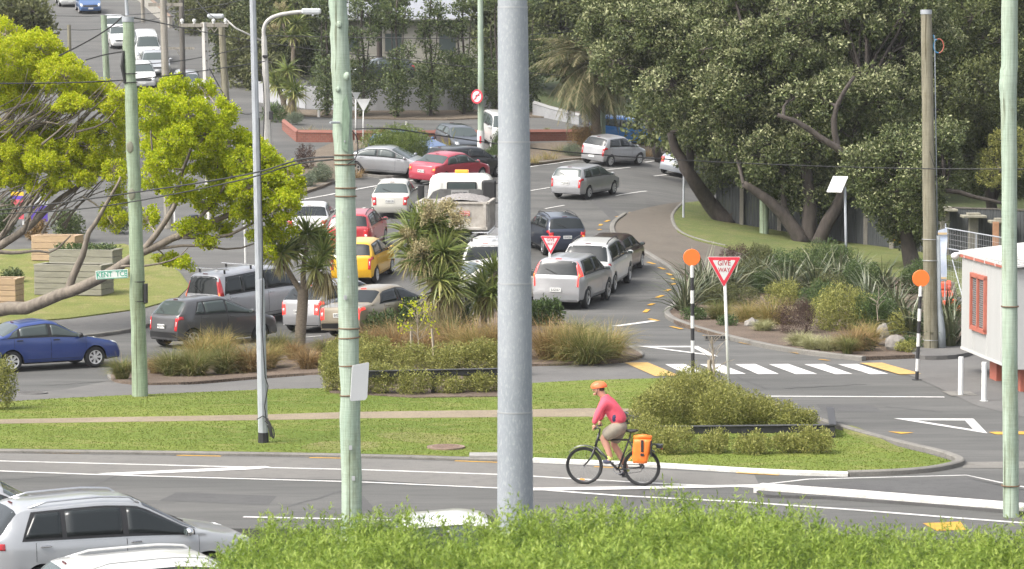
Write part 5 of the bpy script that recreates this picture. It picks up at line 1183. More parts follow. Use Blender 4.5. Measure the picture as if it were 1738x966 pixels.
def skirt(rng, c, r, n=90, width=.035, l=.6):
    az = rng.uniform(0, 6.283, n); p = np.stack([np.cos(az) * .06, np.sin(az) * .06, rng.uniform(-.25, .1, n)], 1) + np.array(c); d = nrm(np.stack([np.cos(az) * .8, np.sin(az) * .8, -rng.uniform(.1, 1.2, n)], 1)); w = np.stack([-np.sin(az), np.cos(az), rng.uniform(-.5, .5, n)], 1); out = []
    prev = p; dr = d
    for k in range(3):
        nx = prev + dr * (l / 3) * rng.uniform(.6, 1.2, (n, 1)); wa = width * [1, .9, .6][k]; wb = width * [.9, .6, .1][k]
        out.append(np.stack([prev - w * wa / 2, prev + w * wa / 2, nx + w * wb / 2, nx - w * wb / 2], 1)); dr = nrm(dr + np.array([0, 0, -.8])); prev = nx
    return np.concatenate(out), np.tile(rng.uniform(0, 1, n), 3)
def flowers(rng, c, r, n=900):
    d = nrm(rng.normal(0, 1, (26, 3)) + np.array([0, 0, .1])); P = []
    for q in d:
        k = rng.uniform(.15, 1, (n // 26, 1)); P.append(np.array(c) + q * r * k + rng.normal(0, .05, (n // 26, 3)))
    P = np.concatenate(P); return leaf_quads(rng, P, nrm(rng.normal(0, 1, P.shape)), .075, .035), rng.uniform(.3, 1, len(P))
def cabbage(label, base_px, D, trunks, heads, skirts=(), flw=(), seed=1, hr=.75, width=.05, n=130, r0=.13):
    rng = RS(seed); base = AT(*base_px, D); base.z = hz(base.x, D) ; bv = np.array(base)
    t = root('cabbage_tree', label, 'cabbage tree', base)
    b = MB()
    for pts, ra, rb in trunks:
        q = [Vector(p) - base for p in L(pts, D)]; q = [Vector(p) for p in smooth_poly([tuple(p) for p in q], 1, False)]
        b.tube(q, [ra + (rb - ra) * i / (len(q) - 1) for i in range(len(q))], 10)
    b.build('trunk', m_barkc, t, smooth=True)
    for (x, y, k, dd) in heads:
        c = np.array(AT(x, y, D + dd)) - bv; Q, tn = head(rng, c, hr * k, n, width); link('leaf_head', quad_mesh('leaf_head', Q, tn, lm_cabb), t)
    for (x, y, k, dd) in skirts:
        c = np.array(AT(x, y, D + dd)) - bv; Q, tn = skirt(rng, c, .3, 110, .032, .75 * k); link('dry_skirt', quad_mesh('dry_skirt', Q, tn, lm_dead), t)
    for (x, y, k, dd) in flw:
        c = np.array(AT(x, y, D + dd)) - bv; Q, tn = flowers(rng, c, .42 * k); link('flower_panicle', quad_mesh('flower_panicle', Q, tn, lm_dead), t)
    return t
D1 = G(510, 600).y
cabbage('single trunked cabbage tree in front of the silver hatchback', (510, 602), D1, [([(508, 605), (510, 560), (514, 515), (514, 490)], .17, .15), ([(514, 500), (498, 475), (484, 450)], .10, .06), ([(514, 498), (530, 470), (545, 450)], .10, .06), ([(514, 495), (515, 450), (522, 415)], .09, .05)],
        [(478, 430, 1.0, -.3), (522, 398, 1.0, .2), (548, 432, 1.0, -.2), (535, 455, .85, -.5), (462, 425, .7, .2), (545, 405, .8, .4), (500, 425, .7, .4)], [(555, 470, 1.1, -.2), (545, 465, .9, .2), (478, 440, .6, 0)], [], 91, .72, .05, 120)
D2 = G(742, 572).y
cabbage('many headed cabbage tree with straw coloured flower sprays in the middle of the photo', (742, 574), D2, [([(742, 576), (740, 530), (738, 490), (728, 450), (710, 410)], .15, .08), ([(740, 500), (760, 460), (770, 420)], .1, .06), ([(752, 578), (752, 530), (756, 490), (760, 470)], .12, .08), ([(738, 480), (742, 430), (745, 395)], .09, .06)],
        [(700, 400, 1.1, 0), (735, 385, 1.1, .3), (762, 400, .95, .2), (752, 430, 1.0, -.5), (720, 440, 1.0, -.4), (762, 448, .95, -.4), (745, 475, 1.0, -.7), (715, 380, .9, .5), (700, 440, .8, 0), (765, 490, .9, -.6)], [(725, 440, 1, -.5), (745, 500, 1.1, -.4), (765, 500, 1.1, -.3), (700, 430, .9, -.2), (735, 500, .9, -.4)],
        [(725, 362, 1.0, -.2), (775, 372, .9, -.2), (712, 425, .9, -.8), (690, 400, .6, -.4), (760, 352, .7, .2)], 92, .84, .055, 150)
D3 = G(822, 566).y
cabbage('young cabbage tree with upright leaves left of the big grey column', (822, 568), D3, [([(822, 570), (822, 540), (824, 500)], .10, .07), ([(824, 505), (836, 480), (842, 460)], .06, .05)], [(824, 490, 1.1, 0), (840, 465, .85, .1), (812, 505, 1.0, -.3), (835, 500, .95, -.3)], [(826, 510, .8, 0)], [], 93, .85, .055, 110)
D4 = G(478, 200).y
cabbage('cabbage tree before the white wall behind the street lamp', (482, 198), D4, [([(485, 200), (482, 175), (474, 150)], .18, .12), ([(494, 202), (495, 180), (497, 160)], .26, .2), ([(482, 175), (490, 145), (487, 125)], .1, .08)], [(472, 145, 1, 0), (487, 120, 1.05, 0), (466, 135, .9, .3), (497, 150, 1.1, -.2), (503, 160, 1, -.3)], [(495, 175, 1.2, 0)], [], 94, .95, .075, 100)
cabbage('pale cabbage tree beside the street lamp top', (495, 110), 178, [([(497, 112), (498, 80), (503, 55)], .15, .1), ([(498, 85), (486, 60), (480, 40)], .1, .08)], [(480, 28, 1, 0), (503, 40, 1.1, 0), (495, 62, 1, 0), (512, 58, .9, 0)], [], [(478, 12, 1.2, 0), (465, 48, .9, 0)], 95, 1.0, .08, 90)

# ---- drooping palm beside the column
def palm():
    rng = RS(7); D = 152; base = AT(1012, 205, D); base.z = hz(base.x, D); t = root('palm_tree', 'shaggy palm with drooping brown green fronds right of the column', 'palm', base); bv = np.array(base)
    top = AT(1004, 112, D) - base; b = MB(); b.tube([(0, 0, -.2), top * .5 + Vector((.1, 0, 0)), top], [.28, .25, .2], 10); b.build('trunk', m_barkc, t, smooth=True)
    for i in range(84):
        az = rng.uniform(0, 6.283); el = rng.uniform(-1.0, 1.0); d = np.array([math.cos(az) * math.cos(el), math.sin(az) * math.cos(el), math.sin(el)]); p = np.array(top); pts = [p.copy()]; ln = rng.uniform(2.5, 3.6)
        for k in range(9): p = p + d * ln * 1.15 / 9; d = nrm(d + np.array([0, 0, -.15])); pts.append(p.copy())
        pts = np.array(pts); Q = []; tn = []
        u = np.linspace(.12, 1, 46); PP = np.stack([np.interp(u, np.linspace(0, 1, 10), pts[:, a]) for a in range(3)], 1); Tn = nrm(np.gradient(PP, axis=0)); Sd = nrm(np.cross(Tn, np.array([0, 0, 1.]))); ll = .8 * np.sin(np.pi * np.clip(u * .9 + .12, 0, 1)) + .08
        for sg_ in (1, -1):
            a_ = nrm(Sd * sg_ * .8 + Tn * .7 + np.array([0, 0, -.45]) + rng.normal(0, .12, Tn.shape)); e = PP + a_ * ll[:, None]; wv = Tn * .03
            Q.append(np.stack([PP - wv, PP + wv, e + wv * .2, e - wv * .2], 1)); tn.append(rng.uniform(0, 1, len(u)))
        Q.append(np.stack([PP[:-1] - Sd[:-1] * .02, PP[:-1] + Sd[:-1] * .02, PP[1:] + Sd[1:] * .015, PP[1:] - Sd[1:] * .015], 1)); tn.append(np.full(len(u) - 1, .9))
        link('frond', quad_mesh('frond', np.concatenate(Q), np.concatenate(tn), lm_palm), t)
palm()

# ---- foreground hedge
def hedge():
    rng = RS(77)
    x0, x1, y0, y1 = -4.6, 6.6, 20.3, 27.6; O = np.array([.9, 24, PARK_Z])
    PX = [250, 330, 385, 450, 560, 600, 650, 720, 790, 850, 900, 960, 1050, 1150, 1260, 1330, 1400, 1480, 1560, 1640, 1720, 1900]
    PY = [1050, 985, 945, 905, 892, 884, 876, 892, 905, 890, 880, 876, 870, 862, 866, 876, 902, 908, 912, 906, 912, 916]
    def top(X, Y):
        row = np.interp(869 + FPX * X / Y, PX, PY); zt = CAMZ - (row - 143.7) * 27 / FPX; zn = CAMZ - (row - 143.7 + 95) * 20.5 / FPX - .1
        z = zn + (zt - zn) * np.clip((Y - 20.3) / 7.3, 0, 1) ** .8
        return z + .05 * np.sin(X * 2.3 + Y * 1.7) + .045 * np.sin(X * 4.1 - Y * 2.9) + .05 * np.sin(X * 8.3 + 2 * np.sin(Y * 3.1)) * np.sin(Y * 6.7 + X)
    # sprays: each a leaning cluster of shoots, with gaps between them
    nc = 3000; cx = rng.uniform(x0, x1, nc); cy = rng.uniform(y0, y1, nc); ch = rng.normal(-.01, .075, nc); lx = rng.normal(0, .22, nc); ly = rng.normal(-.08, .22, nc); ct = rng.normal(.04, .15, nc)
    m_ = 8; ns = nc * m_; ax = np.repeat(np.arange(nc), m_); ox = rng.normal(0, .085, ns); oy = rng.normal(0, .085, ns); X = cx[ax] + ox; Y = cy[ax] + oy
    Z = top(X, Y) + ch[ax] - 2.2 * (ox ** 2 + oy ** 2) ** .5 * .45 + rng.normal(0, .03, ns) - .02
    ok = (Y > y0) & (Y < y1 + .2); k = 13
    Tl = nrm(np.stack([lx[ax] + ox * 3.5 + rng.normal(0, .15, ns), ly[ax] + oy * 3.5 + rng.normal(0, .15, ns), np.ones(ns)], 1)); X, Y, Z, Tl, tcl = X[ok], Y[ok], Z[ok], Tl[ok], ct[ax][ok]; ns = len(X)
    P = np.repeat(np.stack([X, Y, Z], 1), k, 0); n = len(P); h = np.tile(np.linspace(-.20, .03, k), ns) + rng.normal(0, .012, n); az = rng.uniform(0, 6.283, n); tilt = np.repeat(Tl, k, 0)
    P = P + tilt * h[:, None]; el = np.interp(h, [-.2, -.02, .03], [-.25, .30, 1.0]) + rng.normal(0, .28, n)
    A = nrm(np.stack([np.cos(az) * np.cos(el), np.sin(az) * np.cos(el), np.sin(el)], 1) + tilt * .3); W = nrm(np.cross(A, np.array([0, 0, 1.]) + rng.normal(0, .25, (n, 3)))); Ln = .082 * rng.uniform(.5, 1.2, (n, 1)) * np.interp(h, [-.2, -.02, .03], [1.1, 1, .7])[:, None]; wd = .0135 * rng.uniform(.75, 1.25, (n, 1)); U = np.cross(W, A) * Ln
    m1 = P + A * Ln * .45 + U * .06; e = P + A * Ln - U * .12
    Q = np.stack([P, m1 - W * wd / 2, e, m1 + W * wd / 2], 1)
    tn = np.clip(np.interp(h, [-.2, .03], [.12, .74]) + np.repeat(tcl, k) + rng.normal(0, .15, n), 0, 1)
    t = root('hedge', 'bright green feathery hedge along the bottom of the photo', 'hedge', O)
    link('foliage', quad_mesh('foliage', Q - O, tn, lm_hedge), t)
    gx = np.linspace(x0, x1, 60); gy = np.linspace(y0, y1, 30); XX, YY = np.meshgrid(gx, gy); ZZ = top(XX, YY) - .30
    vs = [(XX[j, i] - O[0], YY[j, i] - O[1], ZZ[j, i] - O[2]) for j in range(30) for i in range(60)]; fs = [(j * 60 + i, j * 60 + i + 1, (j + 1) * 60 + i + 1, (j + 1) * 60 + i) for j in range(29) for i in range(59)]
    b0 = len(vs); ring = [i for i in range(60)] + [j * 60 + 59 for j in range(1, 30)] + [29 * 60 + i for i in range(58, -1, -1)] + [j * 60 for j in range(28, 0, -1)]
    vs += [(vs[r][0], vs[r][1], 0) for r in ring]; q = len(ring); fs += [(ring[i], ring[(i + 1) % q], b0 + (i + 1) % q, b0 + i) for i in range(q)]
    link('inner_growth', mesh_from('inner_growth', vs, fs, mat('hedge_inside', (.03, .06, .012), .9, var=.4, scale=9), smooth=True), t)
    b = MB(); rr = random.Random(3)
    for i in range(10): b.tube([(-5 + i * 1.1, rr.uniform(-2, 2), -.05), (-5 + i * 1.1 + rr.uniform(-.2, .2), rr.uniform(-2, 2), 2.2)], [.06, .03], 6)
    b.build('stem', m_barkg, t)
hedge()

# ---- lawn grass blades near the camera side of the island
def lawn_blades():
    rng = RS(9); edge = P2(lawn_edge, LAWN); path = P2([(-60, 713), (440, 704), (850, 696), (1095, 694), (1095, 710), (850, 710), (440, 715), (-60, 722)], LAWN); xs = [p[0] for p in edge]; ys = [p[1] for p in edge]; P = []
    ex = np.array(edge)
    cand = np.stack([rng.uniform(min(xs), max(xs), 120000), rng.uniform(min(ys), max(ys), 120000)], 1)
    def mask(poly):
        c = np.zeros(len(cand), bool); j = len(poly) - 1
        for i in range(len(poly)):
            xi, yi = poly[i]; xj, yj = poly[j]
            cnd = ((yi > cand[:, 1]) != (yj > cand[:, 1])) & (cand[:, 0] < (xj - xi) * (cand[:, 1] - yi) / (yj - yi + 1e-12) + xi); c ^= cnd; j = i
        return c
    cand = cand[mask(edge) & ~mask(path)]
    n = len(cand); z = np.array([hz(x, y) for x, y in cand]) + LAWN + .01
    az = rng.uniform(0, 6.283, n); h = rng.uniform(.008, .022, n); d = np.stack([np.cos(az) * .5, np.sin(az) * .5, np.ones(n)], 1); w_ = np.stack([-np.sin(az), np.cos(az), np.zeros(n)], 1) * .012
    p = np.stack([cand[:, 0], cand[:, 1], z], 1); e = p + d * h[:, None]
    o = link('grass', quad_mesh('grass', np.stack([p - w_, p + w_, e + w_ * .2, e - w_ * .2], 1), rng.uniform(0, 1, n), lm_grassy)); tag(o, 'short green grass blades growing over the lawn island', 'grass', kind='stuff')
lawn_blades()
# ================================================================== street furniture, walls, buildings
def wood_paint(name, c, c2, gr=.5):
    """painted or bare round timber: long grain, drying cracks, patches of wear"""
    m, t, b = _new(name); b.inputs['Roughness'].default_value = .82; b.inputs['Specular IOR Level'].default_value = .25; Lk = t.links.new
    tc = t.nodes.new('ShaderNodeTexCoord')
    def nz(scale, st, det=4, ro=.6):
        mp = t.nodes.new('ShaderNodeMapping'); mp.inputs['Scale'].default_value = st; Lk(tc.outputs['Object'], mp.inputs['Vector']); n = t.nodes.new('ShaderNodeTexNoise'); n.inputs['Scale'].default_value = scale; n.inputs['Detail'].default_value = det; n.inputs['Roughness'].default_value = ro; Lk(mp.outputs[0], n.inputs['Vector']); return n.outputs['Fac']
    def ramp(src, p0, p1, a, d):
        r = t.nodes.new('ShaderNodeValToRGB'); r.color_ramp.elements[0].position = p0; r.color_ramp.elements[1].position = p1; r.color_ramp.elements[0].color = (*a, 1); r.color_ramp.elements[1].color = (*d, 1); Lk(src, r.inputs['Fac']); return r.outputs['Color']
    def mul(a, d, f=1.0):
        x = t.nodes.new('ShaderNodeMix'); x.data_type = 'RGBA'; x.blend_type = 'MULTIPLY'; x.inputs['Factor'].default_value = f; Lk(a, x.inputs[6]); Lk(d, x.inputs[7]); return x.outputs[2]
    big = ramp(nz(1.1, (1.6, 1.6, .5), 5, .7), .36, .64, c, c2)
    grain = nz(26, (1, 1, .035), 5, .7); g = ramp(grain, .34, .6, (.74, .73, .70), (1.08, 1.07, 1.06))
    crack = ramp(nz(9, (1.3, 1.3, .03), 3, .55), .33, .37, (.42, .40, .35), (1, 1, 1))
    stain = ramp(nz(2.6, (1, 1, .24), 6, .78), .35, .50, (.70, .66, .56), (1, 1, 1))
    ring = ramp(nz(60, (.05, .05, 1), 2, .5), .35, .6, (.93, .93, .93), (1.03, 1.03, 1.03))
    Lk(mul(mul(mul(mul(big, g), crack), stain, .75), ring), b.inputs['Base Color'])
    bp = t.nodes.new('ShaderNodeBump'); bp.inputs['Strength'].default_value = gr; bp.inputs['Distance'].default_value = .015; Lk(grain, bp.inputs['Height']); Lk(bp.outputs['Normal'], b.inputs['Normal'])
    return m
m_gpole = wood_paint('pale_green_painted_timber', (.30, .385, .305), (.385, .46, .375))
m_gpole2 = wood_paint('weathered_green_timber', (.22, .27, .19), (.31, .39, .285))
m_bpole = wood_paint('weathered_brown_timber', (.175, .165, .12), (.255, .24, .18))
m_wpole = wood_paint('weathered_grey_timber', (.24, .225, .20), (.33, .31, .27))
m_dpole = wood_paint('dark_timber', (.09, .085, .08), (.15, .14, .125))
m_conc = mat('pole_concrete', (.44, .43, .40), .85, var=.12, scale=4, bump=.2)
m_galv = mat('galvanised_steel', (.315, .335, .355), .62, .1, var=.10, scale=9, bump=.05, col2=(.41, .435, .455), stretch=(1, 1, .35), detail=9)
m_galvc = ground_mat('galvanised_column', (.26, .285, .305), (.335, .355, .375), (.43, .45, .46), 1.1, 55, 120, .6, (1, 1, .3), .05, .12)
m_steel = mat('grey_steel', (.40, .41, .415), .5, .4)
m_blackp = mat('black_paint_matte', (.022, .022, .024), .7, var=.2, scale=5)
m_wire = mat('black_cable', (.025, .025, .025), .7)
m_signw = mat('sign_white', (.60, .605, .595), .5)
m_signr = mat('sign_red', (.62, .035, .06), .45)
m_signd = mat('sign_dark_red', (.36, .012, .03), .5)
m_postw = mat('post_white', (.60, .60, .58), .55, var=.05, scale=4)
m_disc = mat('beacon_orange', (.88, .165, .025), .5)
m_greenl = mat('sign_green', (.03, .30, .20), .5)
m_rust = mat('rusty_wire', (.16, .10, .06), .9)

def pole(name, label, pts, D, widths, m, cat='pole', n=14, cap=None, wob=.0, seed=0, base=None):
    """pts: photo points from foot to top at depth D; widths in photo pixels"""
    rng = RS(seed + 900); P = L(pts, D); b0 = P[0] if base is None else base
    t = root(name, label, cat, b0); s = S(D); k = len(P)
    q = []; r = []
    for i in range(k - 1):
        for f in np.linspace(0, 1, 7)[:-1]:
            q.append(P[i].lerp(P[i + 1], f) - b0 + Vector((rng.normal(0, wob * .35), 0, 0))); r.append((widths[i] + (widths[i + 1] - widths[i]) * f) / s / 2 * (1 + rng.normal(0, wob)))
    q.append(P[-1] - b0); r.append(widths[-1] / s / 2)
    b = MB(); b.tube(q, r, n); b.build('shaft', m, t, auto=True)
    if cap:
        b = MB(); e = q[-1]; b.cyl(e + Vector((0, 0, -.10)), e + Vector((0, 0, .02)), r[-1] * 1.09, 16); b.build('metal_cap', cap, t, auto=True)
    return t, b0
def band(t, b0, px, py, D, wpx, m=m_rust, r=.012, tilt=0):
    c = AT(px, py, D) - b0; R_ = wpx / S(D) / 2; b = MB(); pts = [(c.x + R_ * math.cos(a), c.y + R_ * math.sin(a), c.z + tilt * math.cos(a)) for a in np.linspace(0, 2 * math.pi, 19)]
    b.tube(pts, r, 5, cap=False); b.build('wire_band', m, t)
# P1 weathered green pole with street name
D = G(238, 674, .04).y
t, b0 = pole('power_pole', 'weathered green wooden pole with a grey cap and the street name sign', [(238, 674), (234, 500), (228, 330), (223, 180), (217, 30)], D, [27, 24.5, 23, 21.5, 19], m_gpole2, cap=m_galv, wob=.02, seed=1)
for y, x in ((125, 221), (140, 221), (478, 234), (511, 234)): band(t, b0, x, y, D, 24, m_wire)
b = MB(); b.tube([AT(216, 26, D) - b0, AT(213, -12, D) - b0], [.045, .03], 8); b.build('top_pipe', m_galv, t)
b = MB(); c = AT(211, 112, D) - b0; b.tube([c + Vector((0, -.1, .35)), c + Vector((-.03, -.12, 0)), c + Vector((.03, -.1, -.4))], [.03, .05, .035], 6); b.build('cable_bundle', m_wire, t)
b = MB(); c = AT(248, 498, D) - b0; b.box(c + Vector((0, -.05, 0)), (.08, .16, .46), bev=.015); b.build('meter_box', m_blackp, t)
for y, x in ((250, 224), (330, 227)): b = MB(); b.blob(AT(x - 3, y, D - .14) - b0, (.09, .04, .14), 2, .2); b.build('wood_knot', mat('knot_wood', (.20, .20, .15), .9), t)
sn = root('street_name_sign', 'green and white street name sign reading KENT TCE on the weathered green pole', 'sign', AT(190, 466, D - .16), R(-3))
sn.rotation_euler = (0, R(-3.5), R(-4))
b = MB(); b.box((0, 0, 0), (.76, .02, .205), bev=.006); b.build('panel', m_signw, sn)
b = MB()
for (cx, cz, dx, dz) in ((0, .085, .71, .014), (0, -.085, .71, .014), (-.352, 0, .014, .16), (.352, 0, .014, .16)): b.box((cx, -.0125, cz), (dx, .006, dz))
b.build('border', m_greenl, sn)
lettering('lettering', 'KENT  TCE', .17, m_greenl, sn, Matrix.Translation((0, -.013, 0)) @ Matrix.Rotation(R(90), 4, 'X'), .004, .86)
# P2 grey steel light pole
D = G(447, 756).y
t, b0 = pole('street_light_pole', 'slim grey steel light pole with a black painted foot', [(447, 756), (441, 476), (440, 474), (434, 200), (428, -40)], D, [17, 15.5, 13.5, 12, 10.5], m_galv, 'light pole', n=8)
b = MB(); b.cyl((0, 0, -.05), AT(447, 734, D) - b0, 9.2 / S(D), 10); b.build('black_foot', m_blackp, t)
b = MB(); rng = RS(3)
for k in range(7):
    q = [AT(452 + rng.uniform(-3, 5), 708 + rng.uniform(0, 10), D - .15), AT(464 + rng.uniform(-6, 2), 725 + rng.uniform(-4, 6), D - .2), AT(462 + rng.uniform(-4, 4), 748 + rng.uniform(-6, 3), D - .2), AT(456 + rng.uniform(-3, 3), 722, D - .18)]
    b.tube(smooth_poly([tuple(p - b0) for p in q], 2, False), .012, 5)
b.tube([tuple(AT(x, y, D - .13) - b0) for x, y in ((440, 200), (446, 420), (445, 560), (450, 640), (455, 655), (449, 690), (452, 715))], .012, 5)
b.tube([tuple(AT(x, y, D - .13) - b0) for x, y in ((436, 712), (446, 706), (456, 712))], .012, 5)
b.build('cable_coil', m_wire, t)
# P3 pale green pole with white board
D = 45.2
bz = AT(600, 884, D); bz.z = PARK_Z
t, b0 = pole('power_pole', 'pale green painted wooden pole carrying a blank white board', [(601, 1001), (597, 860), (592, 560), (586, 300), (580, 150), (575, 40), (572, -60)], D, [38, 35, 34.5, 34, 32, 31, 30], m_gpole, wob=.022, seed=2, n=20, base=bz)
for y, x, tl in ((557, 593, 0), (573, 593, .02), (319, 587, 0), (333, 587, 0), (263, 585, 0), (271, 585, .01), (279, 585, 0), (620, 594, .02), (670, 595, .02)): band(t, b0, x, y, D, 36, tilt=tl * .6)
bd = root('notice_board', 'blank white board wired to the central pale green pole', 'board', AT(610.5, 648, D - .24)); bd.rotation_euler = (R(1), R(3), R(24))
b = MB(); pl = [(-.13, -.31), (.105, -.29), (.14, -.245), (.14, .295), (.125, .31), (-.125, .26), (-.14, .24), (-.145, -.29)]
b.prism(pl, -.008, .008, Matrix.Rotation(R(90), 4, 'X')); b.build('panel', m_signw, bd); b = MB(); b.tube([(-.1, .01, .1), (-.05, .16, .1), (.05, .16, .1)], .006, 5); b.build('wire_tie', m_rust, bd)
for kx_, ky, kr in ((597, 130, .07), (584, 42, .06), (582, 152, .05)):
    b = MB(); b.blob(AT(kx_ - 8, ky, D - .13) - b0, (kr * .8, .05, kr), 2, .25); b.build('wood_knot', m_gpole, t, smooth=True)
b = MB(); c = AT(586, 205, D - .165) - b0; b.prism([(-.06, -.45), (.04, -.5), (.07, .1), (.03, .42), (-.04, .30)], -.004, .004, Matrix.Translation(c) @ Matrix.Rotation(R(90), 4, 'X')); b.build('worn_patch', mat('bare_weathered_patch', (.19, .26, .185), .9, var=.3, scale=9, stretch=(3, 3, .4)), t)
b = MB(); c = AT(576, 208, D - .17) - b0; b.cyl(c, c + Vector((-.14, -.1, 0)), .018, 8); b.build('bolt', m_galv, t)
tP3, bP3 = t, b0
# P4 big column
D = 31.0; bz = AT(875, 900, D); bz.z = PARK_Z
t, b0 = pole('steel_column', 'big pale grey galvanised steel column in the centre of the photo', [(876, 1360), (874.5, 862), (874, 698)], D, [66, 61.5, 60], m_galvc, 'column', n=32, base=bz)
for y0, y1, w0, w1, x0, x1 in ((698, 480, 59, 57.5, 874, 873.5), (480, 240, 56.5, 54.5, 873.5, 872.5), (240, 12, 53.5, 51, 872.5, 870), (12, -60, 50, 49.5, 870, 869)):
    b = MB(); b.cyl(AT(x0, y0, D) - b0, AT(x1, y1, D) - b0, w0 / S(D) / 2, 32, w1 / S(D) / 2); b.build('column_section', m_galvc, t, auto=True)
    b = MB(); c = AT(x0, y0, D) - b0; b.cyl(c - Vector((0, 0, .012)), c + Vector((0, 0, .004)), (w0 + 1.6) / S(D) / 2, 32); b.build('joint_ring', m_steel, t, auto=True)
# P5 green pole with red and white foot
g = G(816, 272); D = g.y
t, b0 = pole('power_pole', 'slim green pole with a white and red banded foot and a round sign', [(816, 222), (816, 120), (815, -50)], D, [10.5, 10, 9.5], m_gpole, seed=3)
t.location.z = g.z; b0c = AT(816, 222, D)
for ch in t.children: ch.location.z += b0c.z - g.z
b = MB(); b.cyl((0, 0, -.1), (0, 0, b0c.z - g.z + .01), .19, 14); b.build('white_foot', m_postw, t, auto=True)
b = MB(); b.box((-.02, -.19, b0c.z - g.z - .45), (.09, .03, .36)); b.build('red_marker', m_signr, t)
ns = root('no_right_turn_sign', 'round red and white no right turn sign on the slim green pole', 'sign', AT(809.5, 164, D - .25), R(-35))
Mx = Matrix.Rotation(R(90), 4, 'X')
b = MB(); b.lathe([(0, -.01), (.36, -.01), (.36, .01), (0, .01)], 28, Mx); b.build('disc', m_signr, ns, auto=True)
b = MB(); b.lathe([(0, .011), (.27, .011), (.27, .016), (0, .016)], 28, Mx); b.build('face', m_signw, ns)
b = MB(); b.box((-.05, -.018, -.04), (.05, .006, .22)); b.box((.03, -.018, .07), (.2, .006, .05)); b.prism([(.10, .0), (.2, .07), (.10, .14)], .015, .021, Mx); b.build('turn_arrow', m_blackp, ns)
b = MB(); b.box((0, -.022, 0), (.06, .006, .56), M=Matrix.Rotation(R(45), 3, 'Y')); b.build('slash', m_signr, ns)
# P6 brown wooden pole with conduit
D = G(1580, 594, .06).y
t, b0 = pole('power_pole', 'brown weathered wooden pole with a grey cable conduit on the right', [(1580, 595), (1577, 330), (1572, 18)], D, [25, 22, 18], m_bpole, cap=m_galv, wob=.012, seed=4)
b = MB(); q = [AT(x, y, D - .05) - b0 for x, y in ((1599, 594), (1598, 560), (1595, 530), (1594, 520), (1592, 400))]; b.tube(q, [.105, .105, .085, .065, .06], 10); b.tube([AT(1591, 405, D) - b0, AT(1588, 200, D) - b0, AT(1586, 60, D) - b0], .018, 6); b.build('conduit', mat('conduit_grey', (.26, .285, .30), .6), t, smooth=True)
for y, x in ((406, 1578), (442, 1579), (577, 1580)): band(t, b0, x, y, D, 26, m_steel, .008)
c = AT(1593, 78, D) - b0; b = MB(); b.tube([(c.x + .14 * math.cos(a), c.y, c.z + .19 * math.sin(a)) for a in np.linspace(1.9, 4.7, 10)], .018, 6); b.tube([(c.x - .15, c.y, c.z + .3), (c.x - .1, c.y, c.z + .15)], .018, 6); b.build('blue_cable', mat('blue_cable', (.05, .25, .45), .5), t)
b = MB(); b.tube([(c.x + .14 * math.cos(a), c.y, c.z + .19 * math.sin(a)) for a in np.linspace(-1.5, 1.9, 10)], .014, 6); b.build('red_cable', mat('red_cable', (.5, .14, .09), .5), t)
b = MB(); b.tube([AT(1578, 257, D - .2) - b0, AT(1588, 290, D - .2) - b0, AT(1592, 320, D - .15) - b0], .008, 5); b.build('stay_wire', m_wire, t)
for k_, (x_, y_) in enumerate(((592, 470), (596, 812), (588, 360), (597, 760), (582, 240), (594, 505))):
    b = MB(); c = AT(x_ + (-9 + 5 * k_) % 16 - 8, y_, D if False else 45.02); b.box(c - bP3, (.05 if k_ % 2 else .02, .012, .07 if k_ % 2 else .03), bev=.002); b.build('metal_tag', m_steel, tP3)
# P7 right pale green pole
D = 47.6; g = AT(1715, 888, D); g.z = 0
t, b0 = pole('power_pole', 'pale green wooden pole at the right edge of the photo', [(1716, 885), (1714, 600), (1713, 300), (1712, 175), (1711, 143), (1713, 110), (1714, -50)], D, [27, 26, 26, 27, 30, 28, 27], m_gpole, wob=.008, seed=5, n=18, base=g)
band(t, b0, 1714, 520, D, 29); band(t, b0, 1715, 824, D, 30)
# P8 short green pole, P11 green post, sign post
D = 153.5
pole('power_pole', 'short green pole stub with a dead cable end behind the bright blue car', [(1023, 246), (1023, 148)], D, [10, 9], m_gpole, seed=6)
g = G(1297, 397, .08)
pole('timber_post', 'pale green timber post between the two pohutukawa trunks', [(1297, 397), (1297, 322)], g.y, [16, 15], m_gpole2, seed=7)
g = G(1160, 370, .08)
pole('sign_post', 'thin grey metal post at the tip of the grass verge', [(1160, 370), (1161, 270)], g.y, [4, 3.6], m_galv, 'post', n=8)
# P9 concrete lamp post
D = G(456, 262).y
t, b0 = pole('street_lamp', 'old concrete street lamp with a curved arm behind the slim grey pole', [(456, 264), (451, 130), (448, 62)], D, [13, 11, 9], m_conc, 'street lamp', n=8)
b = MB(); b.tube(smooth_poly([tuple(AT(x, y, D) - b0) for x, y in ((448, 64), (447, 48), (454, 34), (470, 26), (492, 22), (515, 20))], 2, False), [.13] * 1 + [.12] * 19 if False else .10, 8); b.tube([AT(446, 70, D) - b0, AT(400, 48, D) - b0, AT(380, 30, D) - b0], .05, 6); b.build('lamp_arm', m_conc, t, smooth=True)
for (x0, x1, yy, w_) in ((512, 545, 19, .27), (352, 380, 27, .2)):
    a = AT(x0, yy, D) - b0; e = AT(x1, yy, D) - b0; b = MB(); c = (a + e) / 2; b.box(c, ((e - a).length, .34, w_), bev=.07); b.m = 1; b.box(c - Vector((0, 0, w_ / 2)), ((e - a).length * .8, .26, .06), bev=.02); b.build('lamp_head', [mat('lamp_housing', (.52, .54, .55), .5), mat('lamp_glass', (.6, .62, .6), .3)], t)
b = MB(); b.box(AT(450, 96, D - .2) - b0, (.26, .16, .14), bev=.03); b.build('clamp', m_blackp, t)
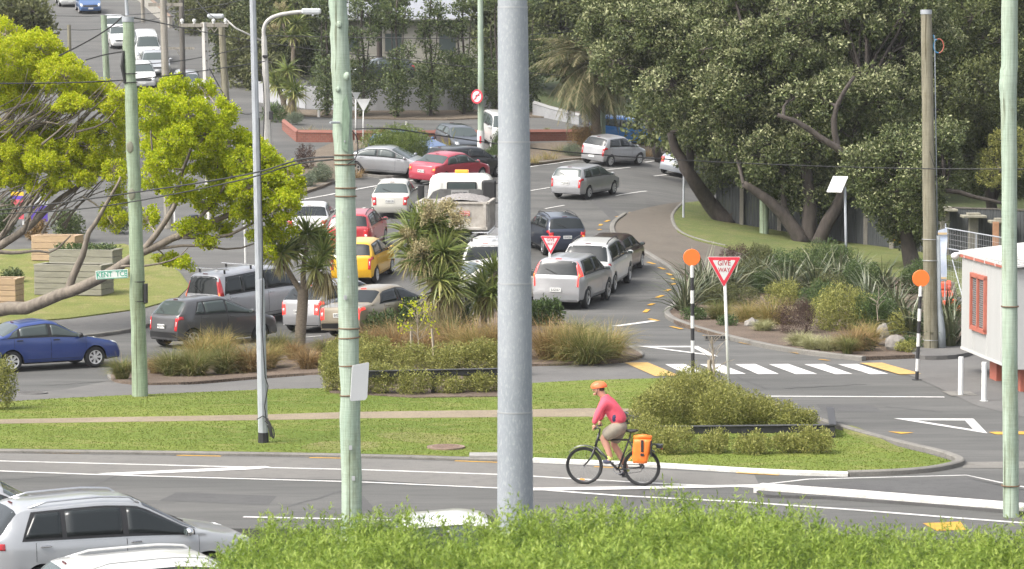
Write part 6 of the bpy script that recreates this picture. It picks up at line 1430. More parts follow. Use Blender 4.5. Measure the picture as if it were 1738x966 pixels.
b = MB(); b.tube(smooth_poly([tuple(AT(x, y, D - .25) - b0) for x, y in ((438, 110), (447, 130), (449, 200), (446, 250))], 2, False), .03, 5); b.build('cable', m_wire, t)
b = MB(); b.box(AT(460, 196, D - .2) - b0, (.2, .2, .42), bev=.03); b.build('service_box', m_blackp, t)
# poles up the side street
def arm(t, b0, x0, x1, y, D, ins=True):
    a = AT(x0, y, D) - b0; e = AT(x1, y, D) - b0; b = MB(); c = (a + e) / 2; b.box(c, ((e - a).length, .12, .14)); m2 = (x0 + x1) / 2
    b.tube([a.lerp(e, .3), AT(m2, y + 14, D) - b0], .025, 5); b.tube([a.lerp(e, .7), AT(m2, y + 14, D) - b0], .025, 5); o = b.build('crossarm', m_wpole, t)
    if ins:
        for f in (.05, .3, .7, .95): b = MB(); b.lathe([(0, 0), (.05, 0), (.05, .06), (.08, .08), (.07, .16), (.03, .19), (0, .19)], 10, Matrix.Translation(a.lerp(e, f) + Vector((0, 0, .07)))); b.build('insulator', m_postw, o)
D = G(286, 388).y; t, b0 = pole('power_pole', 'grey weathered wooden pole with a broad pale shaft behind the maple', [(286, 388), (281, 140), (276, -40)], D, [15, 13, 11], m_wpole, seed=8); arm(t, b0, 252, 310, 8, D, False)
D = G(312, 205).y; t, b0 = pole('power_pole', 'dark wooden pole left of the white concrete pole', [(312, 205), (309, 60), (307, -40)], D, [10, 9, 9], m_dpole, seed=9); arm(t, b0, 284, 330, 82, D, False)
D = G(357, 402).y; t, b0 = pole('power_pole', 'white concrete pole with a crossarm and white insulators', [(357, 402), (351, 160), (347, 38)], D, [14, 12, 10], m_conc, n=4, seed=10); arm(t, b0, 305, 387, 43, D)
for k in range(8): b = MB(); b.box(AT(348.2 + k * .9, 55 + k * 16, D - .155) - b0, (.05, .03, .07)); b.build('bolt_hole', m_dpole, t)
D = G(388, 300).y; t, b0 = pole('power_pole', 'brown wooden pole with small holes right of the white concrete pole', [(388, 300), (383, 170), (376, 44)], D, [14, 13, 11], m_bpole, seed=11); arm(t, b0, 340, 388, 41, D, False)
D = G(183, 170).y; t, b0 = pole('power_pole', 'pale green pole on the hill left of the capped pole', [(183, 170), (180, 110), (176, 26)], D, [12, 11, 10.5], m_gpole2, seed=12)
D = G(120, 160).y; pole('timber_post', 'short brown post top above the maple on the hill street', [(120, 160), (117, 42)], D, [7, 6], m_bpole, seed=13)
D = G(243, 38).y; pole('power_pole', 'thin grey pole by the hill street footpath at the top', [(243, 38), (240, -60)], D, [6.5, 6], m_wpole, seed=14)
D = G(296, 378).y; pole('lamp_post', 'slim white post seen through the maple leaves', [(297, 378), (294, 232)], D, [3.6, 3], m_postw, 'post', n=8)
D = G(416, 462).y; pole('lamp_post', 'slim white post left of the grey light pole behind the people mover', [(417, 455), (414, 352)], D, [3.4, 3], m_postw, 'post', n=8)
D = G(692, 227).y; pole('bollard', 'short grey bollard above the brick planter wall', [(691, 227), (690, 206)], D, [4.5, 4.5], m_conc, 'bollard', n=10)
D = G(441, 199).y; pole('bollard', 'short grey post at the foot of the white wall', [(541, 199), (541, 187)], D, [4.5, 4.5], m_conc, 'bollard', n=10)

# wires, each a thing
def wire(label, pts, r=.012):
    P = [AT(x, y, d) for x, y, d in pts]; P = [Vector(p) for p in smooth_poly([tuple(p) for p in P], 3, False)]; b = MB(); o = P[0].copy(); b.tube([p - o for p in P], r, 5); tag(b.build('overhead_wire', m_wire, loc=o), label, 'wire')
wire('upper of two black cables crossing the maple towards the green pole', [(-30, 360, 64), (100, 345, 64), (220, 328, 62), (330, 312, 58), (440, 293, 54), (490, 276, 49), (520, 268, 47), (575, 266, 45.4)], .016)
wire('lower of two black cables crossing the maple towards the green pole', [(-30, 364, 64), (120, 358, 64), (225, 343, 62), (330, 323, 58), (440, 299, 54), (500, 277, 49), (575, 270, 45.4)], .014)
wire('black cable looping off the green pole above the parked cars', [(600, 219, 45), (660, 217, 45), (730, 228, 46), (868, 248, 47), (1000, 262, 49), (1170, 273, 50), (1400, 283, 50), (1580, 287, 50), (1780, 287, 49)], .010)
wire('small cable loop on the right side of the green pole', [(598, 222, 45), (606, 232, 45), (608, 252, 45), (604, 270, 45), (590, 279, 44.9)], .010)
wire('dark wire crossing the maple top to the crossarm pole', [(-30, 142, 66), (110, 141, 66), (208, 137, 66), (300, 127, 80), (420, 109, 100), (450, 104, 120)], .016)
wire('black wire from the capped pole to the concrete pole', [(224, 30, 66), (260, 36, 75), (330, 52, 100), (430, 70, 140)], .018)
wire('black wire falling left from the capped pole', [(208, 28, 66), (190, 45, 66), (150, 70, 66), (100, 95, 67)], .018)
wire('twisted cable falling left below the capped pole top', [(208, 88, 66), (180, 92, 66), (145, 102, 66)], .016)
wire('thin wire across the house at the top of the photo', [(447, 60, 147), (600, 64, 147), (815, 66, 146), (990, 52, 150)], .022)
wire('thin wire sagging across the bushes at the top', [(447, 72, 147), (560, 88, 147), (700, 103, 147), (815, 116, 146), (950, 128, 148)], .02)
wire('faint wire crossing the top of the hill street', [(90, 27, 200), (180, 28, 200), (330, 18, 190), (440, -6, 170)], .025)
wire('faint wire crossing the hill street above the stub post', [(95, 50, 190), (170, 52, 185), (270, 30, 180), (330, 24, 178)], .025)
wire('wire from the white concrete pole to the street lamp', [(230, 110, 125), (300, 105, 125), (370, 92, 130), (448, 72, 147)], .02)
wire('wire sloping from the top to the concrete pole arm', [(325, -10, 125), (350, 22, 122), (384, 42, 115)], .016)
wire('loose wire hanging low beside the slim grey pole', [(355, 115, 125), (390, 180, 130), (410, 196, 138), (447, 190, 147)], .02)

# give way signs
def give_way(name, label, cx, top, wpx, post_px, rz, font=True, back=False, tilt=0):
    g = G(*post_px); D = g.y; s = S(D); w_ = wpx / s; t = root(name, label, 'sign', g, R(rz)); topz = AT(cx, top, D).z - g.z; h = w_ * .9
    xo = AT(cx, top + wpx * .9, D).x - g.x
    def trip(k, cut): 
        c = (0, topz - h / 3); P = [(-w_ / 2, topz), (w_ / 2, topz), (0, topz - h)]; P = [(c[0] + (x - c[0]) * k, c[1] + (z - c[1]) * k) for x, z in P]; o = []
        for i in range(3):
            a, b_, d = P[i - 1], P[i], P[(i + 1) % 3]
            o.append((b_[0] + (a[0] - b_[0]) * cut, b_[1] + (a[1] - b_[1]) * cut)); o.append((b_[0] * .8 + (a[0] + d[0]) * .1 * 1 if False else b_[0] + ((a[0] + d[0]) / 2 - b_[0]) * cut * .55, b_[1] + ((a[1] + d[1]) / 2 - b_[1]) * cut * .55)); o.append((b_[0] + (d[0] - b_[0]) * cut, b_[1] + (d[1] - b_[1]) * cut))
        return [(x + xo, z) for x, z in o][::-1]
    Mx = Matrix.Rotation(R(90), 4, 'X')
    b = MB(); b.prism(trip(1, .05), .03, .045, Mx); b.build('plate', m_signr if not back else m_signw, t)
    if not back:
        b = MB(); b.prism(trip(1.045, .06), .024, .032, Mx); b.build('plate_edge', m_signw, t)
        b = MB(); b.prism(trip(.70, .05), .0445, .05, Mx); b.build('face', m_signw, t)
        for txt, dz, sz in (('GIVE', -.20, .235), ('WAY', -.435, .19)): lettering('lettering', txt, w_ * sz, m_signd, t, Matrix.Translation((xo, -.052, topz + dz * h)) @ Mx, .004, .82)
    else:
        b = MB(); b.box((xo, -.05, topz - .16 * h), (w_ * .55, .02, .05)); b.box((xo, -.05, topz - .02), (w_ * .98, .03, .03)); b.build('bracket', m_postw, t)
    b = MB(); b.tube([(0, 0, -.15), (xo, 0, topz - (.1 if not back else .1) * h)], .038, 10); b.build('post', m_postw, t, smooth=True)
give_way('give_way_sign', 'large red and white GIVE WAY triangle by the pedestrian crossing', 1228.5, 436.5, 56, (1238, 665), 0)
give_way('give_way_sign', 'smaller red and white GIVE WAY triangle in front of the silver four wheel drive', 935, 401, 34, (927.5, 522), -10)
give_way('give_way_sign', 'white back of a give way triangle, the farther of the pair', 604, 157, 15.5, (603.5, 247), 30, back=True)
give_way('give_way_sign', 'white back of a give way triangle, the nearer and larger of the pair', 617, 168, 24.5, (616, 250), 0, back=True)
# orange disc crossing beacons
def beacon(label, disc, bands, foot, w_, pole_top):
    g = G(*foot); D = g.y; s = S(D); t = root('crossing_beacon', label, 'beacon', g, 0, 'orange disc beacons at the pedestrian crossing')
    dz = AT(*disc, D) - g; Mx = Matrix.Translation(dz) @ Matrix.Rotation(R(90), 4, 'X'); r = 14.4 / s
    b = MB(); b.lathe([(0, -.035), (r * .96, -.035), (r, -.025), (r, .025), (r * .96, .035), (0, .035)], 40, Mx); b.build('disc', m_disc, t, auto=True)
    top = AT(*pole_top, D) - g; b = MB(); fz = lambda py: AT(foot[0], py, D).z - g.z
    nb = len(bands) - 1
    for k in range(nb):
        a = fz(bands[k]); e = fz(bands[k + 1]); fa = a / top.z; fe = e / top.z; b.m = k % 2
        b.cyl(top * fa if a > 0 else Vector((0, 0, -.05)), top * fe, w_ / s / 2 * (1 + .004 * (nb - k)), 14)
    b.m = 0; b.cyl((0, 0, -.02), (0, 0, .015), .12, 16); b.build('striped_post', [m_blackp, m_postw], t, auto=True)
beacon('orange disc beacon on a black and white striped post in front of the mound', (1174, 437), [634, 599, 578, 557, 536, 515, 493, 471, 450], (1176, 634), 6.2, (1174.5, 450))
beacon('orange disc beacon on a striped post left of the white cabin', (1563, 472.5), [644, 630, 609, 588, 566, 545, 524, 503, 485], (1556, 645), 6.0, (1562.5, 485))
for (x, y, hh, lb) in ((1630.5, 671, 66, 'left white bollard with a concrete pad in front of the cabin'), (1670, 681, 67, 'right white bollard nearest the pale green pole')):
    g = G(x, y); s = S(g.y); t = root('bollard', lb, 'bollard', g, 0, 'white bollards by the cabin'); r = 4.6 / s; h = hh / s
    b = MB(); b.lathe([(0, -.02), (r * 1.6, -.02), (r * 1.6, .01), (r * 1.02, .012), (r, .03), (r, h - .02), (r * .93, h), (0, h)], 20); b.build('post', m_postw, t, auto=True)
    b = MB(); b.lathe([(r * 1.01, h - .16), (r * 1.015, h - .16), (r * 1.015, h - .08), (r * 1.01, h - .08)], 20); b.build('reflective_band', m_signw, t)
# solar panel
g = G(1437, 468, .08); D = g.y; s = S(D); t = root('solar_panel_post', 'small white gridded solar panel on a slim grey post among the flaxes', 'solar panel', g)
top = AT(1434, 318, D) - g; b = MB(); b.tube([(0, 0, -.1), top], .045, 10); b.build('post', m_galv, t, smooth=True)
Mr = (Matrix.Rotation(R(-32), 3, 'Z') @ Matrix.Rotation(R(46), 3, 'X')); cc = AT(1421, 313, D) - g + Vector((0, -.05, 0))
b = MB(); b.box(cc, (.60, .78, .035), M=Mr, bev=.008); pn = b.build('panel_frame', mat('alu_frame', (.62, .62, .60), .4, .3), t)
b = MB(); b.box(cc + Mr @ Vector((0, 0, .019)), (.56, .74, .006), M=Mr); b.m = 1
for i in range(7): b.box(cc + Mr @ Vector((-.24 + .08 * i, 0, .0235)), (.008, .73, .004), M=Mr)
for i in range(10): b.box(cc + Mr @ Vector((0, -.33 + .0735 * i, .0245)), (.55, .007, .004), M=Mr)
b.build('cells', [mat('solar_cells_pale', (.44, .45, .46), .3), mat('cell_lines', (.30, .30, .31), .5)], pn)
b = MB(); b.tube([top, cc], .03, 6); b.build('bracket', m_galv, t)

# black low rails round the hebe beds
def rail(label, pts, hgt, w_=.14, posts=()):
    """pts world (x,y) at LAWN height"""
    z0 = hz(*pts[0]) + LAWN; t = root('low_rail', label, 'rail', (pts[0][0], pts[0][1], z0))
    for a, e in zip(pts[:-1], pts[1:]):
        a = Vector((*a, 0)); e = Vector((*e, 0)); d = e - a; ln = d.length; rz = math.atan2(d.y, d.x); c = (a + e) / 2 - Vector((pts[0][0], pts[0][1], 0))
        b = MB(); b.box((c.x, c.y, hgt), (ln + .06, .09, w_), rz, bev=.012); b.m = 1; b.box((c.x, c.y, hgt + w_ / 2 + .012), (ln + .1, .15, .022), rz, bev=.006); b.build('beam', [m_blackp, mat('black_rail_top', (.05, .05, .052), .6)], t)
    for p in posts: b = MB(); b.box((p[0] - pts[0][0], p[1] - pts[0][1], hgt / 2 - .02), (.11, .11, hgt + .1), bev=.01); b.build('leg', m_blackp, t)
ra = AT(618, 636, 66.0); rb = AT(852, 632, 66.6); zr = LAWN
rail('black timber rail through the hebes left of the grey column', [(ra.x, 66.0), (rb.x, 66.6)], ra.z - hz(ra.x, 66) - LAWN, posts=[(ra.x, 66), ((ra.x + rb.x) / 2, 66.3), (rb.x, 66.6)])
D = 57.6; r1 = AT(1112, 731, D); r2 = AT(1413, 725, D + .3); r0 = AT(1064, 714, 60.2)
rail('black timber rail round the right hand mound behind the bicycle', [(r0.x, 60.2), (r1.x, D), (r2.x, D + .3), (r2.x + .3, 61)], r1.z - LAWN, posts=[(r0.x, 60.2), (r1.x, D), ((r1.x + r2.x) / 2, D + .15), (r2.x, D + .3)])
# stakes and saplings
def stake(px, py, top, lb, wpx=5, lean=0):
    g = G(px, py, .06); D = g.y; e = AT(px + lean, top, D) - g; r = wpx / S(D) / 2; b = MB(); b.tube([(0, 0, -.1), e], [r, r * .95], 4); tag(b.build('wooden_stake', m_wood, loc=g), lb, 'stake')
stake(698, 625, 555, 'left wooden stake beside the young yellow leaved sapling'); stake(739, 634, 558, 'right leaning wooden stake beside the yellow leaved sapling', 4.5, -6)
stake(1204, 690, 611, 'square wooden stake on the right hand mound', 8)
def sapling(label, px, py, pts, seed, leaves=0, r0=.02, twigs=14, spread=.35):
    g = G(px, py, .06); D = g.y; rng = RS(seed); t = root('sapling', label, 'sapling', g); P = [p - g for p in L(pts, D)]; b = MB(); k = len(P); b.tube(P, [r0 * (1 - .6 * i / (k - 1)) for i in range(k)], 6); E = []
    for i in range(twigs):
        q = P[0].lerp(P[-1], .45 + .5 * i / twigs) ; d = Vector((rng.normal(0, 1), rng.normal(0, .6), rng.uniform(.5, 1.6))).normalized() * spread * rng.uniform(.5, 1.2); b.tube([q, q + d * .5 + Vector((0, 0, .02)), q + d], [.008, .006, .004], 4); E.append(q + d)
    b.build('stem', m_twig, t)
    if leaves:
        E = np.array([tuple(e) for e in E]); Q = np.repeat(E, leaves, 0) + rng.normal(0, .07, (len(E) * leaves, 3)); link('leaves', quad_mesh('leaves', leaf_quads(rng, Q, rng.normal(0, 1, Q.shape), .075, .055), rng.uniform(.3, 1, len(Q)), lm_maple), t)
sapling('young sapling with sparse yellow green leaves between two stakes', 712, 628, [(712, 628), (710, 580), (707, 520)], 5, 7, .022, 26, .5)
sapling('bare grey sapling tied to the square stake on the mound', 1213, 690, [(1213, 690), (1212, 630), (1208, 572)], 6, 0, .045, 18, .45)
sapling('thin dead stem standing in the flax garden', 1470, 600, [(1490, 545), (1488, 520), (1492, 500)], 8, 0, .015, 8, .3)

# ---- timber fence with posts
def fence():
    pts = [G(1215, 377), G(1340, 398), G(1470, 419), G(1565, 432), G(1800, 448)]; o = pts[0].copy(); H_ = 1.95
    t = root('timber_fence', 'dark stained vertical board fence behind the pohutukawa trunks', 'fence', o); mf = mat('dark_fence_boards', (.055, .06, .062), .85, var=.35, scale=3, stretch=(6, 6, .4), bump=.4); b = MB(); rng = RS(4)
    for a, e in zip(pts[:-1], pts[1:]):
        d = e - a; n = int(d.length / .15); rz = math.atan2(d.y, d.x)
        for i in range(n):
            p = a + d * ((i + .5) / n) - o; b.box((p.x, p.y, p.z + H_ / 2 + rng.uniform(-.02, .02)), (.138, .022, H_), rz)
    b.build('boards', mf, t); b = MB()
    for a, e in zip(pts[:-1], pts[1:]):
        d = e - a; rz = math.atan2(d.y, d.x)
        c = (a + e) / 2 - o; b.box((c.x, c.y, c.z + H_ + .03), (d.length, .09, .05), rz)
    b.build('top_rail', m_dpole, t)
    for px in (1258, 1322, 1385, 1468, 1512):
        g = G(px, 398 + (px - 1340) * .162, 0) - o; b = MB(); b.box((g.x, g.y - .12, g.z + .95), (.16, .12, 2.0), bev=.01); b.build('post', m_wpole, t)
    for px, top in ((1601, 358), (1650, 369), (1697, 378)):
        g = G(px, 434 + (px - 1565) * .064); g.y -= .2; q = g - o; z = AT(px, top, g.y).z - o.z; b = MB(); b.box((q.x, q.y, (q.z + z) / 2), (.34, .34, z - q.z), bev=.01); pl = b.build('pillar', mat('pillar_stone', (.18, .17, .14), .9, var=.2, scale=5), t)
        b = MB(); b.box((q.x, q.y, z + .04), (.92, .92, .10), bev=.02); b.box((q.x, q.y, z + .13), (.5, .5, .10), bev=.02); b.build('cap', mat('cap_stone', (.27, .255, .20), .9, var=.2, scale=5), pl)
fence()
# ---- temporary mesh fence, banner, barriers
def tempfence():
    a = AT(1604, 480, 93); a.z = hz(a.x, 93) + .06; e = AT(1712, 480, 86.5); e.z = hz(e.x, 86.5) + .06; t = root('temporary_fence', 'galvanised wire mesh site fence behind the white cabin', 'fence', a); d = e - a; H_ = AT(1604, 387, 93).z - a.z
    b = MB()
    for z in (.12, H_ * .74, H_): b.tube([Vector((0, 0, z)), d + Vector((0, 0, z))], .022, 6)
    for f in (0, .5, 1): b.tube([d * f + Vector((0, 0, -.05)), d * f + Vector((0, 0, H_ + (.15 if f == 0 else .02)))], .024, 6)
    b.build('frame', m_galv, t); b = MB()
    for i in range(36): b.tube([d * (i / 36) + Vector((0, 0, .12)), d * (i / 36) + Vector((0, 0, H_))], .004, 3, cap=False)
    for i in range(14): z = .12 + (H_ - .12) * i / 14; b.tube([Vector((0, 0, z)), d + Vector((0, 0, z))], .004, 3, cap=False)
    b.build('wire_mesh', m_steel, t); b = MB(); b.tube([d * .05 + Vector((.1, -.2, H_ * .6)), d * .25 + Vector((0, -1.3, .05))], .02, 6); b.build('brace', m_galv, t)
    o = AT(1598, 436, 92.6); bt = root('shade_banner', 'pale blue and white banner hanging beside the brown pole', 'banner', o); hh = 44 / S(92.6); ww = 9 / S(92.6); vs = []; fs = []
    for i in range(2 * 9):
        j, k = divmod(i, 9); f = k / 8; x = (j * 2 - 1) * ww; z = hh - f * 2 * hh + (j * .1); vs += [(x + .02 * math.sin(f * 9), .03 * math.sin(f * 7 + j), z), (x + .02 * math.sin(f * 9), .03 * math.sin(f * 7 + j) + .01, z)]
    for k in range(8): fs += [(2 * k, 2 * k + 2, 18 + 2 * k + 2, 18 + 2 * k), (2 * k + 1, 18 + 2 * k + 1, 18 + 2 * k + 3, 2 * k + 3)]
    link('cloth', mesh_from('cloth', vs, fs, mat('banner_cloth', (.40, .50, .66), .7, col2=(.66, .69, .74), scale=2.5), smooth=True), bt)
    b = MB(); b.box((0, -.02, hh * .9), (ww * 1.9, .02, .07)); b.box((0, -.02, -hh * .82), (ww * 1.9, .02, .06)); b.build('tape', mat('tan_tape', (.55, .42, .24), .7), bt)
    b = MB(); b.tube([(-ww - .05, 0, -hh - .6), (-ww - .05, 0, hh + .1)], .022, 6); b.build('pole', m_galv, bt)
    for i, (x, y, w_, h, lb) in enumerate(((1606, 506, .42, .55, 'stacked red orange plastic barrier feet by the mesh fence'), (1613, 526, .5, .3, 'orange plastic barrier beside the flax near the cabin'), (1624, 532, .35, .25, 'small red orange barrier block against the cabin'))):
        g = G(x, y, .05); b = MB(); b.box((0, 0, h * .25), (w_, .4, h * .46), bev=.05); b.box((-.03, 0, h * .75), (w_ * .85, .36, h * .46), bev=.05); b.box((w_ * .2, -.02, h * 1.0), (w_ * .3, .2, .1), bev=.03); tag(b.build('plastic_barrier', mat('barrier_orange', (.72, .11, .05), .5), loc=g), lb, 'barrier')
    g = G(1523, 436); D = g.y - .15; c = AT(1523, 400, D); sg_ = root('warning_sign', 'small yellow and red sign on the dark fence left of the thick trunk', 'sign', c); b = MB(); b.box((0, 0, 0), (.34, .02, .54), bev=.005); b.build('panel', mat('sign_yellow', (.72, .45, .02), .5), sg_)
    b = MB(); b.box((.02, -.014, -.07), (.28, .008, .16)); b.build('red_panel', m_signr, sg_); lettering('lettering', 'SLOW', .08, m_signw, sg_, Matrix.Translation((.02, -.021, -.07)) @ Matrix.Rotation(R(90), 4, 'X'), .004)
    g = AT(1690, 395, 104); tag(MB().box((0, 0, -.1), (.22, .1, 1.0), bev=.01).build('timber_board', mat('orange_timber', (.34, .18, .10), .8, var=.2, scale=5), loc=g), 'reddish timber board standing behind the mesh fence', 'board')
tempfence()
# ---- site cabin
def cabin():
    A = Vector((AT(1632, 500, 72).x, 72, 0)); Bv = Vector((AT(1703, 500, 67.6).x, 67.6, 0)); d = (Bv - A).normalized(); ln = 5.4; n = Vector((-d.y, d.x, 0)); n = n if n.x > 0 else -n; zb = AT(1632, 592, 72).z; zt = AT(1632, 432, 72).z
    t = root('site_cabin', 'white site cabin with a red framed window behind the right green pole', 'cabin', (A.x, A.y, 0), math.atan2(d.y, d.x)); W_ = 2.6; side = 1 if Vector((-d.y, d.x)).dot(Vector((n.x, n.y))) > 0 else -1
    mw = mat('cabin_panel', (.40, .405, .392), .6, var=.05, scale=2.5, stretch=(1, 1, .3)); mr = mat('cabin_red_trim', (.40, .125, .085), .6, var=.12, scale=6)
    b = MB(); b.box((ln / 2, side * W_ / 2, (zb + zt) / 2), (ln, W_, zt - zb), bev=.015); b.build('wall', mw, t)
    b = MB()
    for x in (1.25, 2.75, 4.2): b.box((x, -side * .004, (zb + zt) / 2), (.03, .012, zt - zb - .02))
    b.box((ln / 2, -side * .006, zb + .03), (ln, .02, .06)); b.build('panel_joint', mat('joint_grey', (.50, .50, .48), .7), t)
    b = MB(); th = .05; b.add([(-.08, -side * .06, zt + .02), (ln + .15, -side * .06, zt + .0), (ln + .15, side * W_, zt + .34), (-.15, side * W_, zt + .34), (-.08, -side * .06, zt + .02 + th), (ln + .15, -side * .06, zt + th), (ln + .15, side * W_, zt + .34 + th), (-.15, side * W_, zt + .34 + th)], [(0, 3, 2, 1), (4, 5, 6, 7), (0, 1, 5, 4), (1, 2, 6, 5), (2, 3, 7, 6), (3, 0, 4, 7)])
    for i in range(14): x = -.1 + i * .42; b.tube([(x, -side * .065, zt + .075), (x, side * W_, zt + .395)], .02, 5)
    b.build('roof', mat('white_roof_sheet', (.50, .50, .48), .5, var=.08, scale=5), t)
    b = MB(); b.box((ln / 2 + .03, -side * .03, zt - .02), (ln + .2, .05, .07)); b.build('fascia', mr, t)
    b = MB()
    for i in range(5): b.box((.5 + i * 1.1, -side * .06, zt - .03), (.02, .02, .07))
    b.build('gutter_bracket', m_postw, t)
    z0 = zt - .42 - 1.32; z1 = zt - .42; x0, x1 = 1.25, 2.72
    fr = MB()
    for (cx, cz, dx, dz) in ((x0, (z0 + z1) / 2, .10, z1 - z0), (x1, (z0 + z1) / 2, .10, z1 - z0), ((x0 + x1) / 2, (z0 + z1) / 2, .09, z1 - z0), ((x0 + x1) / 2, z0, x1 - x0 + .1, .10), ((x0 + x1) / 2, z1, x1 - x0 + .1, .10)): fr.box((cx, -side * .03, cz), (dx, .09, dz))
    f = fr.build('window', mr, t)
    b = MB(); b.box(((x0 + x1) / 2, -side * .008, (z0 + z1) / 2), (x1 - x0, .012, z1 - z0)); b.m = 1
    for i in range(22): b.box(((x0 + x1) / 2, -side * .017, z0 + .1 + i * (z1 - z0 - .12) / 22), (x1 - x0 - .1, .006, .034))
    b.build('pane', [mat('blind_back', (.11, .115, .115), .15), mat('venetian_blind', (.16, .16, .158), .6)], f)
    b = MB(); b.blob((-.02, -side * .18, zt - .04), (.10, .10, .09), 2, 0); b.box((0, -side * .08, zt + .02), (.08, .2, .06)); b.build('security_camera', m_postw, t, smooth=True)
    b = MB()
    for x in (2.2, 4.6): b.box((x, side * .5, zb / 2), (.7, .4, zb), bev=.01)
    b.box((ln / 2, side * .9, zb - .08), (ln - .5, .2, .14)); b.build('support_block', mr, t)
cabin()
# ---- timber planter boxes at the left
def planter(label, px, py, w_, d, h, rz, m, soil=True, green=0, boards=5):
    g = G(px, py, .03); t = root('planter_box', label, 'planter', g, R(rz)); b = MB(); bh = h / boards
    for k in range(boards):
        z = bh * (k + .5); q = .006 * (k % 2)
        b.box((0, -d / 2 + q, z), (w_, .07, bh - .014), bev=.008); b.box((0, d / 2 - q, z), (w_, .07, bh - .014), bev=.008); b.box((-w_ / 2 + .037, 0, z), (.07, d - .08, bh - .014), bev=.008); b.box((w_ / 2 - .037, 0, z), (.07, d - .08, bh - .014), bev=.008)
    b.build('boards', m, t); b = MB()
    for sx_ in (-1, 1): b.box((sx_ * (w_ / 2 - .05), 0, h + .012), (.17, d + .03, .04), bev=.008)
    for sy in (-1, 1): b.box((0, sy * (d / 2 - .05), h + .012), (w_ - .2, .17, .04), bev=.008)
    b.build('rim', m, t); b = MB(); b.box((0, 0, h - .14), (w_ - .12, d - .12, .05)); b.build('soil', mat('planter_soil', (.045, .035, .025), .95, var=.3, scale=9), t)
    if green:
        rng = RS(int(px)); P = np.stack([rng.uniform(-w_ / 2 + .1, w_ / 2 - .1, green), rng.uniform(-d / 2 + .1, d / 2 - .1, green), h - .1 + rng.uniform(0, .28, green)], 1); link('herbs', quad_mesh('herbs', leaf_quads(rng, P, rng.normal(0, 1, P.shape) + [0, 0, 1], .12, .05), rng.uniform(0, 1, green), lm_coprosma), t)
mpg = mat('weathered_planter_timber', (.245, .235, .185), .85, var=.18, scale=4, stretch=(.5, 3, 3), bump=.3); mpo = mat('fresh_planter_timber', (.42, .30, .19), .8, var=.15, scale=4, stretch=(.5, 3, 3), bump=.3)
planter('large weathered grey timber planter behind the low maple limb', 126, 499, 2.45, 1.2, 1.02, -12, mpg, boards=5)
planter('weathered grey timber planter with herbs, second behind the large one', 146, 468, 2.4, 1.1, .95, -10, mpg, green=900, boards=4)
planter('orange brown timber planter left of the grey herb planter', 98, 441, 1.7, 1.1, .92, -8, mpo, boards=4)
planter('orange brown timber planter cut by the left edge of the photo', -8, 519, 1.7, 1.0, .92, -6, mpo, boards=5)
for (px, py, wpx, hpx, lm, lb) in ((10, 400, 50, 60, lm_gris, 'dark shrub behind the coloured signs at the left edge'), (118, 408, 50, 46, lm_gris, 'dark rounded shrub behind the planters'), (20, 478, 40, 20, lm_gris, 'low dark shrub on the lawn beside the left planter'), (200, 395, 40, 46, lm_gris, 'dark shrub behind the weathered green pole'), (60, 405, 40, 34, lm_brown_t, 'dry brown shrub beside the orange planter')):
    shb(px, py, wpx, hpx, lm, lb, leaf=(.10, .05), dens=240)
def board_sign(label, px, py, wpx, hpx, cols, rz=0):
    g = G(px, py, .03); s = S(g.y); t = root('sign_board', label, 'sign', g, R(rz)); w_ = wpx / s; h = hpx / s; z = .25
    for i, (f0, f1, m) in enumerate(cols): b = MB(); b.box((0, 0, z + h * (f0 + f1) / 2), (w_, .04, h * (f1 - f0)), bev=.004); b.build('panel', m, t)
    b = MB()
    for sx_ in (-1, 1): b.box((sx_ * w_ * .42, .05, z / 2 + h * .3), (.07, .05, z + h * .6))
    b.build('leg', m_postw, t)
mpu = mat('purple_panel', (.12, .07, .42), .5); mye = mat('yellow_panel', (.75, .47, .04), .5); mpk = mat('pink_red_panel', (.62, .10, .13), .5)
board_sign('purple and white sign board seen through the maple branches', 66, 386, 30, 48, [(0, .55, mpu), (.55, 1, m_signw)], 8)
board_sign('red, purple and yellow striped sign board at the far left', 30, 382, 22, 46, [(0, .3, mpk), (.3, .5, m_signw), (.5, .72, mpk), (.72, .86, mpu), (.86, 1, mye)], -6)
g = G(329, 398); b = MB(); b.lathe([(0, 0), (.17, 0), (.18, .05), (.18, .72), (.2, .74), (.2, .8), (.1, .84), (0, .84)], 16); tag(b.build('litter_bin', mat('bin_grey', (.06, .065, .075), .6), loc=g, auto=True), 'dark grey round bin seen through the maple branches', 'bin')

# ---- white wall, brick planter, house
def wall_line(name, label, pts, hs, m, cap=None, th=.22):
    P = [G(*p) for p in pts]; o = P[0].copy(); t = root(name, label, 'wall', o); b = MB()
    for i in range(len(P) - 1):
        a, e = P[i] - o, P[i + 1] - o; d = (e - a); nrm_ = Vector((-d.y, d.x, 0)).normalized() * th / 2; v = []
        for p, h in ((a, hs[i]), (e, hs[i + 1])): v += [p - nrm_ - Vector((0, 0, .3)), p + nrm_ - Vector((0, 0, .3)), p + nrm_ + Vector((0, 0, h)), p - nrm_ + Vector((0, 0, h))]
        b.add(v, [(0, 4, 7, 3), (1, 2, 6, 5), (3, 7, 6, 2), (0, 3, 2, 1), (4, 5, 6, 7)])
    b.build('wall_body', m, t)
    if cap:
        b = MB()
        for i in range(len(P) - 1): a, e = P[i] - o + Vector((0, 0, hs[i])), P[i + 1] - o + Vector((0, 0, hs[i + 1])); d = e - a; b.tube([a, e], [.14, .14], 4)
        b.build('coping', cap, t)
    return t, P, o
m_plaster = mat('white_wall_plaster', (.38, .385, .395), .8, var=.08, scale=.8)
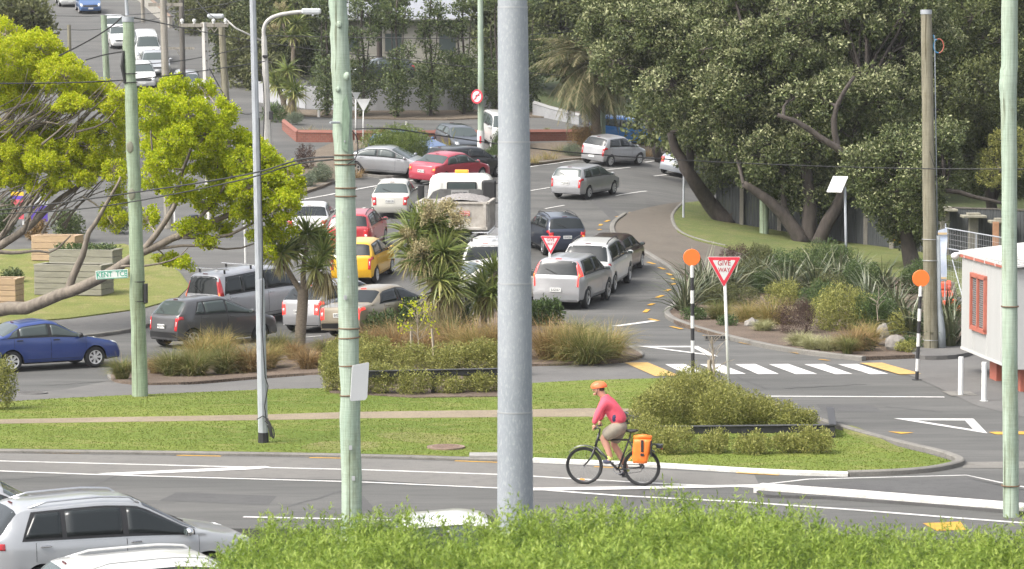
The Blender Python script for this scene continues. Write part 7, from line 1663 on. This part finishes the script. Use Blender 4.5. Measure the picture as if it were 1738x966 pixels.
t, P, o = wall_line('boundary_wall', 'long white plaster wall behind the row of griselinias', [(430, 172), (520, 184), (640, 189), (760, 189), (870, 187), (906, 186)], [1.2, 1.3, 1.4, 1.4, 1.35, 1.1], m_plaster)
b = MB()
for i in range(24):
    f = i / 23 * 4; k = min(4, int(f)); q = P[k].lerp(P[k + 1], f - k) - o; b.tube([q + Vector((0, 0, 1.2)), q + Vector((0, 0, 2.5))], .02, 5)
for z in (1.9, 2.45): b.tube([p - o + Vector((0, 0, z)) for p in P[:-1]], .012, 5)
b.build('mesh_railing', m_dpole, t)
wall_line('boundary_wall', 'low white stepped wall sloping down below the shaggy palm', [(906, 197), (932, 201), (985, 212)], [.75, .6, .5], mat('old_white_wall', (.27, .275, .28), .85, var=.15, scale=1.5), mat('old_wall_top', (.24, .24, .235), .85))
# brick
mb_, tb, bb = _new('red_brick'); tc = tb.nodes.new('ShaderNodeTexCoord'); br = tb.nodes.new('ShaderNodeTexBrick'); mp = tb.nodes.new('ShaderNodeMapping'); mp.inputs['Rotation'].default_value = (R(90), 0, 0)
br.inputs['Color1'].default_value = (.235, .082, .056, 1); br.inputs['Color2'].default_value = (.19, .065, .045, 1); br.inputs['Mortar'].default_value = (.20, .155, .13, 1); br.inputs['Scale'].default_value = 2.2; br.inputs['Mortar Size'].default_value = .012
tb.links.new(tc.outputs['Object'], mp.inputs['Vector']); tb.links.new(mp.outputs[0], br.inputs['Vector']); tb.links.new(br.outputs['Color'], bb.inputs['Base Color']); bb.inputs['Roughness'].default_value = .9
wall_line('brick_planter_wall', 'low red brick planter wall at the far side of the intersection', [(482, 220), (506, 241), (600, 242), (700, 242), (868, 240)], [.45, .5, .5, .5, .5], mb_, mat('brick_cap', (.21, .085, .062), .8))
wall_line('brick_planter_wall', 'low red brick wall right of the grey column', [(868, 240), (985, 238), (1060, 236)], [.5, .45, .45], mb_, mat('brick_cap2', (.21, .085, .062), .8))
g = G(1013, 236); tag(MB().box((0, 0, .6), (.36, .36, 1.5), bev=.02).box((0, 0, 1.38), (.44, .44, .08), bev=.02).build('brick_pillar', mb_, loc=g), 'short dark red brick pillar beside the short green pole', 'pillar')
def house():
    D = 190; a = AT(540, 34, D); e = AT(860, 34, D); zt = a.z; zb = zt - 3.4; w_ = e.x - a.x; t = root('weatherboard_house', 'cream weatherboard house with a grey roof behind the bushes', 'house', (a.x, D, zb)); mwb = mat('cream_weatherboard', (.30, .285, .245), .75, var=.05, scale=2); b = MB()
    n = 20; h = 3.4
    for k in range(n):
        z0 = h * k / n; z1 = h * (k + 1) / n; b.add([(0, 0, z0), (w_, 0, z0), (w_, .03, z1), (0, .03, z1), (0, .06, z0), (w_, .06, z0)], [(0, 1, 2, 3), (0, 4, 5, 1)])
    b.box((w_ / 2, 4.1, h / 2), (w_ - .02, 8, h - .02)); b.build('wall', mwb, t)
    b = MB(); b.add([(-.5, -.6, h - .05), (w_ + .5, -.6, h - .05), (w_ + .5, 4.2, h + 2.4), (-.5, 4.2, h + 2.4), (-.5, 9, h - .05), (w_ + .5, 9, h - .05), (-.5, -.6, h + .08), (w_ + .5, -.6, h + .08), (w_ + .5, 4.2, h + 2.55), (-.5, 4.2, h + 2.55), (-.5, 9, h + .08), (w_ + .5, 9, h + .08)], [(6, 7, 8, 9), (9, 8, 11, 10), (0, 3, 2, 1), (3, 4, 5, 2), (0, 1, 7, 6), (4, 10, 11, 5), (0, 6, 9, 3), (3, 9, 10, 4), (1, 2, 8, 7), (2, 5, 11, 8)])
    b.build('roof', mat('grey_roof', (.24, .25, .275), .6, var=.08, scale=3), t); b = MB(); b.tube([(-.5, -.66, h), (w_ + .5, -.66, h)], .09, 8); b.build('gutter', mat('gutter_grey', (.2, .2, .2), .6), t)
    for x in (2.2, 5.0, 8.6, 11.2):
        b = MB(); b.box((x, -.02, 1.9), (1.3, .1, 1.4)); f = b.build('window', m_wpole, t); b = MB(); b.box((x, -.075, 1.9), (1.1, .02, 1.2)); b.build('pane', m_glass2, f)
house()
# picket edge up the side street
t, P, o = wall_line('boundary_wall', 'low cream wall and fence along the hill street footpath', [(218, -16), (240, 4), (262, 24), (290, 48)], [.8, .9, .9, .8], mat('cream_wall', (.30, .285, .25), .8, var=.15, scale=2), mat('brown_coping', (.17, .12, .09), .8))
# ================================================================== cyclist
def skin_mesh(name, verts, edges, radii, rootv, sub, m, parent):
    me = bpy.data.meshes.new(name); me.from_pydata(verts, edges, []); o = bpy.data.objects.new(name, me); C.objects.link(o)
    o.modifiers.new('skin', 'SKIN'); sv = me.skin_vertices[0].data
    for i, r in enumerate(radii): sv[i].radius = (r, r) if not isinstance(r, tuple) else r; sv[i].use_root = (i == rootv)
    s = o.modifiers.new('sub', 'SUBSURF'); s.levels = sub; s.render_levels = sub
    bpy.context.view_layer.update(); dg = bpy.context.evaluated_depsgraph_get(); m2 = bpy.data.meshes.new_from_object(o.evaluated_get(dg)); bpy.data.objects.remove(o)
    m2.materials.clear(); m2.materials.append(m); m2.polygons.foreach_set('use_smooth', [True] * len(m2.polygons)); m2.polygons.foreach_set('material_index', [0] * len(m2.polygons))
    return link(name, m2, parent)
def cyclist():
    gf = G(991, 822); gr = G(1089, 825); d = gf - gr; hd = math.atan2(d.y, d.x); sc = d.length / 1.06; sc = min(sc, 1.06)
    bike = root('bicycle', 'black touring bicycle with an orange pannier heading left on the road', 'bicycle', gr, hd)
    # local: x forward from the rear axle, y left (towards the camera), z up
    mfr = mat('bike_black', (.018, .019, .021), .35, coat=.4); mty = mat('bike_tyre', (.02, .02, .021), .85); msp = mat('bike_spoke', (.35, .35, .36), .4, .7)
    rw = .345; Ra = Vector((0, 0, rw)); Fa = Vector((1.06, 0, rw)); BB = Vector((.44, 0, .285)); ST = Vector((.23, 0, .86)); HT = Vector((.80, 0, .88)); HB = Vector((.855, 0, .70))
    b = MB(); b.tube([BB, ST + Vector((-.02, 0, .05))], .017, 8); b.tube([BB, HB], .022, 8); b.tube([ST - Vector((0, 0, .02)), HT - Vector((0, 0, .06))], .018, 8); b.tube([HT + Vector((-.015, 0, .06)), HB], .024, 8)
    for s in (1, -1):
        b.tube([BB + Vector((0, s * .03, 0)), Ra + Vector((0, s * .065, 0))], .011, 6); b.tube([ST + Vector((0, s * .02, -.05)), Ra + Vector((0, s * .065, 0))], .010, 6)
    b.build('frame', mfr, bike, smooth=True)
    b = MB()
    for s in (1, -1): b.tube([HB + Vector((0, s * .05, -.02)), HB + Vector((.07, s * .055, -.2)), Fa + Vector((0, s * .05, 0))], [.016, .015, .011], 7)
    b.tube([HB + Vector((0, -.05, -.02)), HB + Vector((0, .05, -.02))], .02, 7); b.build('fork', mfr, bike, smooth=True)
    b = MB(); b.tube([HT, HT + Vector((-.03, 0, .14)), HT + Vector((.05, 0, .18))], .017, 7); c = HT + Vector((.05, 0, .18)); b.tube([c + Vector((-.05, -.30, .0)), c + Vector((0, -.15, 0)), c, c + Vector((0, .15, 0)), c + Vector((-.05, .30, .0))], .014, 7); b.m = 1
    for s in (1, -1): b.tube([c + Vector((-.03, s * .2, 0)), c + Vector((-.055, s * .31, 0))], .019, 7)
    b.build('handlebar', [mfr, m_trim], bike, smooth=True)
    b = MB(); b.tube([ST, ST + Vector((-.03, 0, .12))], .014, 7); b.build('seat_post', mfr, bike)
    bm = bmesh.new(); bmesh.ops.create_uvsphere(bm, u_segments=16, v_segments=10, radius=1)
    for v in bm.verts: x = v.co.x; v.co = Vector((.135 * x + .19, v.co.y * (.075 if x < 0 else .075 * (1 - .65 * x)), 1.00 + .032 * v.co.z + .02 * x * x))
    me = bpy.data.meshes.new('saddle'); bm.to_mesh(me); bm.free(); me.materials.append(m_trim); me.polygons.foreach_set('use_smooth', [True] * len(me.polygons)); link('saddle', me, bike)
    for ax in (Ra, Fa):
        b = MB(); n = 56; vs = []; fs = []
        for i in range(n):
            a = 2 * math.pi * i / n
            for j in range(8): q = 2 * math.pi * j / 8; rr = rw - .022 + .022 * math.cos(q); vs.append((rr * math.cos(a), .019 * math.sin(q), rr * math.sin(a)))
        for i in range(n):
            for j in range(8): fs.append((i * 8 + j, i * 8 + (j + 1) % 8, ((i + 1) % n) * 8 + (j + 1) % 8, ((i + 1) % n) * 8 + j))
        b.add(vs, fs); w_ = b.build('wheel', mty, bike, ax, smooth=True)
        b = MB()
        for i in range(28): a = 2 * math.pi * i / 28; s = 1 if i % 2 else -1; b.tube([(.02 * math.cos(a + .7 * s), s * .03, .02 * math.sin(a + .7 * s)), ((rw - .05) * math.cos(a), 0, (rw - .05) * math.sin(a))], .0014, 3, cap=False)
        b.cyl((0, -.045, 0), (0, .045, 0), .022, 10); b.build('spokes', msp, w_)
        b = MB(); pr = [(rw - .044, -.012), (rw - .062, -.010), (rw - .062, .010), (rw - .044, .012)]; b.lathe(pr, 48, Matrix.Rotation(R(90), 4, 'X')); b.build('rim', mfr, w_, smooth=True)
        a = R(-82) if ax is Fa else R(35); b = MB(); b.box(((rw - .09) * math.cos(a), .0, (rw - .09) * math.sin(a)), (.085, .02, .022), M=Matrix.Rotation(-(a + R(90)), 3, 'Y')); b.build('reflector', m_orange, w_)
    for ax, a0, a1 in ((Fa, 40, 170), (Ra, -5, 130)):
        b = MB(); pts = [(ax.x + .372 * math.cos(R(a)), 0, ax.z + .372 * math.sin(R(a))) for a in np.linspace(a0, a1, 14)]; vs = []; fs = []
        for p in pts: vs += [(p[0], -.028, p[2] - .008), (p[0], .028, p[2] - .008), (p[0], .016, p[2] + .008), (p[0], -.016, p[2] + .008)]
        for i in range(13): fs += [(i * 4 + j, i * 4 + (j + 1) % 4, i * 4 + 4 + (j + 1) % 4, i * 4 + 4 + j) for j in range(4)]
        b.add(vs, fs); b.build('mudguard', mfr, bike)
    b = MB(); Ry = Matrix.Translation(BB + Vector((0, -.05, 0))) @ Matrix.Rotation(R(90), 4, 'X'); b.lathe([(.095, -.004), (.095, .004), (.075, .004), (.075, -.004), (.095, -.004)], 28, Ry); b.build('chainring', msp, bike)
    b = MB(); b.tube([BB + Vector((.0, -.05, .095)), Vector((0, -.05, rw + .04))], .006, 5); b.tube([BB + Vector((.0, -.05, -.095)), Vector((.02, -.05, rw - .09)), Vector((0, -.05, rw - .04))], .006, 5); b.lathe([(.045, -.01), (.045, .01), (0, .01)], 16, Matrix.Translation((0, -.05, rw)) @ Matrix.Rotation(R(90), 4, 'X')); b.build('chain', m_trim, bike)
    cr = Vector((math.cos(R(55)), 0, math.sin(R(55)))) * .17
    for s, k in ((1, 1), (-1, -1)):
        b = MB(); e = BB + cr * k; b.tube([BB + Vector((0, s * .07, 0)), e + Vector((0, s * .08, 0))], .012, 6); b.box((e.x, s * .13, e.z), (.09, .09, .022), bev=.006); b.build('crank', mfr, bike)
    b = MB(); zr = .77; b.tube([(-.30, .06, zr), (.1, .06, zr), (.2, .03, .80)], .007, 5); b.tube([(-.30, -.06, zr), (.1, -.06, zr), (.2, -.03, .80)], .007, 5); b.tube([(-.30, .06, zr), (-.30, -.06, zr)], .007, 5)
    for s in (1, -1): b.tube([(-.05, s * .06, zr), (0, s * .065, rw)], .006, 5); b.tube([(-.2, s * .06, zr), (0, s * .065, rw)], .006, 5)
    b.box((-.33, 0, .74), (.12, .12, .08), bev=.02); b.build('rear_rack', mfr, bike)
    b = MB(); b.box((-.375, 0, .71), (.02, .08, .05)); b.build('rear_reflector', m_red, bike)
    # pannier hangs on the rack
    pn = root('pannier_bag', 'bright orange roll top pannier hanging on the bicycle rack', 'bag', gr + (Matrix.Rotation(hd, 3, 'Z') @ Vector((-.02, .155, .66))), hd)
    mo = mat('pannier_orange', (.86, .20, .028), .5, var=.08, scale=10, bump=.3); b = MB()
    bm = bmesh.new(); bmesh.ops.create_cube(bm, size=1); bmesh.ops.subdivide_edges(bm, edges=bm.edges[:], cuts=7, use_grid_fill=True)
    for v in bm.verts:
        x, y, z = v.co; tp = 1 - .18 * (z < 0) * abs(z) * 2 + .06 * z; rr = (1 - .25 * (abs(2 * x) ** 6)) * (1 - .2 * abs(2 * z) ** 8); wr = .012 * mnoise.noise(Vector((x * 4, y * 4, z * 8)))
        v.co = Vector((x * .32 * tp * (1 - .08 * abs(2 * y) ** 4) - .05 * z, y * .155 * rr + wr, z * .44))
    me = bpy.data.meshes.new('bag_body'); bm.to_mesh(me); bm.free(); me.materials.append(mo); me.polygons.foreach_set('use_smooth', [True] * len(me.polygons)); link('bag_body', me, pn)
    b = MB(); b.tube([(-.19, 0, .245), (-.03, .01, .262), (.13, 0, .24)], [.042, .05, .042], 10); b.build('roll_top', mo, pn, smooth=True)
    b = MB(); b.box((-.03, .083, .10), (.05, .012, .22), bev=.004); b.box((-.03, .084, -.06), (.07, .02, .05), bev=.006); b.box((-.18, .0, .05), (.012, .13, .3), bev=.004); b.build('strap', m_blackp, pn)
    # ---- the rider
    rd = root('person', 'person cycling in a pink long sleeved top, khaki shorts and an orange helmet', 'person', gr, hd)
    sk = mat('skin', (.52, .27, .19), .55); pink = mat('pink_top', (.72, .095, .14), .8, var=.06, scale=12, bump=.2); navy = mat('navy_panel', (.035, .04, .10), .8); khk = mat('khaki_shorts', (.29, .255, .20), .9, var=.10, scale=12, bump=.4)
    hip = Vector((.40, 0, 1.14)); wst = Vector((.47, 0, 1.30)); ch = Vector((.58, 0, 1.46)); nk = Vector((.705, 0, 1.615)); hdb = Vector((.765, 0, 1.69)); hdc = Vector((.80, 0, 1.755)); hdt = Vector((.79, 0, 1.82))
    V = []; E = []; Rr = []
    def av(p, r, par=None):
        V.append(tuple(p)); Rr.append(r)
        if par is not None: E.append((par, len(V) - 1))
        return len(V) - 1
    i_h = av(hip, (.13, .115)); i_w = av(wst, (.125, .105), i_h); i_c = av(ch, (.15, .115), i_w); i_n0 = av(ch.lerp(nk, .75), .085, i_c); i_n = av(nk, .06, i_n0); i_b = av(hdb, .082, i_n); i_k = av(hdc, (.098, .115), i_b); i_t = av(hdt, .085, i_k)
    hand_z = HT + Vector((.01, 0, .21)); J = {}
    for s in (1, -1):
        sh = Vector((.66, s * .185, 1.535)); el = Vector((.77, s * .27, 1.30)); wr = Vector((.835, s * .285, 1.135))
        a = av(sh, .062, i_c); q = av(sh.lerp(el, .5), .05, a); e_ = av(el, .043, q); q2 = av(el.lerp(wr, .5), .038, e_); w_ = av(wr, .028, q2); J[s] = (sh, el, wr)
        if s > 0: kn = Vector((.70, .115, .875)); an = Vector((.545, .125, .50)); ft = Vector((.65, .13, .445)); he = Vector((.51, .125, .455))
        else: kn = Vector((.545, -.115, .735)); an = Vector((.285, -.125, .265)); ft = Vector((.40, -.13, .20)); he = Vector((.26, -.125, .225))
        hj = hip + Vector((.02, s * .095, -.05)); a = av(hj, .095, i_h); q = av(hj.lerp(kn, .5), .082, a); k_ = av(kn, .068, q); c1 = av(kn.lerp(an, .35) + Vector((-.02, 0, 0)), .068, k_); an_ = av(an, .044, c1); fo = av(an.lerp(ft, .55) + Vector((0, 0, -.02)), .036, an_); av(ft, .03, fo); J[s] += (hj, kn, an, ft, he)
    skin_mesh('body', V, E, Rr, 0, 2, sk, rd)
    # shirt
    V, E, Rr = [], [], []
    i_w = av(Vector((.375, 0, 1.10)), (.19, .165)); i_m = av(Vector((.455, 0, 1.27)), (.195, .165), i_w); i_c = av(ch + Vector((-.01, 0, -.005)), (.225, .18), i_m); av(ch.lerp(nk, .98), .10, i_c)
    for s in (1, -1):
        sh, el, wr = J[s][:3]; a = av(sh, .098, i_c); q = av(sh.lerp(el, .5), .078, a); e_ = av(el, .066, q); q2 = av(el.lerp(wr, .5), .058, e_); av(el.lerp(wr, .97), .046, q2)
    skin_mesh('long_sleeved_top', V, E, Rr, 0, 2, pink, rd)
    b = MB(); b.blob((.475, .158, 1.26), (.06, .025, .085), 2, .35); b.build('side_panel', navy, rd, smooth=True)
    V, E, Rr = [], [], []
    i_h = av(Vector((.40, 0, 1.20)), (.185, .16)); i_2 = av(hip + Vector((-.01, 0, -.04)), (.205, .175), i_h)
    for s in (1, -1):
        hj, kn = J[s][3:5]; a = av(hj + Vector((0, s * .015, -.03)), .15, i_2); q = av(hj.lerp(kn, .5), .138, a); av(hj.lerp(kn, .97), .118, q)
    skin_mesh('shorts', V, E, Rr, 0, 2, khk, rd)
    for s in (1, -1):
        an, ft, he = J[s][5:8]; mid = an.lerp(ft, .5) + Vector((0, 0, -.02)); V, E, Rr = [], [], []
        a = av(he + Vector((0, 0, .012)), .042); q = av(mid + Vector((-.01, 0, -.01)), .048, a); r_ = av(ft, .043, q); av(ft + (ft - he).normalized() * .05 + Vector((0, 0, -.004)), .03, r_); av(an + Vector((.0, 0, -.01)), .045, a); skin_mesh('shoe', V, E, Rr, 0, 2, mat('shoe_navy', (.05, .055, .09), .7), rd)
        b = MB(); b.tube([an + Vector((0, 0, -.03)), an + (J[s][4] - an).normalized() * .065], [.046, .044], 12); b.build('sock', mat('lime_sock', (.58, .62, .16), .8), rd, smooth=True)
        # hand on the grip: palm, four curled fingers and a thumb
        wr = J[s][2]; el = J[s][1]; gp = HT + Vector((0, s * .29, .175)); V, E, Rr = [], [], []
        i0 = av(wr, .027); i1 = av(wr.lerp(gp, .55) + Vector((.008, 0, .012)), (.03, .042), i0); i2 = av(gp + Vector((.022, 0, .022)), (.026, .042), i1); skin_mesh('palm', V, E, Rr, 0, 2, sk, rd)
        for k in range(4):
            y = (k - 1.5) * .021; l = [.95, 1.05, 1, .82][k]; V, E, Rr = [], [], []; p0 = gp + Vector((.015, y, .026)); a = av(p0, .0095); a = av(p0 + Vector((.03 * l, 0, -.008)), .0095, a); a = av(p0 + Vector((.038 * l, 0, -.038 * l)), .0085, a); av(p0 + Vector((.014, 0, -.056 * l)), .0075, a); skin_mesh('finger', V, E, Rr, 0, 1, sk, rd)
        V, E, Rr = [], [], []; p0 = gp + Vector((-.01, -s * .035, .018)); a = av(p0, .011); a = av(p0 + Vector((.012, -s * .02, -.012)), .010, a); av(p0 + Vector((.025, -s * .022, -.035)), .008, a); skin_mesh('thumb', V, E, Rr, 0, 1, sk, rd)
    # face, ears, hair, helmet
    fw = Vector((.985, 0, -.17)).normalized()
    b = MB(); b.blob(hdc + fw * .093 + Vector((0, 0, -.012)), (.022, .014, .022), 2, 0); b.blob(hdc + fw * .07 + Vector((0, 0, -.085)), (.03, .034, .026), 2, 0)
    for s in (1, -1): b.blob(hdc + Vector((-.012, s * .082, -.02)), (.018, .010, .03), 2, .1)
    b.build('face_features', sk, rd, smooth=True)
    b = MB()
    for s in (1, -1): b.blob(hdc + fw * .078 + Vector((0, s * .031, .012)), (.008, .013, .008), 1, 0)
    b.box(hdc + fw * .088 + Vector((0, 0, -.052)), (.012, .042, .006)); b.build('eyes_and_mouth', mat('eye_dark', (.08, .03, .03), .5), rd)
    b = MB(); b.blob(hdc + Vector((-.045, 0, .0)), (.066, .086, .078), 2, .08); b.build('hair', mat('brown_hair', (.06, .035, .022), .8), rd, smooth=True)
    bm = bmesh.new(); bmesh.ops.create_uvsphere(bm, u_segments=32, v_segments=16, radius=1); bmesh.ops.bisect_plane(bm, geom=bm.verts[:] + bm.edges[:] + bm.faces[:], plane_co=(0, 0, -.12), plane_no=(0, 0, -1), clear_outer=True)
    for v in bm.verts:
        x, y, z = v.co; k = 1 + (.05 * math.sin(y * 11) if z > .15 else 0); v.co = Vector((x * .152 * k, y * .108 * k, z * .105 * k))
    me = bpy.data.meshes.new('helmet'); bm.to_mesh(me); bm.free(); me.transform(Matrix.Translation(hdc + Vector((-.012, 0, .035))) @ Matrix.Rotation(R(6), 4, 'Y')); me.materials.append(mat('helmet_orange', (.86, .16, .05), .4, coat=.3)); me.polygons.foreach_set('use_smooth', [True] * len(me.polygons)); hm = link('helmet', me, rd)
    b = MB()
    for k in (-2, -1, 0, 1, 2): b.tube([hdc + Vector((.045, k * .036, .108 - abs(k) * .012)), hdc + Vector((-.03, k * .040, .136 - abs(k) * .017)), hdc + Vector((-.11, k * .034, .085 - abs(k) * .008))], [.006, .010, .006], 6)
    b.build('vent_slot', m_blackp, hm)
    b = MB()
    for s in (1, -1): b.tube([hdc + Vector((-.01, s * .092, .02)), hdc + Vector((.02, s * .075, -.07)), hdc + Vector((.04, 0, -.105))], .005, 5)
    b.build('chin_strap', m_blackp, hm)
cyclist()

# ================================================================== air: thin haze volume added to lift dark tones and soften contrast
def haze():
    me = MB().box((0, 0, 0), (780, 860, 90)).build('haze', bpy.data.materials.new('haze_air'), loc=(0, 290, 36.5)); m = me.data.materials[0]; m.use_nodes = True; t = m.node_tree; t.nodes.clear()
    v = t.nodes.new('ShaderNodeVolumePrincipled'); v.inputs['Color'].default_value = (.93, .95, .97, 1); v.inputs['Density'].default_value = .0002; v.inputs['Anisotropy'].default_value = .2; o = t.nodes.new('ShaderNodeOutputMaterial'); t.links.new(v.outputs[0], o.inputs['Volume'])
    tag(me, kind='stuff', label='thin pale haze added over the street to soften contrast', cat='haze')
haze()
